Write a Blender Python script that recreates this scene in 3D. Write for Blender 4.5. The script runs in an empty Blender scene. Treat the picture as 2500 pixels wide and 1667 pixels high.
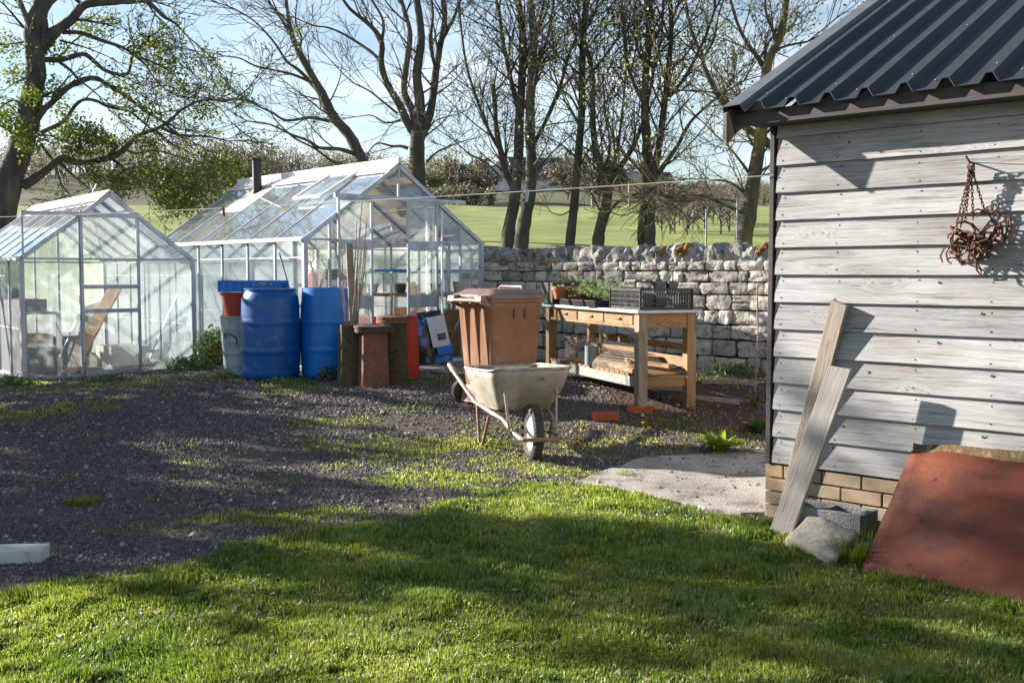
import bpy, bmesh, math, random
import numpy as np
from mathutils import Vector, Matrix, Euler, noise as mnoise
random.seed(7); rng = np.random.default_rng(7)
S = bpy.context.scene
COL = S.collection
PI = math.pi
# ---------------------------------------------------------------- camera
FPX = 2600.0; HOR = 669.0; EYE = 1.35
PITCH = math.atan((833.5 - HOR) / FPX)
cam = bpy.data.cameras.new('camera'); cam.sensor_fit = 'HORIZONTAL'; cam.sensor_width = 36.0
cam.lens = 36.0 * FPX / 2500.0; cam.clip_start = 0.05; cam.clip_end = 2000
co = bpy.data.objects.new('camera', cam); COL.objects.link(co)
co.location = (0, 0, EYE); co.rotation_euler = (PI / 2 - PITCH, 0, 0)
S.camera = co
# ---------------------------------------------------------------- light
SUN_EL = 20.0
SUN_TO = Vector((-0.915, 0.403, 0)).normalized()          # horizontal direction towards the sun
SUN_TO = Vector((SUN_TO.x * math.cos(math.radians(SUN_EL)), SUN_TO.y * math.cos(math.radians(SUN_EL)), math.sin(math.radians(SUN_EL))))
sl = bpy.data.lights.new('sun', 'SUN'); sl.energy = 5.0; sl.angle = math.radians(0.55); sl.color = (1.0, 0.925, 0.82)
so = bpy.data.objects.new('sun', sl); COL.objects.link(so)
so.rotation_euler = SUN_TO.to_track_quat('Z', 'Y').to_euler(); so.location = (-20, 10, 15)
W = bpy.data.worlds.new('World'); S.world = W; W.use_nodes = True
nt = W.node_tree; nt.nodes.clear()
N = nt.nodes.new
sky = N('ShaderNodeTexSky'); sky.sky_type = 'NISHITA'; sky.sun_disc = False
sky.sun_elevation = math.radians(SUN_EL); sky.sun_rotation = math.atan2(SUN_TO.x, SUN_TO.y)
sky.air_density = 1.2; sky.dust_density = 0.3; sky.ozone_density = 3.0
tc = N('ShaderNodeTexCoord'); mp = N('ShaderNodeMapping'); mp.inputs['Scale'].default_value = (1.2, 1.2, 4.5)
nz = N('ShaderNodeTexNoise'); nz.inputs['Scale'].default_value = 2.1; nz.inputs['Detail'].default_value = 7; nz.inputs['Roughness'].default_value = 0.62
rp = N('ShaderNodeValToRGB'); rp.color_ramp.elements[0].position = 0.36; rp.color_ramp.elements[1].position = 0.66
sx = N('ShaderNodeSeparateXYZ'); mr = N('ShaderNodeMapRange'); mr.inputs[1].default_value = 0.02; mr.inputs[2].default_value = 0.34; mr.inputs[3].default_value = 1.0; mr.inputs[4].default_value = 0.18
mm = N('ShaderNodeMath'); mm.operation = 'MULTIPLY'
mx = N('ShaderNodeMix'); mx.data_type = 'RGBA'; mx.inputs[7].default_value = (8.4, 8.8, 9.2, 1)
bg = N('ShaderNodeBackground'); bg.inputs[1].default_value = 0.05; wo = N('ShaderNodeOutputWorld')
L = nt.links.new
L(tc.outputs['Generated'], mp.inputs[0]); L(mp.outputs[0], nz.inputs['Vector']); L(nz.outputs[0], rp.inputs[0])
L(tc.outputs['Generated'], sx.inputs[0]); L(sx.outputs[2], mr.inputs[0]); L(rp.outputs[0], mm.inputs[0]); L(mr.outputs[0], mm.inputs[1])
L(mm.outputs[0], mx.inputs[0]); L(sky.outputs[0], mx.inputs[6]); L(mx.outputs[2], bg.inputs[0]); L(bg.outputs[0], wo.inputs[0])
S.view_settings.view_transform = 'Standard'; S.view_settings.look = 'None'; S.view_settings.gamma = 1.0
S.view_settings.exposure = 1.7
S.cycles.max_bounces = 8; S.cycles.transparent_max_bounces = 24; S.cycles.sample_clamp_indirect = 6.0
# ---------------------------------------------------------------- placing things: a photo pixel (2500 px wide) gives a point in the yard
def ray(px, py):
    a = (px - 1250) / FPX; b = (833.5 - py) / FPX
    return Vector((a, math.cos(PITCH) + b * math.sin(PITCH), -math.sin(PITCH) + b * math.cos(PITCH)))
CAMP = Vector((0, 0, EYE))
def at_depth(px, py, Y):
    d = ray(px, py); return CAMP + d * (Y / d.y)
def at_plane(px, py, p, n):
    d = ray(px, py); n = Vector(n); return CAMP + d * ((Vector(p) - CAMP).dot(n) / d.dot(n))
def at_z(px, py, z):
    d = ray(px, py); return CAMP + d * ((z - EYE) / d.z)
def sstep(t):
    t = np.clip(t, 0, 1); return t * t * (3 - 2 * t)
def yard_h(x, y):
    return (0.27 - 0.09 * sstep((-x - 3.2) / 2)) * sstep((y - 7.3) / 3.2)
def ground_pt(px, py):
    z = 0.0
    for i in range(50):
        q = at_z(px, py, z); z = 0.5 * z + 0.5 * float(yard_h(q.x, q.y))
    return q
def gz(x, y): return float(yard_h(x, y))
# value noise, vectorised
_T = rng.random((256, 256))
def vnoise(x, y):
    xi = np.floor(x).astype(int); yi = np.floor(y).astype(int); fx = x - xi; fy = y - yi
    fx = fx * fx * (3 - 2 * fx); fy = fy * fy * (3 - 2 * fy)
    a = _T[xi & 255, yi & 255]; b = _T[(xi + 1) & 255, yi & 255]; c = _T[xi & 255, (yi + 1) & 255]; d = _T[(xi + 1) & 255, (yi + 1) & 255]
    return (a * (1 - fx) + b * fx) * (1 - fy) + (c * (1 - fx) + d * fx) * fy
def fbm(x, y, s=1.0, o=4):
    v = 0; a = 0.5; t = 0
    for i in range(o):
        v = v + a * vnoise(x * s + 17.3 * i, y * s + 5.1 * i); t += a; a *= 0.5; s *= 2.03
    return v / t
# ---------------------------------------------------------------- materials
def newmat(name):
    m = bpy.data.materials.new(name); m.use_nodes = True; t = m.node_tree; t.nodes.clear()
    o = t.nodes.new('ShaderNodeOutputMaterial'); b = t.nodes.new('ShaderNodeBsdfPrincipled'); t.links.new(b.outputs[0], o.inputs[0])
    return m, t, b, o
def rgba(c): return (c[0], c[1], c[2], 1)
def nmat(name, c1, c2=None, scale=6.0, rough=0.7, bump=0.0, metal=0.0, stretch=(1, 1, 1), c3=None, s3=20.0, lo=0.35, hi=0.65, lo3=0.55, hi3=0.62, tone=0.0, bscale=None, spec=0.5, detail=6, rough2=None):
    m, t, b, o = newmat(name); n = t.nodes.new; l = t.links.new
    b.inputs['Roughness'].default_value = rough; b.inputs['Metallic'].default_value = metal; b.inputs['Specular IOR Level'].default_value = spec
    tc = n('ShaderNodeTexCoord'); mp = n('ShaderNodeMapping'); mp.inputs['Scale'].default_value = stretch; l(tc.outputs['Object'], mp.inputs[0])
    vec = mp.outputs[0]
    if tone:
        at = n('ShaderNodeAttribute'); at.attribute_name = 'tone'
        ad = n('ShaderNodeVectorMath'); ad.operation = 'MULTIPLY_ADD'; ad.inputs[1].default_value = (37, 23, 11); l(at.outputs['Vector'], ad.inputs[0]); l(mp.outputs[0], ad.inputs[2]); vec = ad.outputs[0]
    nz = n('ShaderNodeTexNoise'); nz.inputs['Scale'].default_value = scale; nz.inputs['Detail'].default_value = detail; nz.inputs['Roughness'].default_value = 0.6; l(vec, nz.inputs['Vector'])
    c2 = c2 or tuple(x * 0.8 for x in c1)
    mr = n('ShaderNodeMapRange'); mr.inputs[1].default_value = lo; mr.inputs[2].default_value = hi; l(nz.outputs[0], mr.inputs[0])
    mx = n('ShaderNodeMix'); mx.data_type = 'RGBA'; mx.inputs[6].default_value = rgba(c1); mx.inputs[7].default_value = rgba(c2); l(mr.outputs[0], mx.inputs[0])
    out = mx.outputs[2]
    if rough2 is not None:
        r2 = n('ShaderNodeMapRange'); r2.inputs[1].default_value = lo; r2.inputs[2].default_value = hi; r2.inputs[3].default_value = rough; r2.inputs[4].default_value = rough2; l(nz.outputs[0], r2.inputs[0]); l(r2.outputs[0], b.inputs['Roughness'])
    if c3:
        n3 = n('ShaderNodeTexNoise'); n3.inputs['Scale'].default_value = s3; n3.inputs['Detail'].default_value = 5; l(vec, n3.inputs['Vector'])
        m3 = n('ShaderNodeMapRange'); m3.inputs[1].default_value = lo3; m3.inputs[2].default_value = hi3; l(n3.outputs[0], m3.inputs[0])
        x3 = n('ShaderNodeMix'); x3.data_type = 'RGBA'; x3.inputs[7].default_value = rgba(c3); l(m3.outputs[0], x3.inputs[0]); l(out, x3.inputs[6]); out = x3.outputs[2]
    if tone:
        hs = n('ShaderNodeHueSaturation'); m4 = n('ShaderNodeMapRange'); m4.inputs[3].default_value = 1 - tone; m4.inputs[4].default_value = 1 + tone
        l(at.outputs['Fac'], m4.inputs[0]); l(m4.outputs[0], hs.inputs['Value']); l(out, hs.inputs['Color']); out = hs.outputs[0]
    l(out, b.inputs['Base Color'])
    if bump:
        bp = n('ShaderNodeBump'); bp.inputs['Strength'].default_value = bump; bp.inputs['Distance'].default_value = 0.01
        nb = n('ShaderNodeTexNoise'); nb.inputs['Scale'].default_value = bscale or scale * 4; nb.inputs['Detail'].default_value = 8; l(vec, nb.inputs['Vector'])
        l(nb.outputs[0], bp.inputs['Height']); l(bp.outputs[0], b.inputs['Normal'])
    return m
def woodmat(name, c1, c2, c3, axis=0, knots=True, stain=0.8, tone=0.15, rough=0.75, bump=0.5, warm=None):
    """long grain along AXIS of the object's own frame, rings round knots"""
    m, t, b, o = newmat(name); n = t.nodes.new; l = t.links.new
    b.inputs['Roughness'].default_value = rough; b.inputs['Specular IOR Level'].default_value = 0.3
    tc = n('ShaderNodeTexCoord'); at = n('ShaderNodeAttribute'); at.attribute_name = 'tone'
    ad = n('ShaderNodeVectorMath'); ad.operation = 'MULTIPLY_ADD'; ad.inputs[1].default_value = (5.3, 3.1, 7.7); l(at.outputs['Vector'], ad.inputs[0]); l(tc.outputs['Object'], ad.inputs[2])
    st = [34.0, 34.0, 34.0]; st[axis] = 0.8
    wn = n('ShaderNodeTexNoise'); wn.inputs['Scale'].default_value = 3.0; wn.inputs['Detail'].default_value = 2
    mpw = n('ShaderNodeMapping'); ws = [2.0, 2.0, 2.0]; ws[axis] = 0.7; mpw.inputs['Scale'].default_value = ws; l(ad.outputs[0], mpw.inputs[0]); l(mpw.outputs[0], wn.inputs['Vector'])
    wv = n('ShaderNodeVectorMath'); wv.operation = 'MULTIPLY_ADD'; wv.inputs[1].default_value = (0.045, 0.045, 0.045); l(wn.outputs['Color'], wv.inputs[0]); l(ad.outputs[0], wv.inputs[2])
    # knots
    vo = n('ShaderNodeTexVoronoi'); vo.inputs['Scale'].default_value = 1.0
    mv = n('ShaderNodeMapping'); vs = [4.6, 4.6, 4.6]; vs[axis] = 1.7; mv.inputs['Scale'].default_value = vs; l(ad.outputs[0], mv.inputs[0]); l(mv.outputs[0], vo.inputs['Vector'])
    kr = n('ShaderNodeMapRange'); kr.inputs[1].default_value = 0.0; kr.inputs[2].default_value = 0.28; kr.inputs[3].default_value = 1.0; kr.inputs[4].default_value = 0.0; kr.interpolation_type = 'SMOOTHSTEP'; l(vo.outputs['Distance'], kr.inputs[0])
    mg = n('ShaderNodeMapping'); mg.inputs['Scale'].default_value = st; l(wv.outputs[0], mg.inputs[0])
    kv = n('ShaderNodeVectorMath'); kv.operation = 'SCALE'; kv.inputs['Scale'].default_value = 2.2 if knots else 0.0; kc = n('ShaderNodeCombineXYZ'); l(kr.outputs[0], kc.inputs[0]); l(kr.outputs[0], kc.inputs[1]); l(kr.outputs[0], kc.inputs[2]); l(kc.outputs[0], kv.inputs[0])
    av = n('ShaderNodeVectorMath'); av.operation = 'ADD'; l(mg.outputs[0], av.inputs[0]); l(kv.outputs[0], av.inputs[1])
    g = n('ShaderNodeTexNoise'); g.inputs['Scale'].default_value = 2.6; g.inputs['Detail'].default_value = 7; g.inputs['Roughness'].default_value = 0.68; l(av.outputs[0], g.inputs['Vector'])
    g2 = n('ShaderNodeTexNoise'); g2.inputs['Scale'].default_value = 9.0; g2.inputs['Detail'].default_value = 4; l(av.outputs[0], g2.inputs['Vector'])
    cr = n('ShaderNodeValToRGB'); e = cr.color_ramp.elements; e[0].position = 0.33; e[0].color = rgba(c3); e[1].position = 0.58; e[1].color = rgba(c1); k = e.new(0.43); k.color = rgba(c2); l(g.outputs[0], cr.inputs[0])
    m2 = n('ShaderNodeMix'); m2.data_type = 'RGBA'; m2.blend_type = 'MULTIPLY'; m2.inputs[0].default_value = 0.5; l(cr.outputs[0], m2.inputs[6]); l(g2.outputs['Fac'], m2.inputs[7])
    sc = n('ShaderNodeMix'); sc.data_type = 'RGBA'; sc.blend_type = 'MULTIPLY'; sc.inputs[0].default_value = 1.0; sc.inputs[7].default_value = (1.28, 1.28, 1.28, 1); l(m2.outputs[2], sc.inputs[6])
    out = sc.outputs[2]
    sn = n('ShaderNodeTexNoise'); sn.inputs['Scale'].default_value = 2.3; sn.inputs['Detail'].default_value = 5; sm = n('ShaderNodeMapping'); ss = [2.0, 2.0, 2.0]; ss[axis] = 0.9; sm.inputs['Scale'].default_value = ss; l(ad.outputs[0], sm.inputs[0]); l(sm.outputs[0], sn.inputs['Vector'])
    sr = n('ShaderNodeMapRange'); sr.inputs[1].default_value = .45; sr.inputs[2].default_value = .72; sr.inputs[4].default_value = stain; l(sn.outputs[0], sr.inputs[0]); sx_ = n('ShaderNodeMix'); sx_.data_type = 'RGBA'; sx_.blend_type = 'MULTIPLY'; sx_.inputs[7].default_value = (0.62, 0.60, 0.58, 1); l(sr.outputs[0], sx_.inputs[0]); l(out, sx_.inputs[6]); out = sx_.outputs[2]
    if knots:
        kd = n('ShaderNodeMapRange'); kd.inputs[1].default_value = 0.035; kd.inputs[2].default_value = 0.06; kd.inputs[3].default_value = 0.75; kd.inputs[4].default_value = 0.0; l(vo.outputs['Distance'], kd.inputs[0])
        km = n('ShaderNodeMix'); km.data_type = 'RGBA'; km.inputs[7].default_value = rgba(warm or (0.16, 0.09, 0.05)); l(kd.outputs[0], km.inputs[0]); l(out, km.inputs[6]); out = km.outputs[2]
    hs = n('ShaderNodeHueSaturation'); m4 = n('ShaderNodeMapRange'); m4.inputs[3].default_value = 1 - tone; m4.inputs[4].default_value = 1 + tone
    l(at.outputs['Fac'], m4.inputs[0]); l(m4.outputs[0], hs.inputs['Value']); l(out, hs.inputs['Color']); l(hs.outputs[0], b.inputs['Base Color'])
    bp = n('ShaderNodeBump'); bp.inputs['Strength'].default_value = bump; bp.inputs['Distance'].default_value = 0.004; l(g.outputs[0], bp.inputs['Height']); l(bp.outputs[0], b.inputs['Normal'])
    return m
def leafmat(name, c1, c2, trans=0.45):
    m, t, b, o = newmat(name); n = t.nodes.new; l = t.links.new
    t.nodes.remove(b)
    at = n('ShaderNodeAttribute'); at.attribute_name = 'tone'
    mx = n('ShaderNodeMix'); mx.data_type = 'RGBA'; mx.inputs[6].default_value = rgba(c1); mx.inputs[7].default_value = rgba(c2); l(at.outputs['Fac'], mx.inputs[0])
    d = n('ShaderNodeBsdfDiffuse'); tr = n('ShaderNodeBsdfTranslucent'); gl = n('ShaderNodeBsdfGlossy'); gl.inputs['Roughness'].default_value = 0.45
    l(mx.outputs[2], d.inputs[0])
    hs = n('ShaderNodeHueSaturation'); hs.inputs['Value'].default_value = 1.5; hs.inputs['Saturation'].default_value = 1.1; hs.inputs['Hue'].default_value = 0.485; l(mx.outputs[2], hs.inputs['Color']); l(hs.outputs[0], tr.inputs[0])
    s1 = n('ShaderNodeMixShader'); s1.inputs[0].default_value = trans; l(d.outputs[0], s1.inputs[1]); l(tr.outputs[0], s1.inputs[2])
    s2 = n('ShaderNodeMixShader'); s2.inputs[0].default_value = 0.05; l(s1.outputs[0], s2.inputs[1]); l(gl.outputs[0], s2.inputs[2]); l(s2.outputs[0], o.inputs[0])
    return m
def glassmat(name, dirt=0.25, streak=0.15, tint=(0.93, 0.97, 0.95), white=(0.75, 0.78, 0.74)):
    m, t, b, o = newmat(name); n = t.nodes.new; l = t.links.new; t.nodes.remove(b)
    tr = n('ShaderNodeBsdfTransparent'); tr.inputs[0].default_value = rgba(tint)
    gl = n('ShaderNodeBsdfGlossy'); gl.inputs['Roughness'].default_value = 0.04; gl.inputs[0].default_value = (0.9, 0.95, 1, 1)
    d = n('ShaderNodeBsdfDiffuse'); d.inputs[0].default_value = rgba(white); tl = n('ShaderNodeBsdfTranslucent'); tl.inputs[0].default_value = rgba(white)
    fr = n('ShaderNodeFresnel'); fr.inputs[0].default_value = 1.5
    tc = n('ShaderNodeTexCoord'); mp = n('ShaderNodeMapping'); mp.inputs['Scale'].default_value = (9, 9, 2.0); l(tc.outputs['Object'], mp.inputs[0])
    nz = n('ShaderNodeTexNoise'); nz.inputs['Scale'].default_value = 1.4; nz.inputs['Detail'].default_value = 9; nz.inputs['Roughness'].default_value = 0.7; l(mp.outputs[0], nz.inputs['Vector'])
    n2 = n('ShaderNodeTexNoise'); n2.inputs['Scale'].default_value = 1.7; n2.inputs['Detail'].default_value = 4; l(tc.outputs['Object'], n2.inputs['Vector'])
    ml = n('ShaderNodeMath'); ml.operation = 'MULTIPLY'; l(nz.outputs[0], ml.inputs[0]); l(n2.outputs[0], ml.inputs[1])
    mr = n('ShaderNodeMapRange'); mr.inputs[1].default_value = 0.12; mr.inputs[2].default_value = 0.40; mr.inputs[3].default_value = dirt - streak; mr.inputs[4].default_value = dirt + streak; l(ml.outputs[0], mr.inputs[0])
    sd = n('ShaderNodeMixShader'); sd.inputs[0].default_value = 0.6; l(d.outputs[0], sd.inputs[1]); l(tl.outputs[0], sd.inputs[2])
    s1 = n('ShaderNodeMixShader'); l(fr.outputs[0], s1.inputs[0]); l(tr.outputs[0], s1.inputs[1]); l(gl.outputs[0], s1.inputs[2])
    s2 = n('ShaderNodeMixShader'); l(mr.outputs[0], s2.inputs[0]); l(s1.outputs[0], s2.inputs[1]); l(sd.outputs[0], s2.inputs[2]); l(s2.outputs[0], o.inputs[0])
    return m
def rustmat():
    m, t, b, o = newmat('rusty_sheet'); n = t.nodes.new; l = t.links.new; b.inputs['Specular IOR Level'].default_value = 0.3
    tc = n('ShaderNodeTexCoord')
    def nz(sc, d=8, r=.65, st=(1, 1, 1)):
        mp = n('ShaderNodeMapping'); mp.inputs['Scale'].default_value = st; l(tc.outputs['Object'], mp.inputs[0]); z = n('ShaderNodeTexNoise'); z.inputs['Scale'].default_value = sc; z.inputs['Detail'].default_value = d; z.inputs['Roughness'].default_value = r; l(mp.outputs[0], z.inputs['Vector']); return z.outputs[0]
    def mix(f, a, c, lo, hi, mode='MIX'):
        r = n('ShaderNodeMapRange'); r.inputs[1].default_value = lo; r.inputs[2].default_value = hi; l(f, r.inputs[0]); x = n('ShaderNodeMix'); x.data_type = 'RGBA'; x.blend_type = mode; l(r.outputs[0], x.inputs[0]); l(a, x.inputs[6]); x.inputs[7].default_value = rgba(c); return x.outputs[2]
    c0 = n('ShaderNodeRGB'); c0.outputs[0].default_value = (0.17, 0.042, 0.022, 1)
    c = mix(nz(2.1, 6), c0.outputs[0], (0.27, 0.080, 0.030), .46, .72); c = mix(nz(2.9, 9), c, (0.065, 0.028, 0.030), .48, .74); c = mix(nz(150, 3), c, (0.30, 0.12, 0.06), .50, 1.0); c = mix(nz(110, 4), c, (0.07, 0.03, 0.025), .48, .95)
    c = mix(nz(7, 6, .7, (3, 3, .5)), c, (0.13, 0.05, 0.035), .52, .75); c = mix(nz(1.3, 9, .75), c, (0.30, 0.20, 0.17), .60, .95)
    l(c, b.inputs['Base Color']); rr = n('ShaderNodeMapRange'); rr.inputs[3].default_value = .45; rr.inputs[4].default_value = .85; l(nz(6), rr.inputs[0]); l(rr.outputs[0], b.inputs['Roughness'])
    bp = n('ShaderNodeBump'); bp.inputs['Strength'].default_value = .5; bp.inputs['Distance'].default_value = .003; l(nz(90, 6), bp.inputs['Height']); l(bp.outputs[0], b.inputs['Normal']); return m
# ---------------------------------------------------------------- mesh builder
class MB:
    def __init__(s): s.v = []; s.f = []; s.t = []; s.m = []; s.cur = 0; s.tone = 0.5
    def add(s, vs, fs):
        k = len(s.v); s.v += [tuple(v) for v in vs]; s.t += [s.tone] * len(vs)
        s.f += [tuple(i + k for i in f) for f in fs]; s.m += [s.cur] * len(fs); return s
    def box(s, c, d, M=None):
        x, y, z = d[0] / 2, d[1] / 2, d[2] / 2; c = Vector(c)
        vs = [Vector(p) for p in ((-x, -y, -z), (x, -y, -z), (x, y, -z), (-x, y, -z), (-x, -y, z), (x, -y, z), (x, y, z), (-x, y, z))]
        if M is not None: vs = [M @ v for v in vs]
        return s.add([c + v for v in vs], [(0, 3, 2, 1), (4, 5, 6, 7), (0, 1, 5, 4), (1, 2, 6, 5), (2, 3, 7, 6), (3, 0, 4, 7)])
    def bar(s, p, q, w, h, up=(0, 0, 1)):
        p = Vector(p); q = Vector(q); d = q - p; L_ = d.length; d.normalize(); u = Vector(up)
        if abs(d.dot(u)) > 0.98: u = Vector((0, 1, 0))
        a = d.cross(u).normalized(); b = a.cross(d)
        M = Matrix((a, d, b)).transposed()
        return s.box((p + q) / 2, (w, L_, h), M)
    def hexa(s, pts): return s.add(pts, [(0, 3, 2, 1), (4, 5, 6, 7), (0, 1, 5, 4), (1, 2, 6, 5), (2, 3, 7, 6), (3, 0, 4, 7)])
    def tube(s, pts, r, n=8, cap=True):
        P = [Vector(p) for p in pts]; k = len(P); R = r if isinstance(r, (list, tuple)) else [r] * k
        t0 = (P[1] - P[0]).normalized(); a = t0.orthogonal().normalized(); vs = []
        for i in range(k):
            t = ((P[min(i + 1, k - 1)] - P[max(i - 1, 0)])).normalized()
            a = (a - t * a.dot(t)); a = a.normalized() if a.length > 1e-6 else t.orthogonal().normalized(); b = t.cross(a)
            for j in range(n):
                w = 2 * PI * j / n; vs.append(P[i] + (a * math.cos(w) + b * math.sin(w)) * R[i])
        fs = [(i * n + j, i * n + (j + 1) % n, (i + 1) * n + (j + 1) % n, (i + 1) * n + j) for i in range(k - 1) for j in range(n)]
        if cap: fs += [tuple(range(n))[::-1], tuple((k - 1) * n + j for j in range(n))]
        return s.add(vs, fs)
    def lathe(s, prof, n=32, c=(0, 0, 0), M=None, cap=False):
        c = Vector(c); vs = []
        for r, z in prof:
            for j in range(n):
                w = 2 * PI * j / n; v = Vector((r * math.cos(w), r * math.sin(w), z)); vs.append(c + (M @ v if M is not None else v))
        k = len(prof)
        fs = [(i * n + j, i * n + (j + 1) % n, (i + 1) * n + (j + 1) % n, (i + 1) * n + j) for i in range(k - 1) for j in range(n)]
        if cap: fs += [tuple(range(n))[::-1], tuple((k - 1) * n + j for j in range(n))]
        return s.add(vs, fs)
    def loft(s, loops, cap0=True, cap1=True):
        n = len(loops[0]); k = len(loops); vs = [p for lp in loops for p in lp]
        fs = [(i * n + j, i * n + (j + 1) % n, (i + 1) * n + (j + 1) % n, (i + 1) * n + j) for i in range(k - 1) for j in range(n)]
        if cap0: fs.append(tuple(range(n))[::-1])
        if cap1: fs.append(tuple((k - 1) * n + j for j in range(n)))
        return s.add(vs, fs)
    def build(s, name, mats, parent=None, smooth=False, bevel=0, loc=None, rot=None, solid=0, sub=0, fixn=True):
        me = bpy.data.meshes.new(name); me.from_pydata(s.v, [], s.f)
        for m in (mats if isinstance(mats, (list, tuple)) else [mats]): me.materials.append(m)
        me.polygons.foreach_set('material_index', s.m)
        at = me.attributes.new('tone', 'FLOAT', 'POINT'); at.data.foreach_set('value', s.t)
        if smooth: me.polygons.foreach_set('use_smooth', [True] * len(s.f))
        me.update()
        if fixn:
            bm = bmesh.new(); bm.from_mesh(me); bmesh.ops.recalc_face_normals(bm, faces=bm.faces); bm.to_mesh(me); bm.free()
        o = bpy.data.objects.new(name, me); COL.objects.link(o)
        if parent is not None: o.parent = parent
        if loc is not None: o.location = loc
        if rot is not None: o.rotation_euler = rot
        if solid: md = o.modifiers.new('solid', 'SOLIDIFY'); md.thickness = solid; md.offset = 0
        if sub: md = o.modifiers.new('sub', 'SUBSURF'); md.levels = sub; md.render_levels = sub
        if bevel: md = o.modifiers.new('bevel', 'BEVEL'); md.width = bevel; md.segments = 2; md.limit_method = 'ANGLE'; md.angle_limit = math.radians(40)
        if smooth and not sub:
            try: me.set_sharp_from_angle(angle=math.radians(45))
            except Exception: pass
        return o
def npmesh(name, V, F4=None, F3=None, mats=None, tone=None, smooth=False, parent=None):
    """big mesh from numpy arrays"""
    me = bpy.data.meshes.new(name); me.vertices.add(len(V)); me.vertices.foreach_set('co', np.ascontiguousarray(V, np.float32).ravel())
    n4 = 0 if F4 is None else len(F4); n3 = 0 if F3 is None else len(F3)
    idx = []; st = []
    if n4: idx.append(np.asarray(F4).ravel()); st.append(np.arange(n4) * 4)
    if n3: idx.append(np.asarray(F3).ravel()); st.append(n4 * 4 + np.arange(n3) * 3)
    idx = np.concatenate(idx).astype(np.int32); st = np.concatenate(st).astype(np.int32)
    me.loops.add(len(idx)); me.loops.foreach_set('vertex_index', idx); me.polygons.add(n4 + n3); me.polygons.foreach_set('loop_start', st)
    if tone is not None:
        a = me.attributes.new('tone', 'FLOAT', 'POINT'); a.data.foreach_set('value', np.ascontiguousarray(tone, np.float32))
    for m in (mats if isinstance(mats, (list, tuple)) else [mats]): me.materials.append(m)
    if smooth: me.polygons.foreach_set('use_smooth', np.ones(n4 + n3, bool))
    me.update(calc_edges=True); me.validate()
    o = bpy.data.objects.new(name, me); COL.objects.link(o)
    if parent is not None: o.parent = parent
    return o
def tag(o, label=None, cat=None, group=None, kind=None):
    if label: o['label'] = label
    if cat: o['category'] = cat
    if group: o['group'] = group
    if kind: o['kind'] = kind
    return o
def thing(name, label, cat, loc=(0, 0, 0), rz=0.0, group=None):
    o = bpy.data.objects.new(name, None); COL.objects.link(o); o.location = loc; o.rotation_euler = (0, 0, rz); o.empty_display_size = 0.2
    return tag(o, label, cat, group)
def rrect(cx, cy, w, d, r, z, k=4, M=None):
    """rounded rectangle loop"""
    out = []
    for (sx, sy, a0) in ((1, 1, 0), (-1, 1, 90), (-1, -1, 180), (1, -1, 270)):
        for i in range(k):
            a = math.radians(a0 + 90 * i / (k - 1)); out.append((cx + sx * (w / 2 - r) + r * math.cos(a), cy + sy * (d / 2 - r) + r * math.sin(a), z))
    return out
# ---------------------------------------------------------------- palette
M = {}
M['alu'] = nmat('aluminium', (0.44, 0.47, 0.52), (0.28, 0.30, 0.34), 9, 0.42, 0.15, 0.6, stretch=(1, 1, 0.3))
M['alu_white'] = nmat('white_capping', (0.80, 0.78, 0.74), (0.62, 0.60, 0.56), 4, 0.45, 0.1)
M['glass'] = glassmat('dusty_glass', 0.19, 0.12)
M['glass_roof'] = glassmat('roof_glass', 0.34, 0.16, white=(0.72, 0.78, 0.80))
M['glass_milky'] = glassmat('milky_glass', 0.36, 0.22, white=(0.54, 0.60, 0.65))
M['blue'] = nmat('blue_plastic', (0.004, 0.092, 0.34), (0.003, 0.070, 0.26), 5, 0.36, 0.04, c3=(0.03, 0.16, 0.38), s3=9, lo3=0.55, hi3=0.75, spec=0.4)
M['blue2'] = nmat('bright_blue_plastic', (0.006, 0.19, 0.60), (0.005, 0.13, 0.45), 5, 0.36, 0.04, spec=0.4)
M['bin'] = nmat('brown_plastic', (0.28, 0.135, 0.072), (0.22, 0.105, 0.055), 7, 0.50, 0.12, bscale=300, c3=(0.34, 0.22, 0.15), s3=9, lo3=0.58, hi3=0.78)
M['bin_lid'] = nmat('lid_plastic', (0.24, 0.15, 0.125), (0.17, 0.10, 0.085), 7, 0.42, 0.1, bscale=300)
M['rubber'] = nmat('rubber', (0.035, 0.034, 0.036), (0.06, 0.055, 0.05), 14, 0.85, 0.2)
M['black'] = nmat('black_plastic', (0.012, 0.012, 0.014), (0.02, 0.02, 0.022), 10, 0.5)
M['barrow'] = nmat('barrow_tray', (0.36, 0.34, 0.285), (0.26, 0.235, 0.185), 5, 0.55, 0.25, 0.1, c3=(0.17, 0.12, 0.08), s3=13, lo3=0.57, hi3=0.70)
M['barrow_tube'] = nmat('barrow_tube', (0.42, 0.42, 0.40), (0.20, 0.12, 0.08), 11, 0.5, 0.2, 0.35)
M['rusttube'] = nmat('rusty_tube', (0.20, 0.11, 0.08), (0.28, 0.19, 0.15), 14, 0.7, 0.3, 0.2)
M['galv'] = nmat('galvanised_steel', (0.34, 0.41, 0.45), (0.22, 0.28, 0.31), 7, 0.45, 0.12, 0.45, stretch=(1, 1, 0.4))
M['redtub'] = nmat('red_plastic', (0.42, 0.045, 0.022), (0.34, 0.035, 0.02), 6, 0.5, 0.06)
M['redclay'] = nmat('red_clay', (0.55, 0.045, 0.012), (0.42, 0.035, 0.012), 6, 0.7, 0.2)
M['clay'] = nmat('weathered_clay', (0.25, 0.075, 0.045), (0.11, 0.075, 0.05), 6, 0.9, 0.7, c3=(0.17, 0.16, 0.12), s3=42, lo3=0.56, hi3=0.66)
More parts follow.
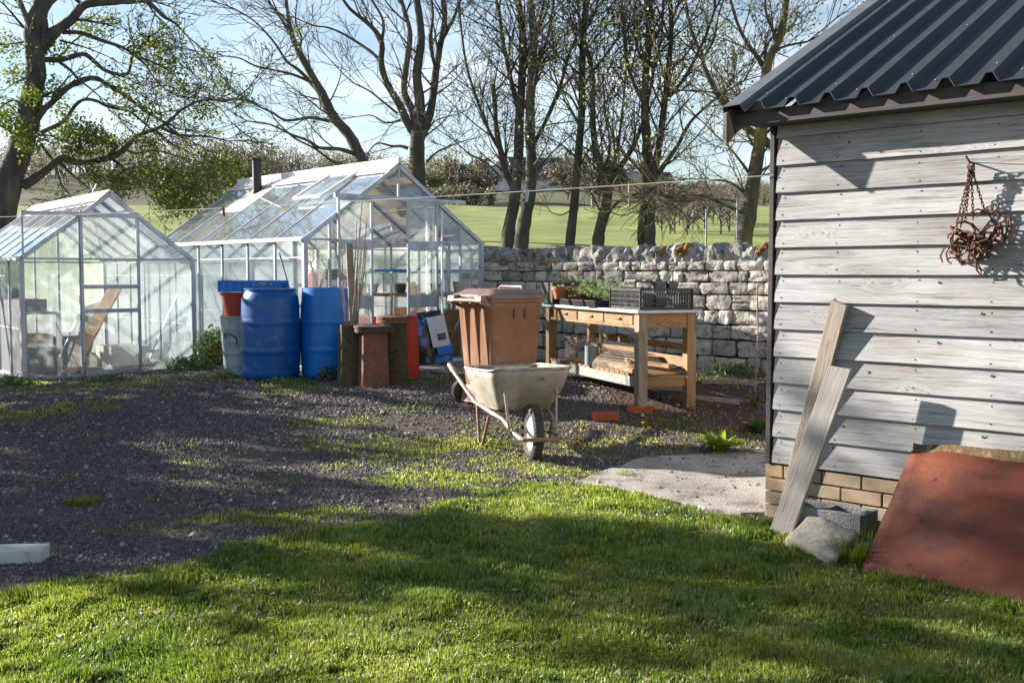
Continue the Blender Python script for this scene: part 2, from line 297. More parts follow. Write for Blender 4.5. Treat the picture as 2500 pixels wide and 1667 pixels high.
M['clay2'] = nmat('mossy_clay', (0.12, 0.075, 0.045), (0.075, 0.065, 0.03), 7, 0.95, 0.7, c3=(0.045, 0.05, 0.028), s3=26, lo3=0.5, hi3=0.62)
M['claydark'] = nmat('dark_clay', (0.085, 0.055, 0.05), (0.05, 0.04, 0.038), 12, 0.9, 0.6, c3=(0.13, 0.12, 0.10), s3=50, lo3=0.58, hi3=0.7)
M['stone'] = nmat('field_stone', (0.50, 0.455, 0.39), (0.33, 0.31, 0.285), 4.5, 0.95, 1.0, c3=(0.12, 0.115, 0.10), s3=15, lo3=0.52, hi3=0.72, tone=0.32, bscale=28)
M['coping'] = nmat('coping_stone', (0.36, 0.335, 0.30), (0.23, 0.22, 0.21), 5, 0.95, 1.0, c3=(0.085, 0.09, 0.09), s3=12, lo3=0.5, hi3=0.68, tone=0.25, bscale=30)
M['moss'] = nmat('orange_moss', (0.30, 0.14, 0.03), (0.16, 0.11, 0.025), 18, 1.0, 1.0, bscale=90)
M['mortar'] = nmat('wall_core', (0.06, 0.05, 0.042), (0.035, 0.03, 0.025), 9, 1.0, 0.5)
M['brick'] = nmat('buff_brick', (0.36, 0.29, 0.21), (0.42, 0.22, 0.10), 3.0, 0.9, 0.4, tone=0.16, lo=0.45, hi=0.75, c3=(0.24, 0.2, 0.16), s3=30, lo3=0.6, hi3=0.75)
M['brickjoint'] = nmat('brick_joint', (0.16, 0.12, 0.09), (0.11, 0.085, 0.065), 12, 0.95, 0.3)
M['redbrick'] = nmat('red_brick', (0.42, 0.085, 0.04), (0.33, 0.065, 0.035), 9, 0.9, 0.5)
M['concrete'] = nmat('concrete', (0.34, 0.31, 0.285), (0.22, 0.20, 0.18), 2.2, 0.92, 0.6, c3=(0.12, 0.10, 0.08), s3=4.5, lo3=0.50, hi3=0.70, bscale=60)
M['block'] = nmat('concrete_block', (0.22, 0.22, 0.22), (0.15, 0.15, 0.15), 8, 0.95, 0.9, bscale=90)
M['boulder'] = nmat('pale_boulder', (0.33, 0.30, 0.24), (0.25, 0.23, 0.19), 3, 0.95, 0.9, c3=(0.17, 0.16, 0.13), s3=9, lo3=0.55, hi3=0.75, bscale=30)
M['shedwood'] = woodmat('weathered_cladding', (0.42, 0.41, 0.415), (0.325, 0.32, 0.325), (0.15, 0.14, 0.14), 0, tone=0.20, warm=(0.20, 0.12, 0.08))
M['plank'] = woodmat('grey_plank', (0.36, 0.31, 0.26), (0.27, 0.22, 0.18), (0.14, 0.11, 0.09), 2, tone=0.12)
M['plank2'] = woodmat('bleached_plank', (0.40, 0.37, 0.34), (0.32, 0.29, 0.265), (0.20, 0.17, 0.15), 2, tone=0.1)
M['benchwood'] = woodmat('bench_timber', (0.36, 0.22, 0.11), (0.25, 0.145, 0.07), (0.12, 0.075, 0.045), 2, tone=0.15, bump=0.4)
M['benchwood_x'] = woodmat('bench_rail_timber', (0.34, 0.19, 0.085), (0.24, 0.13, 0.06), (0.12, 0.07, 0.04), 0, tone=0.15, bump=0.4)
M['benchwood_y'] = woodmat('bench_apron_timber', (0.34, 0.21, 0.11), (0.25, 0.15, 0.08), (0.13, 0.08, 0.05), 1, tone=0.15, bump=0.4)
M['benchgrey'] = woodmat('greyed_timber', (0.34, 0.33, 0.31), (0.25, 0.24, 0.22), (0.14, 0.12, 0.10), 1, tone=0.12)
M['benchshade_z'] = woodmat('shaded_leg_timber', (0.27, 0.225, 0.17), (0.20, 0.16, 0.12), (0.11, 0.085, 0.06), 2, tone=0.12)  # greyer copy of the leg timber, carries the shade on the near leg
M['greytop'] = nmat('bench_top', (0.48, 0.49, 0.50), (0.36, 0.36, 0.37), 5, 0.5, 0.2, 0.1)
M['roof'] = nmat('blue_black_roof', (0.024, 0.029, 0.033), (0.033, 0.039, 0.043), 9, 0.5, 0.05, 0.0, spec=0.3)
M['roofedge'] = nmat('verge_flashing', (0.11, 0.12, 0.125), (0.085, 0.09, 0.10), 7, 0.5, 0.1, 0.2)
M['fascia'] = nmat('fascia_board', (0.075, 0.06, 0.058), (0.05, 0.04, 0.04), 6, 0.8, 0.3, stretch=(0.3, 1, 6))  # dark base colour also carries the shade under the roof sheet overhang
M['screw'] = nmat('screw_head', (0.25, 0.25, 0.25), (0.2, 0.2, 0.2), 20, 0.6, 0, 0.0)
M['nail'] = nmat('nail', (0.06, 0.045, 0.04), (0.03, 0.025, 0.02), 20, 0.7)
M['rust'] = rustmat()
M['rust2'] = nmat('mossy_rust', (0.16, 0.09, 0.045), (0.10, 0.075, 0.03), 9, 0.95, 0.8, c3=(0.24, 0.17, 0.10), s3=22)
M['ironrust'] = nmat('rusty_iron', (0.15, 0.062, 0.038), (0.075, 0.035, 0.025), 22, 0.8, 0.6, 0.2, c3=(0.24, 0.11, 0.06), s3=40)
M['bark'] = nmat('bark', (0.095, 0.085, 0.075), (0.048, 0.045, 0.042), 7, 0.95, 1.0, stretch=(1, 1, 0.35), c3=(0.13, 0.12, 0.07), s3=5, lo3=0.5, hi3=0.7, bscale=30)
M['bark_moss'] = nmat('mossy_bark', (0.11, 0.085, 0.06), (0.06, 0.05, 0.04), 7, 0.95, 1.0, stretch=(1, 1, 0.35), c3=(0.21, 0.15, 0.04), s3=3, lo3=0.47, hi3=0.62, bscale=30)
M['leaf'] = leafmat('young_leaf', (0.075, 0.125, 0.018), (0.16, 0.20, 0.04), 0.45)
M['leaf_d'] = leafmat('dark_leaf', (0.035, 0.075, 0.015), (0.07, 0.12, 0.022), 0.4)
M['twig'] = nmat('far_twig', (0.13, 0.105, 0.10), (0.09, 0.075, 0.07), 3, 1.0)
M['cane'] = nmat('bamboo', (0.34, 0.24, 0.14), (0.22, 0.15, 0.10), 12, 0.7)
M['white'] = nmat('white_board', (0.55, 0.54, 0.50), (0.42, 0.40, 0.36), 6, 0.75, 0.3, c3=(0.26, 0.22, 0.17), s3=14, lo3=0.56, hi3=0.68)
M['rope'] = nmat('rope', (0.62, 0.58, 0.48), (0.5, 0.46, 0.38), 20, 0.8)
M['soil'] = nmat('potting_soil', (0.03, 0.02, 0.015), (0.05, 0.035, 0.025), 30, 1.0, 0.8)
M['terra'] = nmat('terracotta', (0.42, 0.13, 0.05), (0.36, 0.11, 0.045), 9, 0.8, 0.2)
M['greypot'] = nmat('grey_pot', (0.10, 0.10, 0.11), (0.07, 0.07, 0.075), 9, 0.6)
M['cardwhite'] = nmat('white_card', (0.72, 0.70, 0.67), (0.62, 0.60, 0.57), 9, 0.8)
M['red'] = nmat('red_paint', (0.55, 0.02, 0.015), (0.45, 0.015, 0.012), 9, 0.5)
M['ply'] = woodmat('inside_board', (0.50, 0.28, 0.14), (0.40, 0.21, 0.10), (0.28, 0.13, 0.06), 2, tone=0.1)
M['wire'] = nmat('wire_mesh', (0.36, 0.30, 0.25), (0.26, 0.2, 0.16), 12, 0.5, 0, 0.5)
M['yellow'] = nmat('yellow_petal', (0.75, 0.5, 0.02), (0.7, 0.42, 0.01), 12, 0.7)
M['steel_wire'] = nmat('steel', (0.6, 0.62, 0.64), (0.5, 0.52, 0.54), 12, 0.4, 0, 0.7)
# ================================================================ GROUND
def gcurve(pts):
    w = [ground_pt(*p) for p in pts]; w.sort(key=lambda q: q.x)
    return np.array([q.x for q in w]), np.array([q.y for q in w])
LBX, LBY = gcurve([(-900, 1470), (-300, 1460), (0, 1450), (106, 1440), (223, 1404), (372, 1386), (505, 1357), (690, 1300), (983, 1262), (1250, 1190), (1400, 1178), (1622, 1222), (1835, 1275)])
LBX = np.append(LBX, [1.5, 6]); LBY = np.append(LBY, [5.9, 5.9])
def ell(px, py, rx, ry, dens):
    a = ground_pt(px, py); b = ground_pt(px + rx, py); c = ground_pt(px, py - ry); d = ground_pt(px, py + ry)
    return (a.x, (c.y + d.y) / 2, b.x - a.x, (c.y - d.y) / 2, dens)
PATCH = [ell(*p) for p in [(1065, 1172, 175, 20, .95), (690, 1262, 190, 22, .95), (1095, 1086, 130, 20, .95), (800, 1032, 125, 13, .7), (100, 1010, 150, 20, .9), (200, 1225, 36, 9, 1.0),
    (20, 940, 90, 18, .9), (300, 938, 210, 14, .75), (700, 947, 170, 10, .9), (560, 925, 60, 10, .8), (1190, 1130, 120, 20, .7), (1370, 1150, 120, 18, .9), (1420, 1085, 130, 20, .55), (1330, 1110, 60, 14, .6),
    (1560, 1075, 150, 14, .5), (1660, 1112, 60, 10, .7), (1640, 1030, 120, 12, .5), (1750, 1060, 100, 24, .6), (1100, 925, 120, 14, .6), (410, 965, 26, 5, .9), (590, 1240, 40, 8, .5), (400, 1290, 160, 12, .35), (880, 1090, 160, 22, .55), (960, 1130, 200, 24, .45), (1230, 1190, 170, 22, .8), (1000, 990, 110, 10, .3),
    (640, 1180, 100, 12, .3), (1740, 925, 150, 12, .7), (1600, 1005, 60, 8, .5), (1540, 1130, 90, 10, .7)]]
def wall_gate(x, y):
    return 0
def gmask(x, y):
    x = np.asarray(x, float); y = np.asarray(y, float)
    yb = np.interp(x, LBX, LBY) + 0.75 * (fbm(x, y, 1.6) - 0.5) + 0.55 * (fbm(x, y, 7) - 0.5)
    g = sstep((yb - y) / 0.42 + 0.62)
    for (cx, cy, rx, ry, dn) in PATCH:
        d = ((x - cx) / rx) ** 2 + ((y - cy) / ry) ** 2 + 1.6 * (fbm(x, y, 4.0) - 0.5) * 2
        g = np.maximum(g, dn * sstep((1.25 - d) / 0.7))
    sp = sstep((fbm(x + 9, y + 3, 2.3, 5) - 0.57) / 0.06) * 0.32 * sstep((x + 1.6) / 1.2) * sstep((y - 6.6) / .4) * sstep((9.6 - y) / .8)
    g = np.maximum(g, sp)
    sp2 = sstep((fbm(x + 31, y + 3, 1.9, 5) - 0.60) / 0.05) * 0.14
    return np.maximum(g, sp2 * (y < 11.5))
# drystone wall runs along this line (seen face); field lies behind it
WL = [Vector((6.2, 9.1)), Vector((2.81, 11.60)), Vector((-0.30, 13.93)), Vector((-3.2, 17.55)), Vector((-6.4, 21.2))]
def wall_y(x):
    xs = [p.x for p in WL][::-1]; ys = [p.y for p in WL][::-1]
    return np.interp(x, [-30] + xs, [40] + ys)
def hfield(x, y):
    base = yard_h(x, y)
    d = np.maximum(0, y - wall_y(x) - 0.2)
    r = np.interp(y, [13, 24, 38, 60, 85, 118, 150, 230, 500], [0.28, 2.05, 3.3, 5.15, 7.4, 11.2, 12.5, 9.0, 0.0])
    h = base + (r - 0.27) * sstep(d / 2.0) * (y > 11) 
    h = h + 2.2 * np.exp(-(((x + 36) / 15) ** 2 + ((y - 112) / 22) ** 2))
    h = h + 0.10 * (fbm(x, y, 0.25, 3) - 0.5) * sstep((y - 20) / 20) * 6
    return h
def build_ground():
    xs = np.concatenate([-np.geomspace(420, 8.2, 46), np.arange(-8, 7.01, 0.05), np.geomspace(7.2, 420, 46)])
    ys = np.concatenate([[-60, -20, -5, 0, 1.5, 2.2, 2.6], np.arange(3.0, 13.01, 0.05), np.arange(13.1, 26, 0.3), np.geomspace(26.5, 700, 70)])
    X, Y = np.meshgrid(xs, ys); nx, ny = len(xs), len(ys)
    Z = hfield(X, Y)
    g = gmask(X, Y) * (Y < 14)
    Z = Z + np.where((Y < 13), 0.012 * (fbm(X, Y, 9, 3) - 0.5) + 0.03 * (fbm(X, Y, 1.5, 2) - 0.5) * (1 - np.exp(-((X - .8) ** 2 + (Y - 7) ** 2))), 0)
    field = sstep((Y - wall_y(X)) / 0.3)
    soil = sstep((X - 0.75 + 0.5 * (fbm(X, Y, 3) - .5)) / 0.3) * sstep((Y - 8.15) / 0.5) * (1 - field)
    soil = np.maximum(soil, sstep((0.8 - ((X + 2.5) / .9) ** 2 - ((Y - 4.72) / .22) ** 2) / .5) * .9)
    V = np.stack([X.ravel(), Y.ravel(), Z.ravel()], 1)
    i = np.arange(nx * ny).reshape(ny, nx); F = np.stack([i[:-1, :-1].ravel(), i[:-1, 1:].ravel(), i[1:, 1:].ravel(), i[1:, :-1].ravel()], 1)
    m, t, b, o = newmat('ground_cover'); n = t.nodes.new; l = t.links.new; b.inputs['Roughness'].default_value = 0.95; b.inputs['Specular IOR Level'].default_value = 0.2
    tc = n('ShaderNodeTexCoord'); at = n('ShaderNodeAttribute'); at.attribute_name = 'mask'; sp = n('ShaderNodeSeparateColor'); l(at.outputs['Color'], sp.inputs[0])
    def noise_mix(sc, c1, c2, lo=.35, hi=.65, det=8, stretch=(1, 1, 1)):
        mp = n('ShaderNodeMapping'); mp.inputs['Scale'].default_value = stretch; l(tc.outputs['Object'], mp.inputs[0])
        z = n('ShaderNodeTexNoise'); z.inputs['Scale'].default_value = sc; z.inputs['Detail'].default_value = det; z.inputs['Roughness'].default_value = .7; l(mp.outputs[0], z.inputs['Vector'])
        r = n('ShaderNodeMapRange'); r.inputs[1].default_value = lo; r.inputs[2].default_value = hi; l(z.outputs[0], r.inputs[0])
        x = n('ShaderNodeMix'); x.data_type = 'RGBA'; x.inputs[6].default_value = rgba(c1); x.inputs[7].default_value = rgba(c2); l(r.outputs[0], x.inputs[0]); return x, z
    def mixin(fac, a, c):
        x = n('ShaderNodeMix'); x.data_type = 'RGBA'; l(fac, x.inputs[0]); l(a, x.inputs[6]); l(c, x.inputs[7]); return x.outputs[2]
    gr, zg = noise_mix(45, (0.080, 0.064, 0.056), (0.17, 0.145, 0.125), .42, .72)
    ea, _ = noise_mix(3, (0.055, 0.060, 0.018), (0.095, 0.085, 0.03))
    so_, _ = noise_mix(14, (0.050, 0.024, 0.018), (0.13, 0.065, 0.045))
    fi, zf = noise_mix(0.35, (0.29, 0.31, 0.11), (0.15, 0.20, 0.06), .36, .66, 10, (0.6, 1.6, 1))
    fa, _ = noise_mix(0.12, (0.13, 0.13, 0.07), (0.09, 0.075, 0.055), .4, .6)
    c = mixin(sp.outputs[2], gr.outputs[2], so_.outputs[2]); c = mixin(sp.outputs[0], c, ea.outputs[2])
    sy = n('ShaderNodeSeparateXYZ'); l(tc.outputs['Object'], sy.inputs[0]); fr = n('ShaderNodeMapRange'); fr.inputs[1].default_value = 60; fr.inputs[2].default_value = 63; l(sy.outputs[1], fr.inputs[0])
    f2 = mixin(fr.outputs[0], fi.outputs[2], fa.outputs[2]); c = mixin(sp.outputs[1], c, f2)
    l(c, b.inputs['Base Color'])
    bp = n('ShaderNodeBump'); bp.inputs['Strength'].default_value = .9; bp.inputs['Distance'].default_value = .015; l(zg.outputs[0], bp.inputs['Height']); l(bp.outputs[0], b.inputs['Normal'])
    ob = npmesh('ground', V, F4=F, mats=m, smooth=True)
    a = ob.data.attributes.new('mask', 'FLOAT_COLOR', 'POINT')
    colr = np.stack([g.ravel(), field.ravel(), soil.ravel(), np.ones(g.size)], 1).astype(np.float32); a.data.foreach_set('color', colr.ravel())
    tag(ob, kind='structure')
    return xs, ys, Z
GXS, GYS, GZ = build_ground()
def gh_arr(x, y):
    """height of the built ground sheet, bilinear"""
    ix = np.clip(np.searchsorted(GXS, x) - 1, 0, len(GXS) - 2); iy = np.clip(np.searchsorted(GYS, y) - 1, 0, len(GYS) - 2)
    fx = (x - GXS[ix]) / (GXS[ix + 1] - GXS[ix]); fy = (y - GYS[iy]) / (GYS[iy + 1] - GYS[iy])
    return (GZ[iy, ix] * (1 - fx) + GZ[iy, ix + 1] * fx) * (1 - fy) + (GZ[iy + 1, ix] * (1 - fx) + GZ[iy + 1, ix + 1] * fx) * fy
def gzf(x, y): return float(gh_arr(np.array([x]), np.array([y]))[0])
SLAB = [(0.42, 6.80), (0.62, 7.15), (0.95, 7.70), (1.5, 7.86), (2.6, 8.05), (3.4, 7.9), (2.7, 7.2), (1.46, 5.90), (1.28, 5.86), (1.02, 6.12), (0.76, 6.45)]
def in_slab(x, y, pad=0.0):
    c = np.array(SLAB); cx, cy = c.mean(0); inside = np.zeros(np.shape(x), bool); j = len(SLAB) - 1
    xx = (x - cx) / (1 + pad) + cx; yy = (y - cy) / (1 + pad) + cy
    for i in range(len(SLAB)):
        xi, yi = SLAB[i]; xj, yj = SLAB[j]
        inside ^= ((yi > yy) != (yj > yy)) & (xx < (xj - xi) * (yy - yi) / (yj - yi + 1e-9) + xi); j = i
    return inside
def build_slab():
    P = []
    for i in range(len(SLAB)):
        a = Vector(SLAB[i]); c = Vector(SLAB[(i + 1) % len(SLAB)]); k = max(2, int((c - a).length / 0.06))
        for j in range(k):
            q = a.lerp(c, j / k); q += Vector((random.uniform(-.012, .012), random.uniform(-.012, .012))); P.append(q)
    mb = MB(); zt = 0.022
    mb.loft([[(p.x, p.y, -0.06) for p in P], [(p.x, p.y, zt - 0.008) for p in P], [(p.x * .995 + .0075, p.y * .995 + .034, zt) for p in P]], cap0=False)
    o = mb.build('concrete_path', M['concrete']); tag(o, kind='structure')
build_slab()
# ---- grass blades
def scatter(D, y0, y1, wf=1.3, x_extra=0.6):
    n = int(D * 0.98 * wf * math.log(y1 / y0) * 1.0)
    y = np.exp(rng.uniform(math.log(y0), math.log(y1), n)); hw = 0.5 * wf * y * 0.9615 + x_extra
    x = rng.uniform(-1, 1, n) * hw
    return x, y
C_SHED = Vector((1.44, 5.85, 0)); U_SHED = Vector((.729, -.684, 0)).normalized(); N_SHED = Vector((-.684, -.729, 0)).normalized()
def keep_out(x, y):
    bad = in_slab(x, y, 0.0)
    du = (x - C_SHED.x) * U_SHED.x + (y - C_SHED.y) * U_SHED.y; dn = (x - C_SHED.x) * N_SHED.x + (y - C_SHED.y) * N_SHED.y
    bad |= (du > -.02) & (dn < 0.01)
    bad |= y > wall_y(x) - 0.05
    return ~bad
def build_grass():
    x, y = scatter(560000, 2.6, 12.5, 1.5, 1.0); g = gmask(x, y)
    k = (rng.random(len(x)) < g * (0.35 + 0.65 * sstep((fbm(x, y, 12, 3) - .3) / .25)) * np.where(y < np.interp(x, LBX, LBY), 1, .6)) & keep_out(x, y); x = x[k]; y = y[k]; g = g[k]
    lawn = (y < np.interp(x, LBX, LBY)); n = len(x)
    clump = fbm(x, y, 5.5, 3); big = fbm(x + 50, y, 1.3, 3)
    h = (0.016 + 0.030 * sstep((clump - .32) / .35) + 0.012 * rng.random(n)) * np.where(lawn, 1.0, 0.62) * (0.62 + .45 * big)
    w = (0.0011 + 0.00034 * y) * rng.uniform(.7, 1.3, n)
    a = rng.uniform(0, 2 * PI, n); lean = rng.uniform(.1, .95, n) ** 1.3; la = rng.uniform(0, 2 * PI, n) * .6 + fbm(x, y, 3, 2) * 9
    z = gh_arr(x, y) - 0.003; P = np.stack([x, y, z], 1)
    side = np.stack([np.cos(a), np.sin(a), np.zeros(n)], 1) * w[:, None]; ld = np.stack([np.cos(la), np.sin(la), np.zeros(n)], 1)
    up = np.array([0, 0, 1.0])
    p1 = P + up * (h * .55)[:, None] + ld * (h * lean * .25)[:, None]; p2 = P + up * (h * (1 - .35 * lean))[:, None] + ld * (h * lean * .85)[:, None]
    V = np.stack([P - side, P + side, p1 + side * .8, p1 - side * .8, p2], 1).reshape(-1, 3)
    b = np.arange(n)[:, None] * 5
    F4 = b + np.array([0, 1, 2, 3]); F3 = b + np.array([3, 2, 4])
    tone = np.clip(0.15 + 0.7 * fbm(x + 20, y, 2.2, 4) + rng.normal(0, .14, n) + np.where(rng.random(n) < .05, .5, 0) + np.where(lawn, 0, .10), 0, 1)
    # dry straw at far end of the tone
    m, t, bb, o = newmat('grass_blade'); nn = t.nodes.new; l = t.links.new; t.nodes.remove(bb)
    at = nn('ShaderNodeAttribute'); at.attribute_name = 'tone'; cr = nn('ShaderNodeValToRGB'); e = cr.color_ramp.elements
    e[0].position = 0.2; e[0].color = (0.062, 0.112, 0.012, 1); e[1].position = 0.97; e[1].color = (0.48, 0.43, 0.18, 1); q = e.new(.5); q.color = (0.150, 0.215, 0.021, 1); q = e.new(.78); q.color = (0.28, 0.315, 0.042, 1)
    l(at.outputs['Fac'], cr.inputs[0]); d = nn('ShaderNodeBsdfDiffuse'); tr = nn('ShaderNodeBsdfTranslucent'); gl = nn('ShaderNodeBsdfGlossy'); gl.inputs['Roughness'].default_value = .4
    l(cr.outputs[0], d.inputs[0]); hs = nn('ShaderNodeHueSaturation'); hs.inputs['Value'].default_value = 1.6; l(cr.outputs[0], hs.inputs['Color']); l(hs.outputs[0], tr.inputs[0])
    s1 = nn('ShaderNodeMixShader'); s1.inputs[0].default_value = .5; l(d.outputs[0], s1.inputs[1]); l(tr.outputs[0], s1.inputs[2]); s2 = nn('ShaderNodeMixShader'); s2.inputs[0].default_value = .06; l(s1.outputs[0], s2.inputs[1]); l(gl.outputs[0], s2.inputs[2]); l(s2.outputs[0], o.inputs[0])
    ob = npmesh('grass', V, F4=F4, F3=F3, mats=m, tone=np.repeat(tone, 5)); ob['kind'] = 'stuff'; ob['label'] = 'short mown green lawn with grass patches creeping over the gravel'; ob['category'] = 'grass'
build_grass()
def build_gravel():
    x, y = scatter(330000, 4.6, 12.3, 1.25); g = gmask(x, y)
    k = (rng.random(len(x)) > g * .93) & (rng.random(len(x)) < (.30 + .9 * sstep((fbm(x + 70, y, 1.7, 5) - .33) / .2)) * (1 - .82 * sstep((x - .75) / .3) * sstep((y - 8.15) / .5))) & (keep_out(x, y) | (in_slab(x, y) & (rng.random(len(x)) < .012))) & (y > np.interp(x, LBX, LBY) - .7); x = x[k]; y = y[k]; n = len(x)
    s = (0.0026 + 0.00068 * y) * np.exp(rng.normal(0, .42, n)); s = np.minimum(s, .024)
    oc = np.array([[1, 0, 0], [0, 1, 0], [-1, 0, 0], [0, -1, 0], [0, 0, .75], [0, 0, -.6]], float)
    V = oc[None] * s[:, None, None] * rng.uniform(.6, 1.35, (n, 6, 1)); a = rng.uniform(0, 2 * PI, n); c, sn = np.cos(a)[:, None], np.sin(a)[:, None]
    V = np.stack([V[..., 0] * c - V[..., 1] * sn, V[..., 0] * sn + V[..., 1] * c, V[..., 2]], 2) + rng.normal(0, .12, (n, 6, 3)) * s[:, None, None]
    V += np.stack([x, y, np.where(in_slab(x, y), .024, gh_arr(x, y)) + s * .05], 1)[:, None, :]
    f = np.array([[0, 1, 4], [1, 2, 4], [2, 3, 4], [3, 0, 4], [1, 0, 5], [2, 1, 5], [3, 2, 5], [0, 3, 5]])
    F = (np.arange(n)[:, None, None] * 6 + f[None]).reshape(-1, 3)
    tone = np.repeat(np.clip(rng.normal(.45, .22, n), 0, 1), 6)
    m, t, bb, o = newmat('gravel_stone'); nn = t.nodes.new; l = t.links.new; bb.inputs['Roughness'].default_value = .9
    at = nn('ShaderNodeAttribute'); at.attribute_name = 'tone'; cr = nn('ShaderNodeValToRGB'); e = cr.color_ramp.elements
    e[0].position = 0.1; e[0].color = (0.055, 0.046, 0.045, 1); e[1].position = 1; e[1].color = (0.50, 0.44, 0.38, 1); q = e.new(.5); q.color = (0.105, 0.092, 0.093, 1); q = e.new(.8); q.color = (0.19, 0.165, 0.155, 1)
    l(at.outputs['Fac'], cr.inputs[0]); l(cr.outputs[0], bb.inputs['Base Color'])
    ob = npmesh('gravel', V.reshape(-1, 3), F3=F, mats=m, tone=tone); ob['kind'] = 'stuff'; ob['label'] = 'dark grey gravel chippings of the yard'; ob['category'] = 'gravel'
build_gravel()
# ================================================================ DRYSTONE WALL
def stone_block(mb, o, ux, uy, uz, lx, ly, lz, rough=.12, k=4, rnd=.5):
    """rounded rough block centred at o with axes ux (along), uy (outward), uz (up)"""
    seed = Vector((random.uniform(0, 100), random.uniform(0, 100), random.uniform(0, 100)))
    mb.tone = random.random(); idx = {}; vs = []; fs = []
    def vert(i, j, h):
        key = (i, j, h)
        if key in idx: return idx[key]
        p = Vector((i / k * 2 - 1, j / k * 2 - 1, h / k * 2 - 1)); q = Vector((abs(p.x) ** 6 + abs(p.y) ** 6 + abs(p.z) ** 6, 0, 0)).x ** (1 / 6)
        r = p / max(q, 1e-6); p = p.lerp(r, rnd) if rnd <= 1 else r
        nn = mnoise.noise_vector(p * 1.3 + seed) * rough + mnoise.noise_vector(p * 3.7 + seed) * rough * .8
        p = p + nn
        w = o + ux * (p.x * lx / 2) + uy * (p.y * ly / 2) + uz * (p.z * lz / 2); idx[key] = len(vs); vs.append(w); return idx[key]
    for a in range(k):
        for c in range(k):
            for s_ in (0, k):
                fs.append([vert(a, c, s_), vert(a + 1, c, s_), vert(a + 1, c + 1, s_), vert(a, c + 1, s_)][:: (1 if s_ else -1)])
                fs.append([vert(a, s_, c), vert(a + 1, s_, c), vert(a + 1, s_, c + 1), vert(a, s_, c + 1)][:: (-1 if s_ else 1)])
                fs.append([vert(s_, a, c), vert(s_, a + 1, c), vert(s_, a + 1, c + 1), vert(s_, a, c + 1)][:: (1 if s_ else -1)])
    mb.add(vs, fs)
def build_wall():
    root = thing('drystone_wall', 'grey drystone wall with slanted coping stones running behind the yard', 'wall', (2.81, 11.6, 0.2))
    inv = Vector((-2.81, -11.6, -0.2))
    st, cp, core, ms = MB(), MB(), MB(), MB(); Z3 = Vector((0, 0, 1))
    for a, b in zip(WL[:-1], WL[1:]):
        d = (b - a); Ls = d.length; ux = Vector((d.x, d.y, 0)).normalized(); uy = Vector((-ux.y, ux.x, 0)) * 1.0
        if uy.y > 0: uy = -uy                      # outward = towards the yard
        A = Vector((a.x, a.y, 0)) + inv
        far = a.x < 0
        mid = A + ux * Ls / 2 - uy * 0.27; mb_z = .25 + .62
        core.box(mid + Vector((0, 0, mb_z)), (Ls + .3, .38, 1.26), Matrix((ux, -uy, Z3)).transposed())
        z = .22
        for hc in (.21, .19, .17, .16, .17, .14, .13, .11):
            s_ = -.1 * random.random()
            while s_ < Ls:
                l_ = random.choice((.13, .17, .21, .26, .31, .38)) * random.uniform(.85, 1.15) * (1.15 if hc > .16 else .95); hh = hc * random.uniform(.92, 1.03)
                split = random.random() < .12 and hc > .13
                for q in ((0, 1) if split else (0,)):
                    h2 = hh / 2 if split else hh
                    stone_block(st, A + ux * (s_ + l_ / 2) - uy * (.13 + random.uniform(-.014, .014)) + Z3 * (z + h2 / 2 + q * h2) , ux, uy, Z3, l_ * .985, .28, h2 * .975, .14, 5 if not far else 3, .5)
                s_ += l_ + .005
            z += hc
        # back face, rougher
        s_ = 0
        while s_ < Ls:
            for zz in (.45, .8, 1.15, 1.35):
                stone_block(st, A + ux * s_ - uy * .46 + Z3 * (zz + .0), ux, uy, Z3, .42, .16, .34, .15, 2, .5)
            s_ += .4
        s_ = 0
        while s_ < Ls:
            wd = random.uniform(.10, .22); hg = random.uniform(.19, .28); tl = random.uniform(.25, .75)
            ax = (ux * math.cos(tl) + Z3 * math.sin(tl) * (1 if False else -1)).normalized(); az = ax.cross(uy).normalized()
            if az.z < 0: az = -az
            c0 = A + ux * (s_ + wd / 2) - uy * random.uniform(.2, .25) + Z3 * (1.505 + hg * .20)
            stone_block(cp, c0, ax, uy, az, wd * 1.0, .40, hg, .20, 5, .65)
            if random.random() < (.30 if not far else .05):
                stone_block(ms, c0 + uy * random.uniform(.02, .12) + az * hg * .36 + ax * random.uniform(-.04, .04), ax, uy, az, wd * .85, .24, hg * .34, .4, 5, .9)
            s_ += wd * .93
        for q in range(int(Ls * 2.0)):
            s2 = random.uniform(0, Ls); stone_block(ms, A + ux * s2 - uy * .07 + Z3 * random.choice((1.46, 1.49, 1.43)), ux, uy, Z3, random.uniform(.06, .14), .16, random.uniform(.03, .07), .35, 3, .9)
    core.build('wall_core', M['mortar'], root); st.build('stone_face', M['stone'], root, smooth=True); cp.build('coping', M['coping'], root, smooth=True)
    ms.build('moss', M['moss'], root, smooth=True)
build_wall()
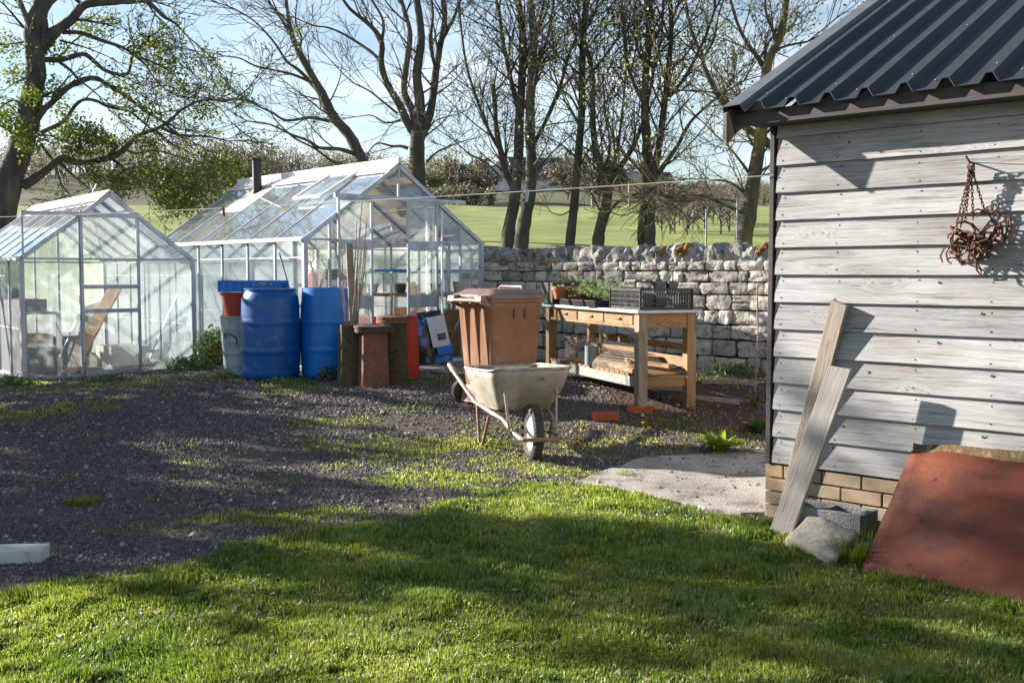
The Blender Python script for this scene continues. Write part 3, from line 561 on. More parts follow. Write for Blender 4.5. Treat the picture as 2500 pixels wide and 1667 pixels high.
# ================================================================ SHED
def build_shed():
    yaw = math.atan2(U_SHED.y, U_SHED.x)
    root = thing('shed', 'weathered timber shed with featheredge boards and dark corrugated roof', 'shed', C_SHED, yaw)
    # local frame: x along the seen wall, y into the shed, z up
    Lx, Dy = 3.6, 3.6
    PT = math.radians(27.1); tp = math.tan(PT)
    mb = MB()
    def boards(p0, ax, out, Ln):
        # p0 start, ax along, out outward
        for i in range(13):
            z0 = .3145 + .1474 * i; z1 = z0 + .1474 + .018; 
            if i == 12: z1 = 2.25
            mb.tone = random.random(); k = 26; lo = []; hi = []; inn = []
            sd = random.uniform(0, 50)
            for j in range(k + 1):
                s_ = Ln * j / k; wob = .0018 * mnoise.noise(Vector((s_ * 1.3, sd, 0))) + .0025 * mnoise.noise(Vector((s_ * 5, sd, 3)))
                lo.append(p0 + ax * s_ + out * (.027 + wob) + Vector((0, 0, z0 + wob))); hi.append(p0 + ax * s_ + out * (.007) + Vector((0, 0, z1))); inn.append(p0 + ax * s_ + out * (.004) + Vector((0, 0, z0 + wob + .0)))
            n0 = len(lo); vs = lo + hi + inn
            fs = [(j, j + 1, n0 + j + 1, n0 + j) for j in range(k)] + [(2 * n0 + j, 2 * n0 + j + 1, j + 1, j) for j in range(k)] + [(0, n0, 2 * n0), (k, 2 * n0 + k, n0 + k)]
            mb.add(vs, fs)
    X, Y, Zz = Vector((1, 0, 0)), Vector((0, 1, 0)), Vector((0, 0, 1))
    boards(Vector((.015, 0, 0)), X, -Y, Lx)
    # left gable wall, seen from other places
    boards(Vector((0, Dy, 0)), -Y, -X, Dy - .02)
    mb.cur = 1
    for i in range(12):
        z0 = .3145 + .1474 * i
        for ux in (.055, .375, .80, 1.16, 1.62, 2.1, 2.6, 3.1):
            for dz in (.022, .115):
                x = ux + random.uniform(-.01, .01); z = z0 + dz + random.uniform(-.008, .008); yy = -(.027 - .020 * dz / .165) - .0005
                mb.lathe([(0.0042, 0), (.0036, .0018), (0, .002)], 8, (x, yy, z), Matrix.Rotation(PI / 2, 3, 'X'))
        for ux, dz in ((.45, .09), (.70, .05), (1.02, .11), (1.25, .06)):
            if random.random() < .35: mb.lathe([(0.007, 0), (.006, .001), (0, .0012)], 8, (ux + random.uniform(-.15, .15), -.0175, z0 + dz), Matrix.Rotation(PI / 2, 3, 'X'))
    mb.build('cladding', [M['shedwood'], M['nail']], root, fixn=True)
    core = MB(); core.box((Lx / 2 + .01, Dy / 2 + .005, 1.22), (Lx - .03, Dy - .03, 2.0)); core.build('inner_wall', M['fascia'], root)
    # brick plinth
    br = MB(); joint = MB(); joint.box((Lx / 2 - .01, Dy / 2, .15), (Lx - .01, Dy - .01, .37))
    joint.build('plinth_joint', M['brickjoint'], root)
    for c in range(-1, 4):
        z = .005 + .0755 * c; off = 0 if c % 2 == 0 else .1125
        x = -.03 - off
        while x < Lx:
            l_ = .217; x0 = max(x, -.03); x1 = min(x + l_, Lx)
            if x1 - x0 > .03:
                br.tone = random.random(); br.box(((x0 + x1) / 2, .035 + random.uniform(-.0015, .0015), z + .035), (x1 - x0, .1, .067))
            x += .2255
        y = .09 + (0 if c % 2 else .11)
        while y < Dy: br.tone = random.random(); br.box((.02, y + .108, z + .035), (.1, .215, .067)); y += .2255
    br.build('brick_plinth', M['brick'], root, bevel=.004)
    tr = MB(); tr.box((-.012, .004, 1.235), (.028, .06, 1.86)); tr.box((-.031, .006, 1.235), (.012, .02, 1.86)); tr.build('corner_strip', M['fascia'], root, bevel=.003)
    # roof: local y forward overhang
    RN = .23; ridge_y = 1.75; ze = 2.212   # underside height at the eave line y=-RN
    x0, x1 = -.165, Lx + .2
    pr = []   # corrugation profile along x: (x, dz)
    x = x0 + .05; P_ = .196; pr.append((x0, 0.0))
    while x < x1:
        pr += [(x, 0), (x + .088, 0), (x + .116, .044), (x + .146, .044), (x + .172, 0)]; x += P_
        if True: pr += []
    pr = [q for q in pr if q[0] <= x1]
    sh = MB(); nn = len(pr)
    def rowpts(yy, zz, sgn=1): return [(q[0], yy, zz + q[1]) for q in pr]
    za = ze; zb = ze + (ridge_y + RN) * tp
    a = rowpts(-RN, za); b = rowpts(ridge_y, zb); c = rowpts(2 * ridge_y + RN, za)
    sh.add(a + b + c, [(i, i + 1, nn + i + 1, nn + i) for i in range(nn - 1)] + [(nn + i, nn + i + 1, 2 * nn + i + 1, 2 * nn + i) for i in range(nn - 1)])
    so_ = sh.build('roof_sheet', M['roof'], root, solid=.004, fixn=False)
    for k in range(0, 20):
        for yy in (-RN + .10, .55, 1.35):
            if (k % 2) == 0 or yy < 0: 
                xx = x0 + .05 + P_ * k + .131 if k % 2 == 0 else x0 + .05 + P_ * k + .046
                hz = .034 if k % 2 == 0 else .002
                if xx < x1: sc = MB(); sc.lathe([(.006, 0), (.005, .003), (.003, .005), (0, .005)], 8, (0, 0, 0)); sc.build('roof_screw', M['screw'], root, loc=(xx, yy, ze + (yy + RN) * tp + hz + .004 + (.008 if k % 2 == 0 else 0)))
    # verge flashing (folded strip up the left edge, on top of the sheet) and bargeboard under it
    fl = MB(); up = Vector((0, math.cos(PT), math.sin(PT))); nr = Vector((0, -math.sin(PT), math.cos(PT)))
    for (sg) in (1,):
        s0 = Vector((x0 - .012, -RN - .02, ze - .01)); Ls = (ridge_y + RN) / math.cos(PT) + .03
        prof = [(0, -.075), (0, .042), (.11, .048), (.122, .012), (.135, .006)]
        loops = []
        for t_ in (0, Ls):
            loops.append([s0 + up * t_ + X * px_ + nr * pz_ for px_, pz_ in prof])
        k = len(prof); fl.add(loops[0] + loops[1], [(i, i + 1, k + i + 1, k + i) for i in range(k - 1)])
    f2 = fl.build('verge_flashing', M['roofedge'], root, solid=.004, fixn=False)
    bb = MB(); q0 = Vector((x0 + .012, -RN + .0, ze - .055)); q1 = q0 + up * ((ridge_y + RN) / math.cos(PT) - .02)
    bb.bar(q0 + up * .02, q1, .022, .13, up=nr); bb.build('bargeboard', M['fascia'], root)
    # pale end block at the foot of the bargeboard
    eb = MB(); e0 = Vector((x0 - .005, -RN - .005, ze - .0))
    pts = [(0, -.03, -.005), (0, .13, .07), (0, .13, -.06), (0, -.03, -.175)]
    eb.hexa([e0 + Vector((dx, p[1], p[2])) for dx in (-.004, .018) for p in pts]); eb.build('bargeboard_end', M['concrete'], root)
    fa = MB(); fa.box(((x0 + x1) / 2 + .005, -RN + .055, ze - .030), (x1 - x0 - .03, .024, .075)); fa.build('fascia', M['fascia'], root, bevel=.002)
    sf = MB(); sf.box(((x0 + x1) / 2 + .03, -RN / 2 + .03, ze - .060), (x1 - x0 - .10, RN - .06, .012)); sf.build('soffit', M['fascia'], root)
    ga = MB(); ga.add([(0, .01, 2.2), (0, 2 * ridge_y, 2.2), (0, ridge_y, zb - .06), (.03, .01, 2.2), (.03, 2 * ridge_y, 2.2), (.03, ridge_y, zb - .06)], [(0, 1, 2), (3, 5, 4), (0, 3, 4, 1), (1, 4, 5, 2), (2, 5, 3, 0)]); ga.build('gable_boarding', M['shedwood'], root)
    return root
build_shed()
def shed_pt(px, py, off=0.0): return at_plane(px, py, C_SHED + N_SHED * off, N_SHED)
def build_planks():
    # each board: top point on the wall, bottom point on the lawn, its width direction
    def plank(name, label, tl, tr, bl, br, offt, cen_b, mat, th, rag):
        TL = shed_pt(*tl, offt); TR = shed_pt(*tr, offt); w = (TR - TL).length
        BL = Vector(cen_b[0]); BR = Vector(cen_b[1])
        ax = (((TL + TR) - (BL + BR)) / 2); Lh = ax.length; ax.normalize(); wd = (TR - TL); wd -= ax * wd.dot(ax); wd.normalize(); nr = wd.cross(ax).normalized()
        if nr.dot(N_SHED) < 0: nr = -nr
        W2 = (w + (BR - BL).length) / 4
        mb = MB(); k = 10; loops = []
        for i in range(k + 1):
            s_ = Lh * i / k - Lh / 2; bow = nr * (.010 * math.sin(PI * i / k)) + wd * .004 * math.sin(3.0 * i / k)
            loops.append([Vector((sx * W2 , sn * th / 2, s_ + (rag * sx if i == k else 0))) + Vector((0, 0, 0)) for sx, sn in ((-1, -1), (1, -1), (1, 1), (-1, 1))])
        mb.tone = random.random(); mb.loft(loops)
        o = mb.build(name, mat, None, bevel=.003)
        R = Matrix((wd, -nr, ax)).transposed()
        if R.determinant() < 0: R = Matrix((wd, nr, ax)).transposed()
        o.matrix_world = Matrix.Translation(((TL + TR) + (BL + BR)) / 4) @ R.to_4x4()
        return tag(o, label, 'plank', 'planks leaning on the shed')
    b1 = ground_pt(1893, 1270); b1b = ground_pt(1934, 1273)
    plank('leaning_plank', 'taller brown-edged plank leaning on the shed behind the paler one', (2031, 736), (2072, 742), 0, 0, .05, (b1, b1b), M['plank'], .032, -.004)
    b2 = ground_pt(1884, 1309); b2b = ground_pt(1928, 1301)
    plank('leaning_plank', 'shorter bleached plank with broken top leaning in front of the taller one', (2030, 889), (2077, 905), 0, 0, .17, (b2, b2b), M['plank2'], .030, .010)
build_planks()
def build_sheet(name, label, TL, TR, BL, BR, mat, holes, th=.006, curve=.03):
    root_loc = (BL + BR) / 2; nu, nv = 16, 12; nrm = (TR - BL).cross(TL - BR).normalized()
    if nrm.dot(N_SHED) < 0: nrm = -nrm
    mb = MB(); vs = []
    for j in range(nv + 1):
        for i in range(nu + 1):
            a, b = i / nu, j / nv; p = (BL.lerp(BR, a)).lerp(TL.lerp(TR, a), b)
            p = p + nrm * (curve * math.sin(PI * a) * (.4 + .6 * b) + .012 * mnoise.noise(Vector((a * 3, b * 3, 1)))) - Vector((0, 0, .012 * mnoise.noise(Vector((a * 6, 7, 1))) * (j == nv)))
            vs.append(p - root_loc + nrm * (.010 * mnoise.noise(Vector((a * 9, b * 9, 4))) * (1 if min(a, 1 - a, b, 1 - b) < .1 else .25)) + (TL - BL).normalized() * (.006 * mnoise.noise(Vector((a * 22, 3, 9))) * (j == nv)) + (BR - BL).normalized() * (.006 * mnoise.noise(Vector((b * 22, 5, 2))) * (i == 0)))
    mb.add(vs, [(j * (nu + 1) + i, j * (nu + 1) + i + 1, (j + 1) * (nu + 1) + i + 1, (j + 1) * (nu + 1) + i) for j in range(nv) for i in range(nu)])
    o = mb.build(name, mat, None, smooth=True, solid=th, fixn=False); o.location = root_loc
    tag(o, label, 'metal sheet')
    if holes:
        for px, py in holes:
            c = at_plane(px, py, (TL + BR) / 2, nrm); c = c + nrm * 0.0
            # drop the disc on to the curved face
            e = (BR - BL).normalized(); a = (c - BL).dot(e) / (BR - BL).length; bb = (c - BL).dot((TL - BL).normalized()) / (TL - BL).length
            p = (BL.lerp(BR, a)).lerp(TL.lerp(TR, a), bb) + nrm * (curve * math.sin(PI * a) * (.4 + .6 * bb) + .012 * mnoise.noise(Vector((a * 3, bb * 3, 1))) + th / 2 + .001)
            R = nrm.to_track_quat('Z', 'Y').to_matrix(); h = MB(); h.lathe([(.0085, -.004), (.0085, .0012), (0, .0012)], 12, p - root_loc, R); h.build('bolt_hole', M['nail'], o)
    return o
BL = ground_pt(2100, 1392); BR = ground_pt(2620, 1500); BL.z = BR.z = -.01
TL = shed_pt(2226, 1100, .08); TR = shed_pt(2640, 1160, .08)
build_sheet('rusty_sheet', 'large rusty red steel sheet with bolt holes leaning on the shed', TL, TR, BL, BR, M['rust'], [(2311, 1174), (2268, 1273), (2225, 1374)])
TL2 = shed_pt(2232, 1085, .035); TR2 = shed_pt(2700, 1112, .035)
BLb = TL2 + Vector((N_SHED.x * .25, N_SHED.y * .25, -TL2.z)) + U_SHED * .1; BRb = TR2 + Vector((N_SHED.x * .25, N_SHED.y * .25, -TR2.z))
build_sheet('rusty_sheet', 'mossy brown sheet edge showing above the large rusty one', TL2, TR2, BLb, BRb, M['rust2'], None, th=.035, curve=.0)
def build_block_and_stone():
    # hollow concrete block lying on its side against the plinth
    p = ground_pt(2045, 1300); yaw = math.atan2(U_SHED.y, U_SHED.x)
    mb = MB(); Lb, Wb, Hb = .44, .20, .12
    mb.box((0, -Wb / 2 + .018, Hb / 2), (Lb, .036, Hb)); mb.box((0, Wb / 2 - .018, Hb / 2), (Lb, .036, Hb))
    for x in (-Lb / 2 + .019, 0, Lb / 2 - .019): mb.box((x, 0, Hb / 2), (.038, Wb - .072, Hb - .001))
    mb.box((0, 0, .01), (Lb - .076, Wb - .072, .02))
    c = C_SHED + U_SHED * .43 + N_SHED * .175
    o = mb.build('concrete_block', M['block'], None, loc=(c.x, c.y, 0.035), rot=(0, 0, yaw), bevel=.004); tag(o, 'grey hollow concrete block lying against the brick plinth of the shed', 'concrete block')
    # boulder
    c = (ground_pt(1925, 1335) + ground_pt(2090, 1375)) / 2
    mb = MB(); a = ground_pt(1912, 1322); b = ground_pt(2030, 1368); d = ground_pt(2072, 1330); e = ground_pt(1985, 1290)
    lo = [a, b, d, e + Vector((.05, .12, 0))]; cc = sum(lo, Vector()) / 4
    t1 = at_z(1925, 1310, .06); t2 = at_z(1972, 1258, .115); t3 = at_z(2096, 1302, .10); t4 = at_z(2040, 1362, .05)
    pts = [a, b, d, e + Vector((.06, .1, 0)), t1, t2, t3, t4, at_z(2010, 1262, .125), at_z(1985, 1340, .045), at_z(2075, 1320, .08)]
    bm = bmesh.new()
    for q in pts: bm.verts.new(q - cc)
    for q in lo: bm.verts.new(q - cc - Vector((0, 0, .08)))
    bmesh.ops.convex_hull(bm, input=bm.verts)
    bmesh.ops.delete(bm, geom=[v for v in bm.verts if not v.link_faces], context='VERTS')
    bmesh.ops.subdivide_edges(bm, edges=bm.edges, cuts=4, use_grid_fill=True)
    for v in bm.verts: v.co += mnoise.noise_vector(v.co * 9) * .010 + mnoise.noise_vector(v.co * 30) * .003
    me = bpy.data.meshes.new('boulder'); bm.to_mesh(me); bm.free(); me.materials.append(M['boulder'])
    o = bpy.data.objects.new('boulder', me); COL.objects.link(o); o.location = cc
    for pl in me.polygons: pl.use_smooth = True
    tag(o, 'pale sandy stone in the grass in front of the concrete block', 'stone')
    md = o.modifiers.new('sub', 'SUBSURF'); md.levels = 1; md.render_levels = 1
build_block_and_stone()
def build_traps():
    """old iron traps hung by chains from a nail on the shed wall"""
    hk = shed_pt(2371, 397, .075); root = thing('rusty_trap_bundle', 'bundle of rusty iron traps hanging on chains from a hook on the shed', 'traps', hk)
    h = MB(); w0 = shed_pt(2371, 397, .0); w0 = C_SHED + U_SHED * ((hk - C_SHED).dot(U_SHED)) + Vector((0, 0, hk.z)) - N_SHED * .0
    h.tube([w0 - hk, N_SHED * .02 + Vector((0, 0, .0)), N_SHED * .03 + Vector((0, 0, .03)) - U_SHED * .015], .005, 6); h.build('hook', M['ironrust'], root)
    def chain(p, q, name='hanging_chain'):
        mb = MB(); p = Vector(p); q = Vector(q); L_ = (q - p).length; n_ = int(L_ / .017); d = (q - p).normalized(); a = d.orthogonal().normalized(); b = d.cross(a)
        for i in range(n_):
            c = p + (q - p) * ((i + .5) / n_); s_ = a if i % 2 else b; pts = []
            for k in range(9):
                w = 2 * PI * k / 8; pts.append(c + d * math.cos(w) * .0125 + s_ * math.sin(w) * .0055)
            mb.tube(pts, .0022, 5, cap=False)
        mb.build(name, M['ironrust'], root)
    def wl(px, py, off): return shed_pt(px, py, off) - hk
    kn = MB()
    for i in range(5):
        pts = [Vector((0, 0, -.015 - .012 * i)) + U_SHED * .016 * math.cos(w * .8 + i) + N_SHED * .014 * math.sin(w * .8 + i) + Vector((0, 0, .012 * math.sin(w))) for w in range(9)]; kn.tube(pts, .0042, 5)
    kn.build('chain_knot', M['ironrust'], root)
    ends = [(2336, 545, .08), (2356, 540, .05), (2376, 535, .07), (2406, 520, .06), (2345, 555, .10)]
    for e in ends: chain((0, 0, -.02), wl(*e))
    cen = [(2352, 578, .09, .3), (2372, 610, .07, 1.2), (2400, 560, .10, 2.2), (2335, 620, .06, .8), (2390, 590, .12, 2.9), (2430, 555, .08, 1.8), (2350, 600, .12, 0.1)]
    for i, (px, py, off, an) in enumerate(cen):
        c = wl(px, py, off); mb = MB(); R = Euler((random.uniform(-.5, .5), an, random.uniform(-1.2, 1.2))).to_matrix()
        def T(v): return c + R @ Vector(v)
        # jaws, base bar, leaf spring, plate
        for s_ in (1, -1):
            mb.tube([T((-.055, .004 * s_, 0)), T((-.058, .02 * s_, .045)), T((-.02, .035 * s_, .058)), T((.02, .035 * s_, .058)), T((.058, .02 * s_, .045)), T((.055, .004 * s_, 0))], .0058, 5)
        mb.bar(T((-.062, 0, 0)), T((.062, 0, 0)), .022, .006); mb.bar(T((0, -.04, 0)), T((0, .04, 0)), .020, .006)
        mb.tube([T((.055, 0, 0)), T((.10, 0, .012)), T((.135, 0, .004)), T((.10, 0, -.010)), T((.055, 0, -.004))], .0045, 5)
        mb.hexa([T((x, y, z)) for z in (.008, .011) for x, y in ((-.022, -.02), (.022, -.02), (.022, .02), (-.022, .02))])
        mb.tube([T((-.06, 0, 0)), T((-.075, .01, -.04)), T((-.06, .02, -.075)), T((-.03, .015, -.09))], .0045, 5)
        for q in range(3):
            s0 = Vector((random.uniform(-.06, .06), random.uniform(-.03, .03), random.uniform(-.04, .04))); s1 = s0 + Vector((random.uniform(-.09, .09), random.uniform(-.03, .03), random.uniform(-.07, .03))); mb.tube([T(s0), T((s0 + s1) / 2 + Vector((0, .02, .01))), T(s1)], .0048, 4)
        mb.build('trap', M['ironrust'], root)
    st = MB(); st.bar(wl(2400, 565, .10), wl(2395, 632, .05), .022, .014); st.bar(wl(2345, 636, .06), wl(2424, 624, .05), .006, .006); st.build('trap_stake', M['ironrust'], root)
    rp_ = MB(); rp_.tube([(0, 0, 0), U_SHED * .35 - N_SHED * .03 + Vector((0, 0, -.035)), U_SHED * .9 - N_SHED * .045 + Vector((0, 0, -.06))], .0022, 5); rp_.build('shadow_streak', M['ironrust'], root)  # thin dark tube drawn where only a shadow line runs from the hook
build_traps()

def build_litter():
    x, y = scatter(520, 3.2, 11.5, 1.2); k = keep_out(x, y) | in_slab(x, y); x = x[k]; y = y[k]; n = len(x); P = np.stack([x, y, np.where(in_slab(x, y), .03, gh_arr(x, y) + .022)], 1); a = rng.normal(size=(n, 3)); a[:, 2] *= .35; a /= np.linalg.norm(a, axis=1)[:, None]; c = np.cross(a, np.array([0, 0, 1.0]) + rng.normal(0, .4, (n, 3))); c /= np.linalg.norm(c, axis=1)[:, None]; s_ = rng.uniform(.006, .019, n)[:, None]; u = np.cross(a, c) * s_ * .4
    V = np.stack([P - a * s_, P + c * s_ * .55 + u, P + a * s_, P - c * s_ * .55 + u], 1).reshape(-1, 3)
    o = npmesh('fallen_leaves', V, F4=np.arange(len(V)).reshape(-1, 4), mats=nmat('dead_leaf', (.20, .12, .06), (.38, .28, .16), 3), tone=np.repeat(rng.random(n), 4)); o['kind'] = 'stuff'; o['label'] = 'small dead leaves and twig bits scattered over lawn and gravel'; o['category'] = 'leaf litter'
build_litter()
def lettering(body, size, parent, loc, mat, name='lettering'):
    tx = bpy.data.curves.new(name, 'FONT'); tx.body = body; tx.size = size; tx.extrude = .0008; to = bpy.data.objects.new(name + '_curve', tx); COL.objects.link(to); bpy.context.view_layer.update()
    me = bpy.data.meshes.new_from_object(to.evaluated_get(bpy.context.evaluated_depsgraph_get())); bpy.data.objects.remove(to); me.materials.clear(); me.materials.append(mat)
    o = bpy.data.objects.new(name, me); COL.objects.link(o); o.parent = parent; o.location = loc; o.rotation_euler = (PI / 2, 0, 0); return o
ORD = ['first', 'second', 'third', 'fourth', 'fifth', 'sixth', 'seventh', 'eighth', 'ninth', 'tenth', 'eleventh', 'twelfth', 'thirteenth', 'fourteenth', 'fifteenth', 'sixteenth', 'seventeenth']
# ================================================================ GREENHOUSES
def greenhouse(name, label, A, yaw, Wd, Ln, bays, eave, peak, base, door, big):
    root = thing(name, label, 'greenhouse', (A[0], A[1], base), yaw)
    E_, Pk = eave - base, peak - base; fr = MB(); gl = MB(); gr = MB(); h = Wd / 2; bw = .028
    def B(p, q, w=bw, t=.022, up=(0, 0, 1), mb=None): (mb or fr).bar(p, q, w, t, up)
    # plinth
    pl = MB()
    for p, q in (((0, 0), (Wd, 0)), ((Wd, 0), (Wd, Ln)), ((Wd, Ln), (0, Ln)), ((0, Ln), (0, 0))): pl.bar((p[0], p[1], -.07), (q[0], q[1], -.07), .09, .14)
    pl.build('plinth', M['concrete'], root)
    for (x, y) in ((0, 0), (Wd, 0), (0, Ln), (Wd, Ln)): fr.box((x, y, E_ / 2), (.05, .05, E_))
    for z, t in ((.02, .04), (E_, .045)):
        B((0, 0, z), (Wd, 0, z), .03, t if z < .1 else .022); B((0, Ln, z), (Wd, Ln, z), .03, .022); 
        for x in (0, Wd): B((x, 0, z), (x, Ln, z), .035, t)
    # gable rafters
    for y in (0, Ln):
        for x in (0, Wd): B((x, y, E_), (h, y, Pk), .045, .045)
    sp = Ln / bays; slope = Vector((h, 0, Pk - E_)).normalized()
    for i in range(1, bays):
        y = i * sp
        for x in (0, Wd): B((x, y, 0), (x, y, E_), .026, .026); B((x, y, E_), (h, y, Pk), .030, .030)
    # gable bars
    def topz(x): return E_ + (Pk - E_) * (1 - abs(x - h) / h)
    posts = door['posts']
    for x in posts:
        for y in (0, Ln): B((x, y, 0), (x, y, topz(x) - .01), .026, .030)
    if big:
        B((h, 0, door['rail']), (h, 0, Pk), .028, .026)
    B((h, Ln, 0), (h, Ln, Pk), .022, .022)
    # diagonal braces
    for p, q in door['braces']: B(p, q, .024, .006)
    fr.build('frame', M['alu'], root, bevel=.0)
    # door rail
    rl = MB(); x0, x1 = door['railx']; rl.box(((x0 + x1) / 2, -.045, door['rail']), (x1 - x0, .035, .045))
    if not big: rl.box((x0 + .012, -.045, (door['rail'] + E_) / 2), (.02, .02, door['rail'] - E_ + .02))
    rl.build('door_rail', M['alu'], root)
    # glazing: wall panes
    gm = M['glass'] if big else M['glass_milky']
    def quad(mat, pts): q_ = MB(); q_.add(pts, [tuple(range(len(pts)))]); q_.build('glass_pane', mat, root, fixn=False)
    xs = sorted([0] + list(posts) + [Wd])
    for y, sk in ((0, door['skip']), (Ln, ())):
        for i in range(len(xs) - 1):
            a, b = xs[i], xs[i + 1]
            if i in sk: 
                zt = door['rail'] + .02
                pts = [(a, y, zt), (b, y, zt), (b, y, topz(b))] + ([(h, y, Pk)] if a < h < b else []) + [(a, y, topz(a))]
                if topz(a) > zt - .02: quad(gm, pts)
                continue
            pts = [(a, y, 0), (b, y, 0), (b, y, topz(b))] + ([(h, y, Pk)] if a < h < b else []) + [(a, y, topz(a))]; quad(gm, pts)
    for x in (0, Wd):
        for i in range(bays):
            quad(M['glass_milky'], [(x, i * sp + .01, 0), (x, (i + 1) * sp - .01, 0), (x, (i + 1) * sp - .01, E_), (x, i * sp + .01, E_)])
    for x in (0, Wd):
        for i in range(bays):
            y0, y1 = i * sp + .012, (i + 1) * sp - .012
            if big and i in door.get('opaque', ()): continue
            a = Vector((x, y0, E_ + .006)); b = Vector((h, y0, Pk + .006)); m_ = a.lerp(b, .48); o = Vector((0, 0, .006))
            quad(M['glass_roof'], [a, a + Vector((0, y1 - y0, 0)), m_ + Vector((0, y1 - y0, 0)), m_]); quad(M['glass_roof'], [m_ + o, m_ + Vector((0, y1 - y0, 0)) + o, b + Vector((0, y1 - y0, 0)) + o, b + o])
    # lap lines between panes
    lp = MB()
    for x in (0, Wd):
        for z in (.42, .86): lp.bar((x, .02, E_ * z), (x, Ln - .02, E_ * z), .004, .008)
    lp.build('pane_lap', M['alu_white'], root)
    # gutters + ridge cap
    gt = MB()
    for x, s_ in ((0, -1), (Wd, 1)): gt.box((x + s_ * .025, Ln / 2, E_ - .005), (.06, Ln + .03, .032))
    gt.build('gutter', M['alu_white'], root)
    rc = MB(); rw = .16 if big else .13; dn = (Pk - E_) / h
    for s_ in (-1, 1):
        rc.hexa([(h, -.03, Pk + .035), (h, Ln + .03, Pk + .035), (h + s_ * rw, Ln + .03, Pk + .03 - rw * dn), (h + s_ * rw, -.03, Pk + .03 - rw * dn), (h, -.03, Pk + .055), (h, Ln + .03, Pk + .055), (h + s_ * rw, Ln + .03, Pk + .042 - rw * dn), (h + s_ * rw, -.03, Pk + .042 - rw * dn)])
    if big: rc.box((h, Ln / 2, Pk + .065), (.05, Ln + .06, .06))
    rc.build('ridge_cap', M['alu_white'], root)
    return root
A1 = (-5.38, 11.70); Y1 = math.radians(37.1); W1, L1 = 1.92, 3.55
g1 = greenhouse('greenhouse', 'smaller aluminium greenhouse with milky dusty glass at the left edge of the yard', A1, Y1, W1, L1, 6, 1.52, 2.26, .175,
    dict(posts=(.62, 1.275), rail=2.02 - .175, railx=(0.0, 1.30), skip=(1,), braces=[((.34, -.018, .62), (.62, -.018, .02)), ((.385, .03, .25), (.62, .03, .76)), ((1.72, -.018, .93), (1.30, -.018, .03)), ((.0, .6, .1), (.0, 1.2, 1.25)), ((.03, 3.5, .1), (.5, 3.5, 1.3))]), False)
def small_door():
    d = MB(); b = .175; x0, x1 = .635, 1.262; y = -.022
    for x in (x0, x1): d.box((x, y, 1.03), (.030, .022, 1.72))
    for z, t in ((.045, .07), (1.03, .045), (.755, .045), (1.845 - .0, .05)): d.box(((x0 + x1) / 2, y, z), (x1 - x0 - .03, .020, t))
    o = d.build('door', M['alu'], g1); g = MB(); g.add([(x0, y + .004, .08), (x1, y + .004, .08), (x1, y + .004, 1.82), (x0, y + .004, 1.82)], [(0, 1, 2, 3)]); g.build('door_glass', M['glass'], o, fixn=False)
    h = MB(); h.tube([(.0, 0, 0), (-.02, 0, .035), (-.035, 0, .08)], .006, 6); h.tube([(.0, 0, 0), (.02, 0, .035), (.04, 0, .075)], .006, 6); h.tube([(0, 0, -.05), (0, 0, .01)], .012, 6)
    h.build('finial', M['alu_white'], g1, loc=(W1 / 2, .62, 2.26 - .175 + .085))
small_door()
A2 = (-2.27, 11.70); Y2 = math.radians(42.1); W2_, L2 = 2.537, 3.85
g2 = greenhouse('greenhouse', 'larger aluminium greenhouse with double sliding doors and a black stove flue', A2, Y2, W2_, L2, 6, 1.735, 2.61, .29,
    dict(posts=(.32, 2.20), rail=2.225 - .29, railx=(.36, 2.24), skip=(1,), braces=[((.06, -.016, 1.2), (.30, -.016, .35)), ((-.0, .05, .35), (-.0, .55, 1.3)), ((2.48, .02, 1.2), (2.22, .02, .55)), ((2.22, .02, .55), (1.95, .02, .05)), ((.02, 3.8, 1.3), (.8, 3.8, .1)), ((2.5, 3.8, 1.3), (1.8, 3.8, .1))], opaque=()), True)
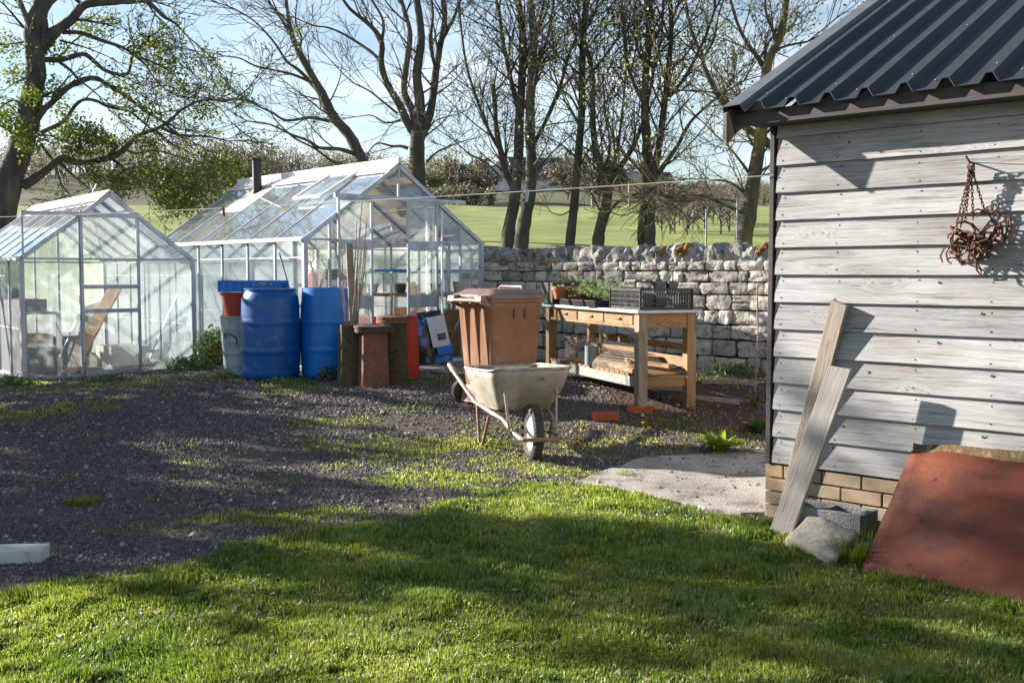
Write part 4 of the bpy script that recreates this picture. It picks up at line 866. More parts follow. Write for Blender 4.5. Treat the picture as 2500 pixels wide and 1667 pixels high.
def big_doors():
    for x0, x1 in ((.405, .873), (1.366, 1.818)):
        d = MB(); y = -.035
        for x in (x0 + .012, x1 - .012): d.box((x, y, .96), (.030, .024, 1.90))
        for z in (.03, 1.90): d.box(((x0 + x1) / 2, y, z), (x1 - x0 - .054, .022, .04))
        d.cur = 0
        for z, t in ((1.385, .095), (.74, .15)): d.box(((x0 + x1) / 2, y, z), (x1 - x0 - .054, .018, t))
        o = d.build('door', M['alu'], g2); g = MB(); g.add([(x0, y + .005, .05), (x1, y + .005, .05), (x1, y + .005, 1.88), (x0, y + .005, 1.88)], [(0, 1, 2, 3)]); g.build('door_glass', M['glass'], o, fixn=False)
    s = MB(); s.box((W2_ / 2 + .1, -.03, .01), (1.6, .12, .03)); s.build('door_sill', M['alu_white'], g2)
    # inner jambs
    j = MB()
    for x in (.90, 1.70, 1.93): j.box((x, .02, .95), (.022, .02, 1.9))
    j.build('door_jamb', M['alu_white'], g2)
    # roof vent on the left slope, raised a little
    h = W2_ / 2; E_ = 1.735 - .29; Pk = 2.61 - .29; sl_ = Vector((h, 0, Pk - E_)); Ls = sl_.length; sl_.normalize(); nr = Vector((-sl_.z, 0, sl_.x))
    y0, y1 = .70, 1.31; top = Vector((h, 0, Pk)) - sl_ * .05 + nr * .03; bot = Vector((h, 0, Pk)) - sl_ * .70 + nr * .075
    v = MB()
    for y in (y0, y1): v.bar(top + Vector((0, y, 0)), bot + Vector((0, y, 0)), .035, .03, up=nr)
    for p in (top, bot): v.bar(p + Vector((0, y0, 0)), p + Vector((0, y1, 0)), .045, .022, up=nr)
    o = v.build('roof_vent', M['alu_white'], g2); g = MB(); Yy = Vector((0, 1, 0)); g.add([top + Yy * y0, top + Yy * y1, bot + Yy * y1, bot + Yy * y0], [(0, 1, 2, 3)]); g.build('vent_glass', M['glass_roof'], o, fixn=False)
    # flue
    R = Matrix.Rotation(Y2, 3, 'Z'); nw = R @ nr; p0 = Vector((A2[0], A2[1], 1.735)); p = at_plane(628, 470, p0, nw); lp = R.transposed() @ (p - Vector((A2[0], A2[1], .29)))
    f = MB(); f.lathe([(.062, -.35), (.062, .02), (.062, .42)], 20); f.lathe([(.075, 0.0), (.066, .02)], 20)
    f.lathe([(.055, .42), (.055, .445)], 16); f.lathe([(.0, .462), (.095, .452), (.095, .444), (.0, .446)], 20)
    fo = f.build('flue', M['black'], g2, smooth=True, loc=lp)
    w = MB(); bay = int(lp.y / (L2 / 6)); y0 = bay * L2 / 6 + .02; y1 = (bay + 1) * L2 / 6 - .02; a = Vector((0, 0, E_)) + nr * .012; b = Vector((h, 0, Pk)) - sl_ * .02 + nr * .012
    w.add([a + sl_ * .75 + Yy * y0, a + sl_ * .75 + Yy * y1, b + Yy * y1, b + Yy * y0], [(0, 1, 2, 3)]); w.build('flue_plate', M['alu_white'], g2, fixn=False)
big_doors()
def loc_pt(A, base, yaw, p): return Vector((A[0], A[1], base)) + Matrix.Rotation(yaw, 3, 'Z') @ Vector(p)
def inside():
    # boards leaning inside the small greenhouse
    for i, (x0, y0, x1, y1, w, z1, lab) in enumerate([(.55, .35, 1.30, .95, .20, 1.02, 'wide orange-brown board leaning inside the small greenhouse door'), (.72, .55, 1.05, 1.05, .26, .80, 'darker board behind the leaning one in the small greenhouse')]):
        mb = MB(); p = loc_pt(A1, .175, Y1, (x0, y0, .02)); q = loc_pt(A1, .175, Y1, (x1, y1, z1)); d = q - p; L_ = d.length; mb.box((0, 0, 0), (w, .03, L_))
        o = mb.build('leaning_board', M['ply'] if i == 0 else M['plank'], None, bevel=.003); z = d.normalized(); x = z.cross(Vector((.3, 1, .2))).normalized(); y = z.cross(x)
        o.matrix_world = Matrix.Translation((p + q) / 2) @ Matrix((x, y, z)).transposed().to_4x4(); tag(o, lab, 'board', 'boards inside the small greenhouse')
    # slatted potting staging inside small greenhouse (left)
    def staging(nm, lab, A, base, yaw, x0, x1, y0, y1, zt, mat, shelf=True):
        r = thing(nm, lab, 'staging', loc_pt(A, base, yaw, ((x0 + x1) / 2, (y0 + y1) / 2, 0)), yaw); w, l_ = x1 - x0, y1 - y0
        s = MB(); k = max(3, int(w / .11))
        for i in range(k): s.box((-w / 2 + w * (i + .5) / k, 0, zt), (w / k - .012, l_, .02))
        s.build('slatted_top', mat, r)
        for sx in (-1, 1):
            for sy in (-1, 1): lg = MB(); lg.box((sx * (w / 2 - .02), sy * (l_ / 2 - .03), zt / 2), (.035, .035, zt)); lg.build('leg', mat, r)
        if shelf: t = MB(); t.box((0, 0, zt * .45), (w, l_, .018)); t.build('shelf', mat, r)
        return r
    staging('staging', 'slatted timber staging inside the small greenhouse left of its door', A1, .175, Y1, .12, .52, .5, 2.8, .72, M['plank'])
    staging('staging', 'timber staging along the far side inside the large greenhouse', A2, .29, Y2, 1.85, 2.42, .35, 3.4, .78, M['benchwood_x'])
    staging('staging', 'orange-topped potting shelf across the back inside the large greenhouse', A2, .29, Y2, .75, 1.75, 1.3, 1.95, .80, M['benchwood_x'])
    # things on the potting shelf
    def boxthing(nm, lab, cat, p, s, mat, yaw=Y2, base=.29, A=A2, lid=True, group=None):
        o = MB(); w, d, h = s; t = .008
        o.box((0, 0, t / 2), (w, d, t)); 
        for sx in (-1, 1): o.box((sx * (w / 2 - t / 2), 0, h / 2), (t, d, h))
        for sy in (-1, 1): o.box((0, sy * (d / 2 - t / 2), h / 2), (w - 2 * t, t, h))
        if lid: o.box((0, 0, h - t), (w - 2 * t, d - 2 * t, t)); o.box((0, 0, h + .004), (w * 1.02, d * .10, .003))
        ob = o.build(nm, mat, None, loc=loc_pt(A, base, yaw, p), rot=(0, 0, yaw + .1), bevel=.002); return tag(ob, lab, cat, group)
    b = boxthing('cardboard_box', 'white cardboard box printed with lettering inside the large greenhouse doorway', 'box', (1.30, 1.45, .815), (.50, .28, .17), M['cardwhite'])
    lettering('Comfort C', .075, b, (-.22, -.1425, .06), M['blue'])
    boxthing('open_crate', 'dark open crate sitting on the white box in the large greenhouse', 'crate', (1.30, 1.50, .99), (.46, .3, .13), M['plank'], lid=False)
    boxthing('seed_tin', 'small red and blue tin on the shelf beside the white box', 'tin', (.98, 1.42, .815), (.10, .08, .26), M['red'])
    boxthing('red_crate', 'bright red crate standing low in the large greenhouse doorway', 'crate', (1.22, .52, .30), (.36, .26, .24), M['red'])
    boxthing('white_box', 'pale box under the shelf inside the large greenhouse', 'box', (1.05, .85, .0), (.45, .35, .56), M['cardwhite'])
    boxthing('seed_tray', 'bright blue tray high on the staging seen through the right door glass', 'tray', (2.08, 1.25, 1.07), (.42, .26, .05), M['blue2'], lid=False)
    sh = MB(); sh.box((0, 0, 0), (.5, .9, .02)); sh.tube([(-.22, -.4, -.29), (-.22, -.4, 0)], .008, 5); sh.tube([(.22, -.4, -.29), (.22, -.4, 0)], .008, 5); sh.tube([(-.22, .4, -.29), (-.22, .4, 0)], .008, 5); sh.tube([(.22, .4, -.29), (.22, .4, 0)], .008, 5)
    o = sh.build('wire_shelf', M['alu'], None, loc=loc_pt(A2, .29, Y2, (2.1, 1.4, 1.08)), rot=(0, 0, Y2)); tag(o, 'small raised shelf carrying the bright blue tray in the large greenhouse', 'shelf')
    def pot(p, r, h, mat, lab, group, plant=False, A=A2, base=.29, yaw=Y2, world=None):
        q = world if world is not None else loc_pt(A, base, yaw, p); root = thing('plant_pot', lab, 'pot', q, random.random() * 6, group)
        m_ = MB(); m_.lathe([(0, .004), (r * .68, .004), (r * .72, .02), (r * .95, h * .78), (r * 1.06, h * .78), (r * 1.08, h), (r * .95, h), (r * .9, h * .85), (0, h * .85)], 16); m_.build('pot', mat, root, smooth=True)
        if plant: leaves(root, r * 1.3, h * .85, h * 2.2, 26, .03)
        return root
    specs = [((2.0, .7, .80), .07, .12, 'terra', 'terracotta pot at the near end of the greenhouse staging'), ((2.15, .95, .80), .06, .16, 'yellow', 'yellow pot on the greenhouse staging'), ((2.25, 1.3, .80), .07, .12, 'greypot', 'grey pot under the raised blue tray'), ((2.0, 1.6, .80), .08, .13, 'cardwhite', 'white pot in the middle of the greenhouse staging'), ((2.2, 2.2, .80), .08, .13, 'terra', 'terracotta pot at the back of the greenhouse staging'), ((1.62, 1.45, .81), .06, .11, 'cardwhite', 'small white pot at the right end of the potting shelf')]
    for p, r, h, mt, lab in specs: pot(p, r, h, M[mt], lab, 'pots inside the large greenhouse')
    for p, s_, mt, lab in (((.42, 1.1, .0), (.5, .6, .30), 'plank', 'grey wooden crate on the floor of the small greenhouse'), ((.45, 1.75, .0), (.45, .45, .42), 'ply', 'brown wooden crate further back in the small greenhouse'), ((1.50, 1.4, .0), (.5, .5, .26), 'cardwhite', 'pale box on the right side of the small greenhouse floor'), ((1.0, 2.3, .0), (.55, .4, .34), 'black', 'dark crate at the back of the small greenhouse'), ((.30, .9, .74), (.25, .3, .14), 'greypot', 'grey tray on the small greenhouse staging')):
        boxthing('crate', lab, 'crate', p, s_, M[mt], yaw=Y1, base=.175, A=A1, lid=False, group='crates in the small greenhouse')
    # plywood sheet and pale sack leaning by right door
    mb = MB(); mb.box((0, 0, .32), (.45, .02, .64)); o = mb.build('leaning_board', M['ply'], None, loc=loc_pt(A2, .29, Y2, (1.56, .14, 0.02)), rot=(-.12, 0, Y2)); tag(o, 'pale stained board standing behind the right sliding door', 'board')
    mb = MB(); mb.box((0, 0, .3), (.62, .3, .62)); mb.box((0, -.16, .16), (.60, .02, .20)); mb.box((0, -.16, .42), (.60, .02, .20)); o = mb.build('wooden_box', M['benchwood_x'], None, loc=loc_pt(A2, .29, Y2, (2.14, .35, 0.0)), rot=(0, 0, Y2)); tag(o, 'brown timber box under the near end of the staging', 'box')
# leafy clump helper
def leaves(parent, rad, z0, hgt, n, size, mat='leaf', dome=True, name='leaves', up=.5, long=1.0):
    V = []; T = []
    for i in range(n):
        a = random.uniform(0, 2 * PI); el = random.uniform(0, 1); r = rad * math.sqrt(random.random()) * (math.sqrt(max(0, 1 - el * el)) * .5 + .5 if dome else 1)
        c = Vector((r * math.cos(a), r * math.sin(a), z0 + hgt * el * (1 - .4 * (r / rad) ** 2) * random.uniform(.4, 1)))
        nrm = (Vector((math.cos(a), math.sin(a), up)) + Vector((random.gauss(0, .5), random.gauss(0, .5), random.gauss(0, .5)))).normalized(); t = nrm.orthogonal(); t.rotate(Matrix.Rotation(random.uniform(0, 6.3), 3, nrm)); t.normalize(); b = nrm.cross(t); s_ = size * random.uniform(.6, 1.3)
        V += [c - t * s_ * .5 * long, c + b * s_ * .32 + nrm * s_ * .08, c + t * s_ * .5 * long, c - b * s_ * .32 + nrm * s_ * .08]; T += [random.random()] * 4
    V = np.array([tuple(v) for v in V]); F = np.arange(len(V)).reshape(-1, 4)
    return npmesh(name, V, F4=F, mats=M[mat], tone=T, parent=parent)
inside()
# ================================================================ BARRELS, DUSTBIN, POTS
def barrel(p, label, mat, lid):
    root = thing('barrel', label, 'barrel', p, random.random(), 'blue plastic barrels'); b = MB(); R = .30
    prof = [(0, .012), (R - .05, .012), (R - .02, .03), (R - .008, .07)]
    for z in np.linspace(.10, .83, 34):
        r = R - .010 + .012 * math.sin(PI * (z - .1) / .73)
        for zc in (.31, .60):
            d = abs(z - zc)
            if d < .022: r += .010 * math.cos(d / .022 * PI / 2)
        prof.append((r, z))
    prof += [(R - .018, .87), (R - .042, .905), (R - .05, .92), (R - .038, .925), (R - .038, .945), (R - .052, .948)]
    if not lid: prof = [(r if z < .80 else R - .012 - .012 * (z - .80) / .15, z) for r, z in prof]
    if lid: prof += [(R - .06, .93), (0, .93)]
    else: prof += [(R - .036, .93), (R - .03, .86), (R - .02, .8), (R - .02, .08), (0, .04)]
    b.lathe(prof, 48); b.build('body', mat, root, smooth=True, solid=0)
    if lid:
        l = MB()
        for x, y in ((.14, .05), (-.13, -.04)): l.lathe([(.035, .93), (.035, .945), (0, .945)], 16, (x, y, 0))
        l.build('bung', M['black'], root)
    return root
pb1 = ground_pt(664, 918); pb2 = ground_pt(797, 912)
pb1 = Vector((-2.50, 11.02, .0)); pb2 = Vector((-1.92, 11.18, .0))
for p in (pb1, pb2): p.z = gzf(p.x, p.y) - .01
barrel(pb1, 'left blue plastic barrel in front of the blue crate', M['blue'], True)
barrel(pb2, 'right brighter blue open barrel beside the bamboo canes', M['blue2'], False)
def dustbin():
    p = Vector((-2.90, 11.42, 0)); p.z = gzf(p.x, p.y) - .01; root = thing('dustbin', 'galvanised steel dustbin left of the blue barrels', 'dustbin', p)
    b = MB(); prof = [(0, .02), (.185, .02), (.19, 0), (.195, .03)] + [(.19 + .035 * z / .62 + (.003 if int(z * 50) % 6 == 0 else 0), z) for z in np.linspace(.05, .62, 24)] + [(.232, .625), (.232, .64), (.222, .64), (.21, .6), (.18, .03)]
    b.lathe(prof, 40); b.build('body', M['galv'], root, smooth=True)
    for a in (-1.9, 1.2):
        h = MB(); c, s_ = math.cos(a), math.sin(a); t = Vector((-s_, c, 0)); o = Vector((c, s_, 0)); h.tube([o * .212 - t * .07 + Vector((0, 0, .40)), o * .212 - t * .07 + Vector((0, 0, .44)), o * .255 - t * .05 + Vector((0, 0, .46)), o * .26 + Vector((0, 0, .455)), o * .255 + t * .05 + Vector((0, 0, .44)), o * .212 + t * .07 + Vector((0, 0, .40)), o * .21 + t * .07 + Vector((0, 0, .34))], .006, 6); h.build('handle', M['nail'], root)
    q = p + Vector((0, 0, .60)); r = thing('red_tub', 'red plastic tub standing in the mouth of the galvanised dustbin', 'tub', q); b = MB()
    b.lathe([(0, .01), (.175, .01), (.18, .03), (.205, .26), (.225, .262), (.228, .285), (.21, .285), (.195, .26), (.17, .03), (0, .03)], 40); b.build('body', M['redtub'], r, smooth=True)
    # blue crate across tub and barrel
    c = Vector((-2.76, 11.40, p.z + .895)); r = thing('blue_crate', 'blue plastic bread crate lying on the red tub behind the left barrel', 'crate', c, .04); w, d, h = .64, .42, .12
    s = MB(); t = .008; s.box((0, 0, .006), (w - .04, d - .04, .010))
    def side(ax, L_, off):
        for z, hh in ((.012, .018), (h - .012, .024)): 
            sz = (L_, t, hh) if ax == 0 else (t, L_, hh); c_ = (0, off, z) if ax == 0 else (off, 0, z); s.box(c_, sz)
        sz = (L_, t * .5, h - .03) if ax == 0 else (t * .5, L_, h - .03); c_ = (0, off * .99, h / 2) if ax == 0 else (off * .99, 0, h / 2); s.box(c_, sz)
        k = int(L_ / .075)
        for i in range(k + 1):
            x = -L_ / 2 + L_ * i / k; c_ = (x, off * 1.015, h / 2) if ax == 0 else (off * 1.015, x, h / 2); sz = (.008, .016, h) if ax == 0 else (.016, .008, h); s.box(c_, sz)
    side(0, w, -d / 2); side(0, w, d / 2); side(1, d, -w / 2); side(1, d, w / 2); s.build('crate_body', M['blue2'], r)
    lettering('UNIS', .044, r, (.075, -d / 2 - .014, .070), M['yellow']); lettering('T', .036, r, (.035, -d / 2 - .014, .070), M['cardwhite']); lettering('V', .036, r, (.215, -d / 2 - .014, .070), M['cardwhite'])
dustbin()
def chimney_pots():
    def pot(name, label, px, yb, R, H, mat, collar, square=False, tilt=0, cmat=None, z_extra=0):
        q = ground_pt(px, yb); q.y += R * .8; q.z = gzf(q.x, q.y) - .01; r = thing(name, label, 'chimney pot', q, .35, 'clay pots beside the barrels'); r.rotation_euler = (tilt, 0, .35)
        b = MB()
        def ring(rr, z): return rrect(0, 0, rr * 2, rr * 2, rr * .28, z, 4) if square else [(rr * math.cos(2 * PI * i / 28), rr * math.sin(2 * PI * i / 28), z) for i in range(28)]
        outer = [ring(R * 1.03, 0), ring(R * 1.03, .03), ring(R, .06), ring(R * .94, H * .5), ring(R * .9, H * .86)]
        inner = [ring(R * .74, H), ring(R * .74, H * .5), ring(R * .7, .02)]
        if not collar: outer.append(ring(R * .9, H))
        b.loft(outer + ([ring(R * .92, H)] if collar else []) + inner, cap0=False, cap1=True); b.build('body', mat, r, smooth=True)
        if collar:
            c = MB(); c.loft([ring(R * .9, H * .875), ring(R * collar, H * .885), ring(R * (collar + .02), H * .92), ring(R * collar * .97, H * .93), ring(R * collar * 1.0, H * .945), ring(R * collar, H * .985), ring(R * .98, H), ring(R * .76, H + .002)], cap0=False, cap1=False); c.build('collar', cmat or M['claydark'], r, smooth=True)
        return r
    pot('chimney_pot', 'dark mossy square clay pot holding the bamboo canes', 852, 940, .115, .60, M['clay2'], 0, True)
    pot('chimney_pot', 'reddish lichened clay pot with a thick dark collar, frontmost of the group', 908, 944, .135, .60, M['clay'], 1.36, True)
    pot('chimney_pot', 'olive brown round clay pot with rolled rim, behind the frontmost one', 958, 935, .150, .68, M['clay2'], 1.14, False, cmat=M['clay'])
    pot('chimney_pot', 'bright orange-red clay pot at the right end of the group', 990, 923, .135, .66, M['redclay'], 0, False)
    base = ground_pt(852, 940); bx, by = base.x, base.y + .10; zb = gzf(bx, by)
    cl_ = []
    for i in range(15):
        a = random.uniform(0, 6.28); rr = random.uniform(0, .07); lean = random.uniform(.02, .16); la = random.choice((0, 0, PI)) + random.uniform(-1.0, 1.0); L_ = random.uniform(1.05, 1.75)
        p0 = Vector((bx + rr * math.cos(a), by + rr * math.sin(a), zb + .06)); d = Vector((math.cos(la) * lean, math.sin(la) * lean, 1)).normalized(); mb = MB(); k = 8; pts = [d * (L_ * j / k) + Vector((.004 * math.sin(j * 1.7 + i), .004 * math.cos(j + i), 0)) for j in range(k + 1)]
        mb.tube(pts, [.0065 - .002 * j / k for j in range(k + 1)], 6)
        for j in range(1, int(L_ / .22)): mb.lathe([(.0062, -.003), (.0085, 0), (.0062, .003)], 6, d * (.22 * j))
        o = mb.build('bamboo_cane', M['cane'] if i % 3 else M['plank'], None, loc=p0); cl_.append((p0.x + d.x * L_, o))
    for i, (_, o) in enumerate(sorted(cl_, key=lambda q: q[0])): tag(o, 'thin bamboo cane in the mossy clay pot, ' + ORD[i] + ' tip from the left', 'cane', 'bamboo canes in the clay pot')
    mb = MB(); mb.box((0, 0, .67), (.065, .028, 1.30)); o = mb.build('grey_lath', M['plank'], None, loc=(bx + .05, by + .0, zb + .06), rot=(-.02, -.035, .3), bevel=.003); tag(o, 'broad grey wooden lath standing among the bamboo canes', 'lath')
chimney_pots()
def compost_bag():
    q = Vector((-.93, 12.60, .29)); r = thing('compost_bag', 'half empty black and blue compost bag with pale label slumped at the greenhouse doorway', 'bag', q, math.radians(20)); r.rotation_euler = (0, math.radians(-9), math.radians(20)); b = MB(); loops = []
    for i in range(15):
        t = i / 14; w = .46 * (1 - .22 * t + .10 * math.sin(PI * t)); d = .22 * (1 - .35 * t) * (1 if t < .95 else .5); z = .62 * t; lp = []
        for j in range(28):
            a = 2 * PI * j / 28; x = math.copysign(abs(math.cos(a)) ** .7, math.cos(a)) * w / 2; y = math.copysign(abs(math.sin(a)) ** .7, math.sin(a)) * d / 2; nn = mnoise.noise_vector(Vector((x * 9, y * 9, z * 9))) * .030; f = .0 if i == 0 else 1; lp.append((x + nn.x * f, y + nn.y * f, z + nn.z * f * .8))
        loops.append(lp)
    b.loft(loops); m_, t_, bs, o_ = newmat('bag_plastic'); n = t_.nodes.new; l = t_.links.new; bs.inputs['Roughness'].default_value = .25
    tc = n('ShaderNodeTexCoord'); nz = n('ShaderNodeTexNoise'); nz.inputs['Scale'].default_value = 7; l(tc.outputs['Object'], nz.inputs['Vector']); cr = n('ShaderNodeValToRGB'); e = cr.color_ramp.elements; cr.color_ramp.interpolation = 'CONSTANT'; e[0].color = (.006, .006, .01, 1); e[1].position = .53; e[1].color = (.015, .13, .42, 1); l(nz.outputs[0], cr.inputs[0]); l(cr.outputs[0], bs.inputs['Base Color'])
    b.build('bag_body', m_, r, smooth=True)
    lb = MB()
    for col, (x0, x1, z0, z1) in enumerate(((-.06, .165, .20, .56), (-.02, .18, .10, .20), (.02, .13, .27, .35))):
        lb.cur = col; k = 6; vs = []
        for i in range(k + 1):
            for j in range(k + 1):
                x = x0 + (x1 - x0) * i / k; z = z0 + (z1 - z0) * j / k; y = -.128 + .045 * z - .012 * math.cos(x * 9) - .003 * (col > 1) + (x * .12); vs.append((x + .06 - .06 * z, y, z))
        lb.add(vs, [(i * (k + 1) + j, (i + 1) * (k + 1) + j, (i + 1) * (k + 1) + j + 1, i * (k + 1) + j + 1) for i in range(k) for j in range(k)])
    lb.build('bag_label', [M['cardwhite'], M['blue2'], M['greypot']], r, solid=.003)
compost_bag()
def wheelie_bin():
    # local: x along the long side (handle side at -x, lid opening at +x), y towards the far side
    near = ground_pt(1200, 1006); yaw = math.radians(38); R = Matrix.Rotation(yaw, 3, 'Z'); hx, hy = .27, .235
    top_corner = near; c = Vector((near.x, near.y, 0)) + R @ Vector((hx, hy, 0)); c.z = gzf(c.x, c.y); r = thing('wheelie_bin', 'brown plastic wheelie bin with closed lid behind the wheelbarrow', 'bin', c, yaw)
    b = MB(); H = .93; L0 = [(.44, .40, 0), (.45, .41, .02), (.52, .47, .45), (.575, .505, .84), (.58, .51, .845), (.58, .51, .90), (.62, .55, .905), (.62, .55, H)]
    b.loft([rrect(0, 0, w, d, .045, z, 5) for w, d, z in L0], cap1=False)
    b.loft([rrect(0, 0, w, d, .035, z, 5) for w, d, z in ((.60, .53, H), (.56, .49, .9), (.42, .38, .05))], cap0=False)
    # ribs on near side face and rear recess ribs
    def face_y(z): return -(.20 + (.2525 - .20) * z / .84)
    def face_x(z): return -(.22 + (.2875 - .22) * z / .84)
    for x in (-.035, .085):
        b.box((x, -.262, .80), (.014, .016, .09))
    for y in (-.16, -.02, .12):
        w_ = .035 if y != -.02 else .05
        b.hexa([(face_x(.05) - .0, y - w_ / 2, .05), (face_x(.05) + .02, y - w_ / 2, .05), (face_x(.05) + .02, y + w_ / 2, .05), (face_x(.05), y + w_ / 2, .05), (face_x(.84) - .028, y - w_ / 2, .86), (face_x(.84) + .02, y - w_ / 2, .86), (face_x(.84) + .02, y + w_ / 2, .86), (face_x(.84) - .028, y + w_ / 2, .86)])
    b.hexa([(-.29, -.20, .02), (-.16, -.20, .02), (-.16, .20, .02), (-.29, .20, .02), (-.25, -.20, .17), (-.16, -.20, .17), (-.16, .20, .17), (-.25, .20, .17)])
    b.build('body', M['bin'], r, smooth=True, bevel=.004)
    hb = MB(); hb.tube([(-.375, -.24, H - .01), (-.375, .24, H - .01)], .018, 12)
    for y in (-.225, -.07, .07, .225): hb.hexa([(-.38, y - .016, H - .035), (-.28, y - .016, H - .07), (-.28, y + .016, H - .07), (-.38, y + .016, H - .035), (-.38, y - .016, H + .012), (-.28, y - .016, H + .01), (-.28, y + .016, H + .01), (-.38, y + .016, H + .012)])
    hb.build('handle_bar', M['bin_lid'], r, smooth=True)
    l = MB(); lo = [(.64, .575, H + .002), (.66, .59, H + .004), (.665, .595, H + .035), (.63, .57, H + .045), (.58, .52, H + .058), (.56, .50, H + .060), (.50, .42, H + .085), (.44, .36, H + .090)]
    l.loft([rrect(.0, 0, w, d, .05, z, 5) for w, d, z in lo]); l.box((.345, 0, H + .018), (.06, .40, .022))
    for y in (-.2, .2): l.hexa([(-.395, y - .05, H - .02), (-.30, y - .05, H + .0), (-.30, y + .05, H + .0), (-.395, y + .05, H - .02), (-.39, y - .05, H + .03), (-.30, y - .05, H + .042), (-.30, y + .05, H + .042), (-.39, y + .05, H + .03)])
    l.tube([(.12, -.17, H + .085), (.13, -.15, H + .108), (.13, .15, H + .108), (.12, .17, H + .085)], .012, 8)
    l.build('lid', M['bin_lid'], r, smooth=True, bevel=.004)
    for s_ in (-1, 1):
        w = MB(); RR = Matrix.Rotation(PI / 2, 3, 'X'); w.lathe([(.0, .022), (.06, .022), (.07, .015), (.085, .026), (.1, .024), (.1, -.024), (.085, -.026), (.0, -.02)], 28, (-.24, s_ * .255, .10), RR); w.build('wheel', M['rubber'], r, smooth=True)
    a = MB(); a.tube([(-.24, -.25, .10), (-.24, .25, .10)], .011, 8); a.build('axle', M['nail'], r)
wheelie_bin()
def wheelbarrow():
    al = math.radians(15); # forward direction of the barrow
    fw = Vector((math.sin(al), -math.cos(al), 0)); wc = ground_pt(1299, 1123); base = Vector((wc.x, wc.y + .08, 0)); base.z = gzf(base.x, base.y)
    # local frame: y = forward, x = right seen from behind => world yaw
    yaw = math.atan2(fw.y, fw.x) - PI / 2; r = thing('wheelbarrow', 'muddy pale steel wheelbarrow standing in front of the brown bin', 'wheelbarrow', base, yaw)
    g = lambda dz=0: 0.0
    # tray, rim from y=-.20 (front) back to -1.02
    def loop(x0, x1, yf, yb, z, zb, rr, k=5, fx=1.0):
        pts = rrect(0, (yf + yb) / 2, x1 * 2, yf - yb, rr, 0, k); out = []
        for (x, y, _) in pts:
            t = (yf - y) / (yf - yb); out.append((x * (fx + (1 - fx) * t), y, z + (zb - z) * t))
        return out
    t = MB(); rim = loop(0, .315, .02, -.90, .655, .60, .075, fx=.98); mid = loop(0, .28, -.05, -.82, .50, .45, .065, fx=.95); bot = loop(0, .22, -.20, -.66, .335, .31, .05, fx=.9)
    wav = [(x, y, z + .012 * math.sin(x * 13 + y * 7) + .006 * math.sin(y * 21)) for x, y, z in rim]
    t.loft([bot, [tuple(Vector(a).lerp(Vector(b), .5)) for a, b in zip(bot, mid)], mid, [tuple(Vector(a).lerp(Vector(b), .6)) for a, b in zip(mid, wav)], wav], cap1=False)
    t.build('tray', M['barrow'], r, smooth=True, solid=.004)
    rm = MB(); rm.tube(wav + wav[:1], .010, 8, cap=False); rm.build('tray_rim', M['barrow_tube'], r, smooth=True)
    # main tubes: handle -> under tray -> front loop
    HZ = [(-1.42, .56, .31), (-1.28, .525, .31), (-.75, .335, .255), (-.30, .295, .215), (-.12, .28, .19), (.02, .20, .15), (.20, .175, .135)]
    for s_ in (-1, 1):
        f = MB(); f.tube([(s_ * x, y, z) for y, z, x in HZ], .0165, 10); f.build('frame_tube', M['barrow_tube'], r, smooth=True)
        g_ = MB(); g_.tube([(s_ * .31, -1.46, .571), (s_ * .31, -1.30, .531)], .021, 10); g_.build('grip', M['barrow_tube'], r, smooth=True)
        lg = MB(); lg.tube([(s_ * .255, -.66, .33), (s_ * .262, -.56, .06), (s_ * .262, -.53, .012), (s_ * .262, -.47, .012), (s_ * .262, -.44, .05), (s_ * .25, -.28, .29)], .0125, 8); lg.build('leg', M['rusttube'], r, smooth=True)
        st = MB(); st.tube([(s_ * .20, -.055, .50), (s_ * .195, -.03, .47), (s_ * .175, .03, .19), (s_ * .15, .03, .165)], .0105, 8); st.lathe([(.016, 0), (.016, .008), (0, .01)], 8, (s_ * .20, -.058, .50), Matrix.Rotation(-PI / 2, 3, 'X')); st.build('tray_stay', M['barrow_tube'], r, smooth=True)
    fb = MB(); fb.tube([(-.135, .20, .175), (-.13, .235, .175), (-.05, .25, .172), (.05, .25, .172), (.13, .235, .175), (.135, .20, .175)], .0165, 10); fb.build('nose_bar', M['rusttube'], r, smooth=True)
    cr = MB(); cr.bar((-.21, -.3, .30), (.21, -.3, .30), .03, .006); cr.build('cross_bar', M['rusttube'], r)
    R = Matrix.Rotation(PI / 2, 3, 'Y'); wc = Vector((0, .02, .197)); ty = MB(); pr = []
    for i in range(17):
        a = PI * i / 16; pr.append((.158 + .040 * math.sin(a), .041 * math.cos(a)))
    pr = [(.135, .028)] + pr + [(.135, -.028)]; ty.lathe(pr, 40, wc, R)
    for i in range(40):
        a = 2 * PI * i / 40
        for s_ in (-1, 1):
            c = wc + Vector((s_ * .018, math.cos(a) * .194, math.sin(a) * .194)); e = Vector((0, math.cos(a), math.sin(a))); tt = Vector((0, -math.sin(a), math.cos(a))); ty.box(c, (.026, .013, .012), Matrix((Vector((1, 0, 0)), tt, e)).transposed())
    to = ty.build('wheel', M['rubber'], r, smooth=True)
    rim_ = MB(); rim_.lathe([(.137, .030), (.142, .026), (.128, .010), (.05, .020), (.03, .034), (.012, .036), (.012, -.036), (.03, -.034), (.05, -.02), (.128, -.010), (.142, -.026), (.137, -.030)], 32, wc, R); rim_.build('wheel_rim', M['cardwhite'], to, smooth=True)
    ax = MB(); ax.tube([(-.15, .02, .197), (.15, .02, .197)], .009, 8)
    for s_ in (-1, 1): ax.tube([(s_ * .10, .02, .197), (s_ * .16, .0, .17), (s_ * .17, -.02, .19)], .008, 6)
    ax.build('axle', M['rusttube'], r)
wheelbarrow()
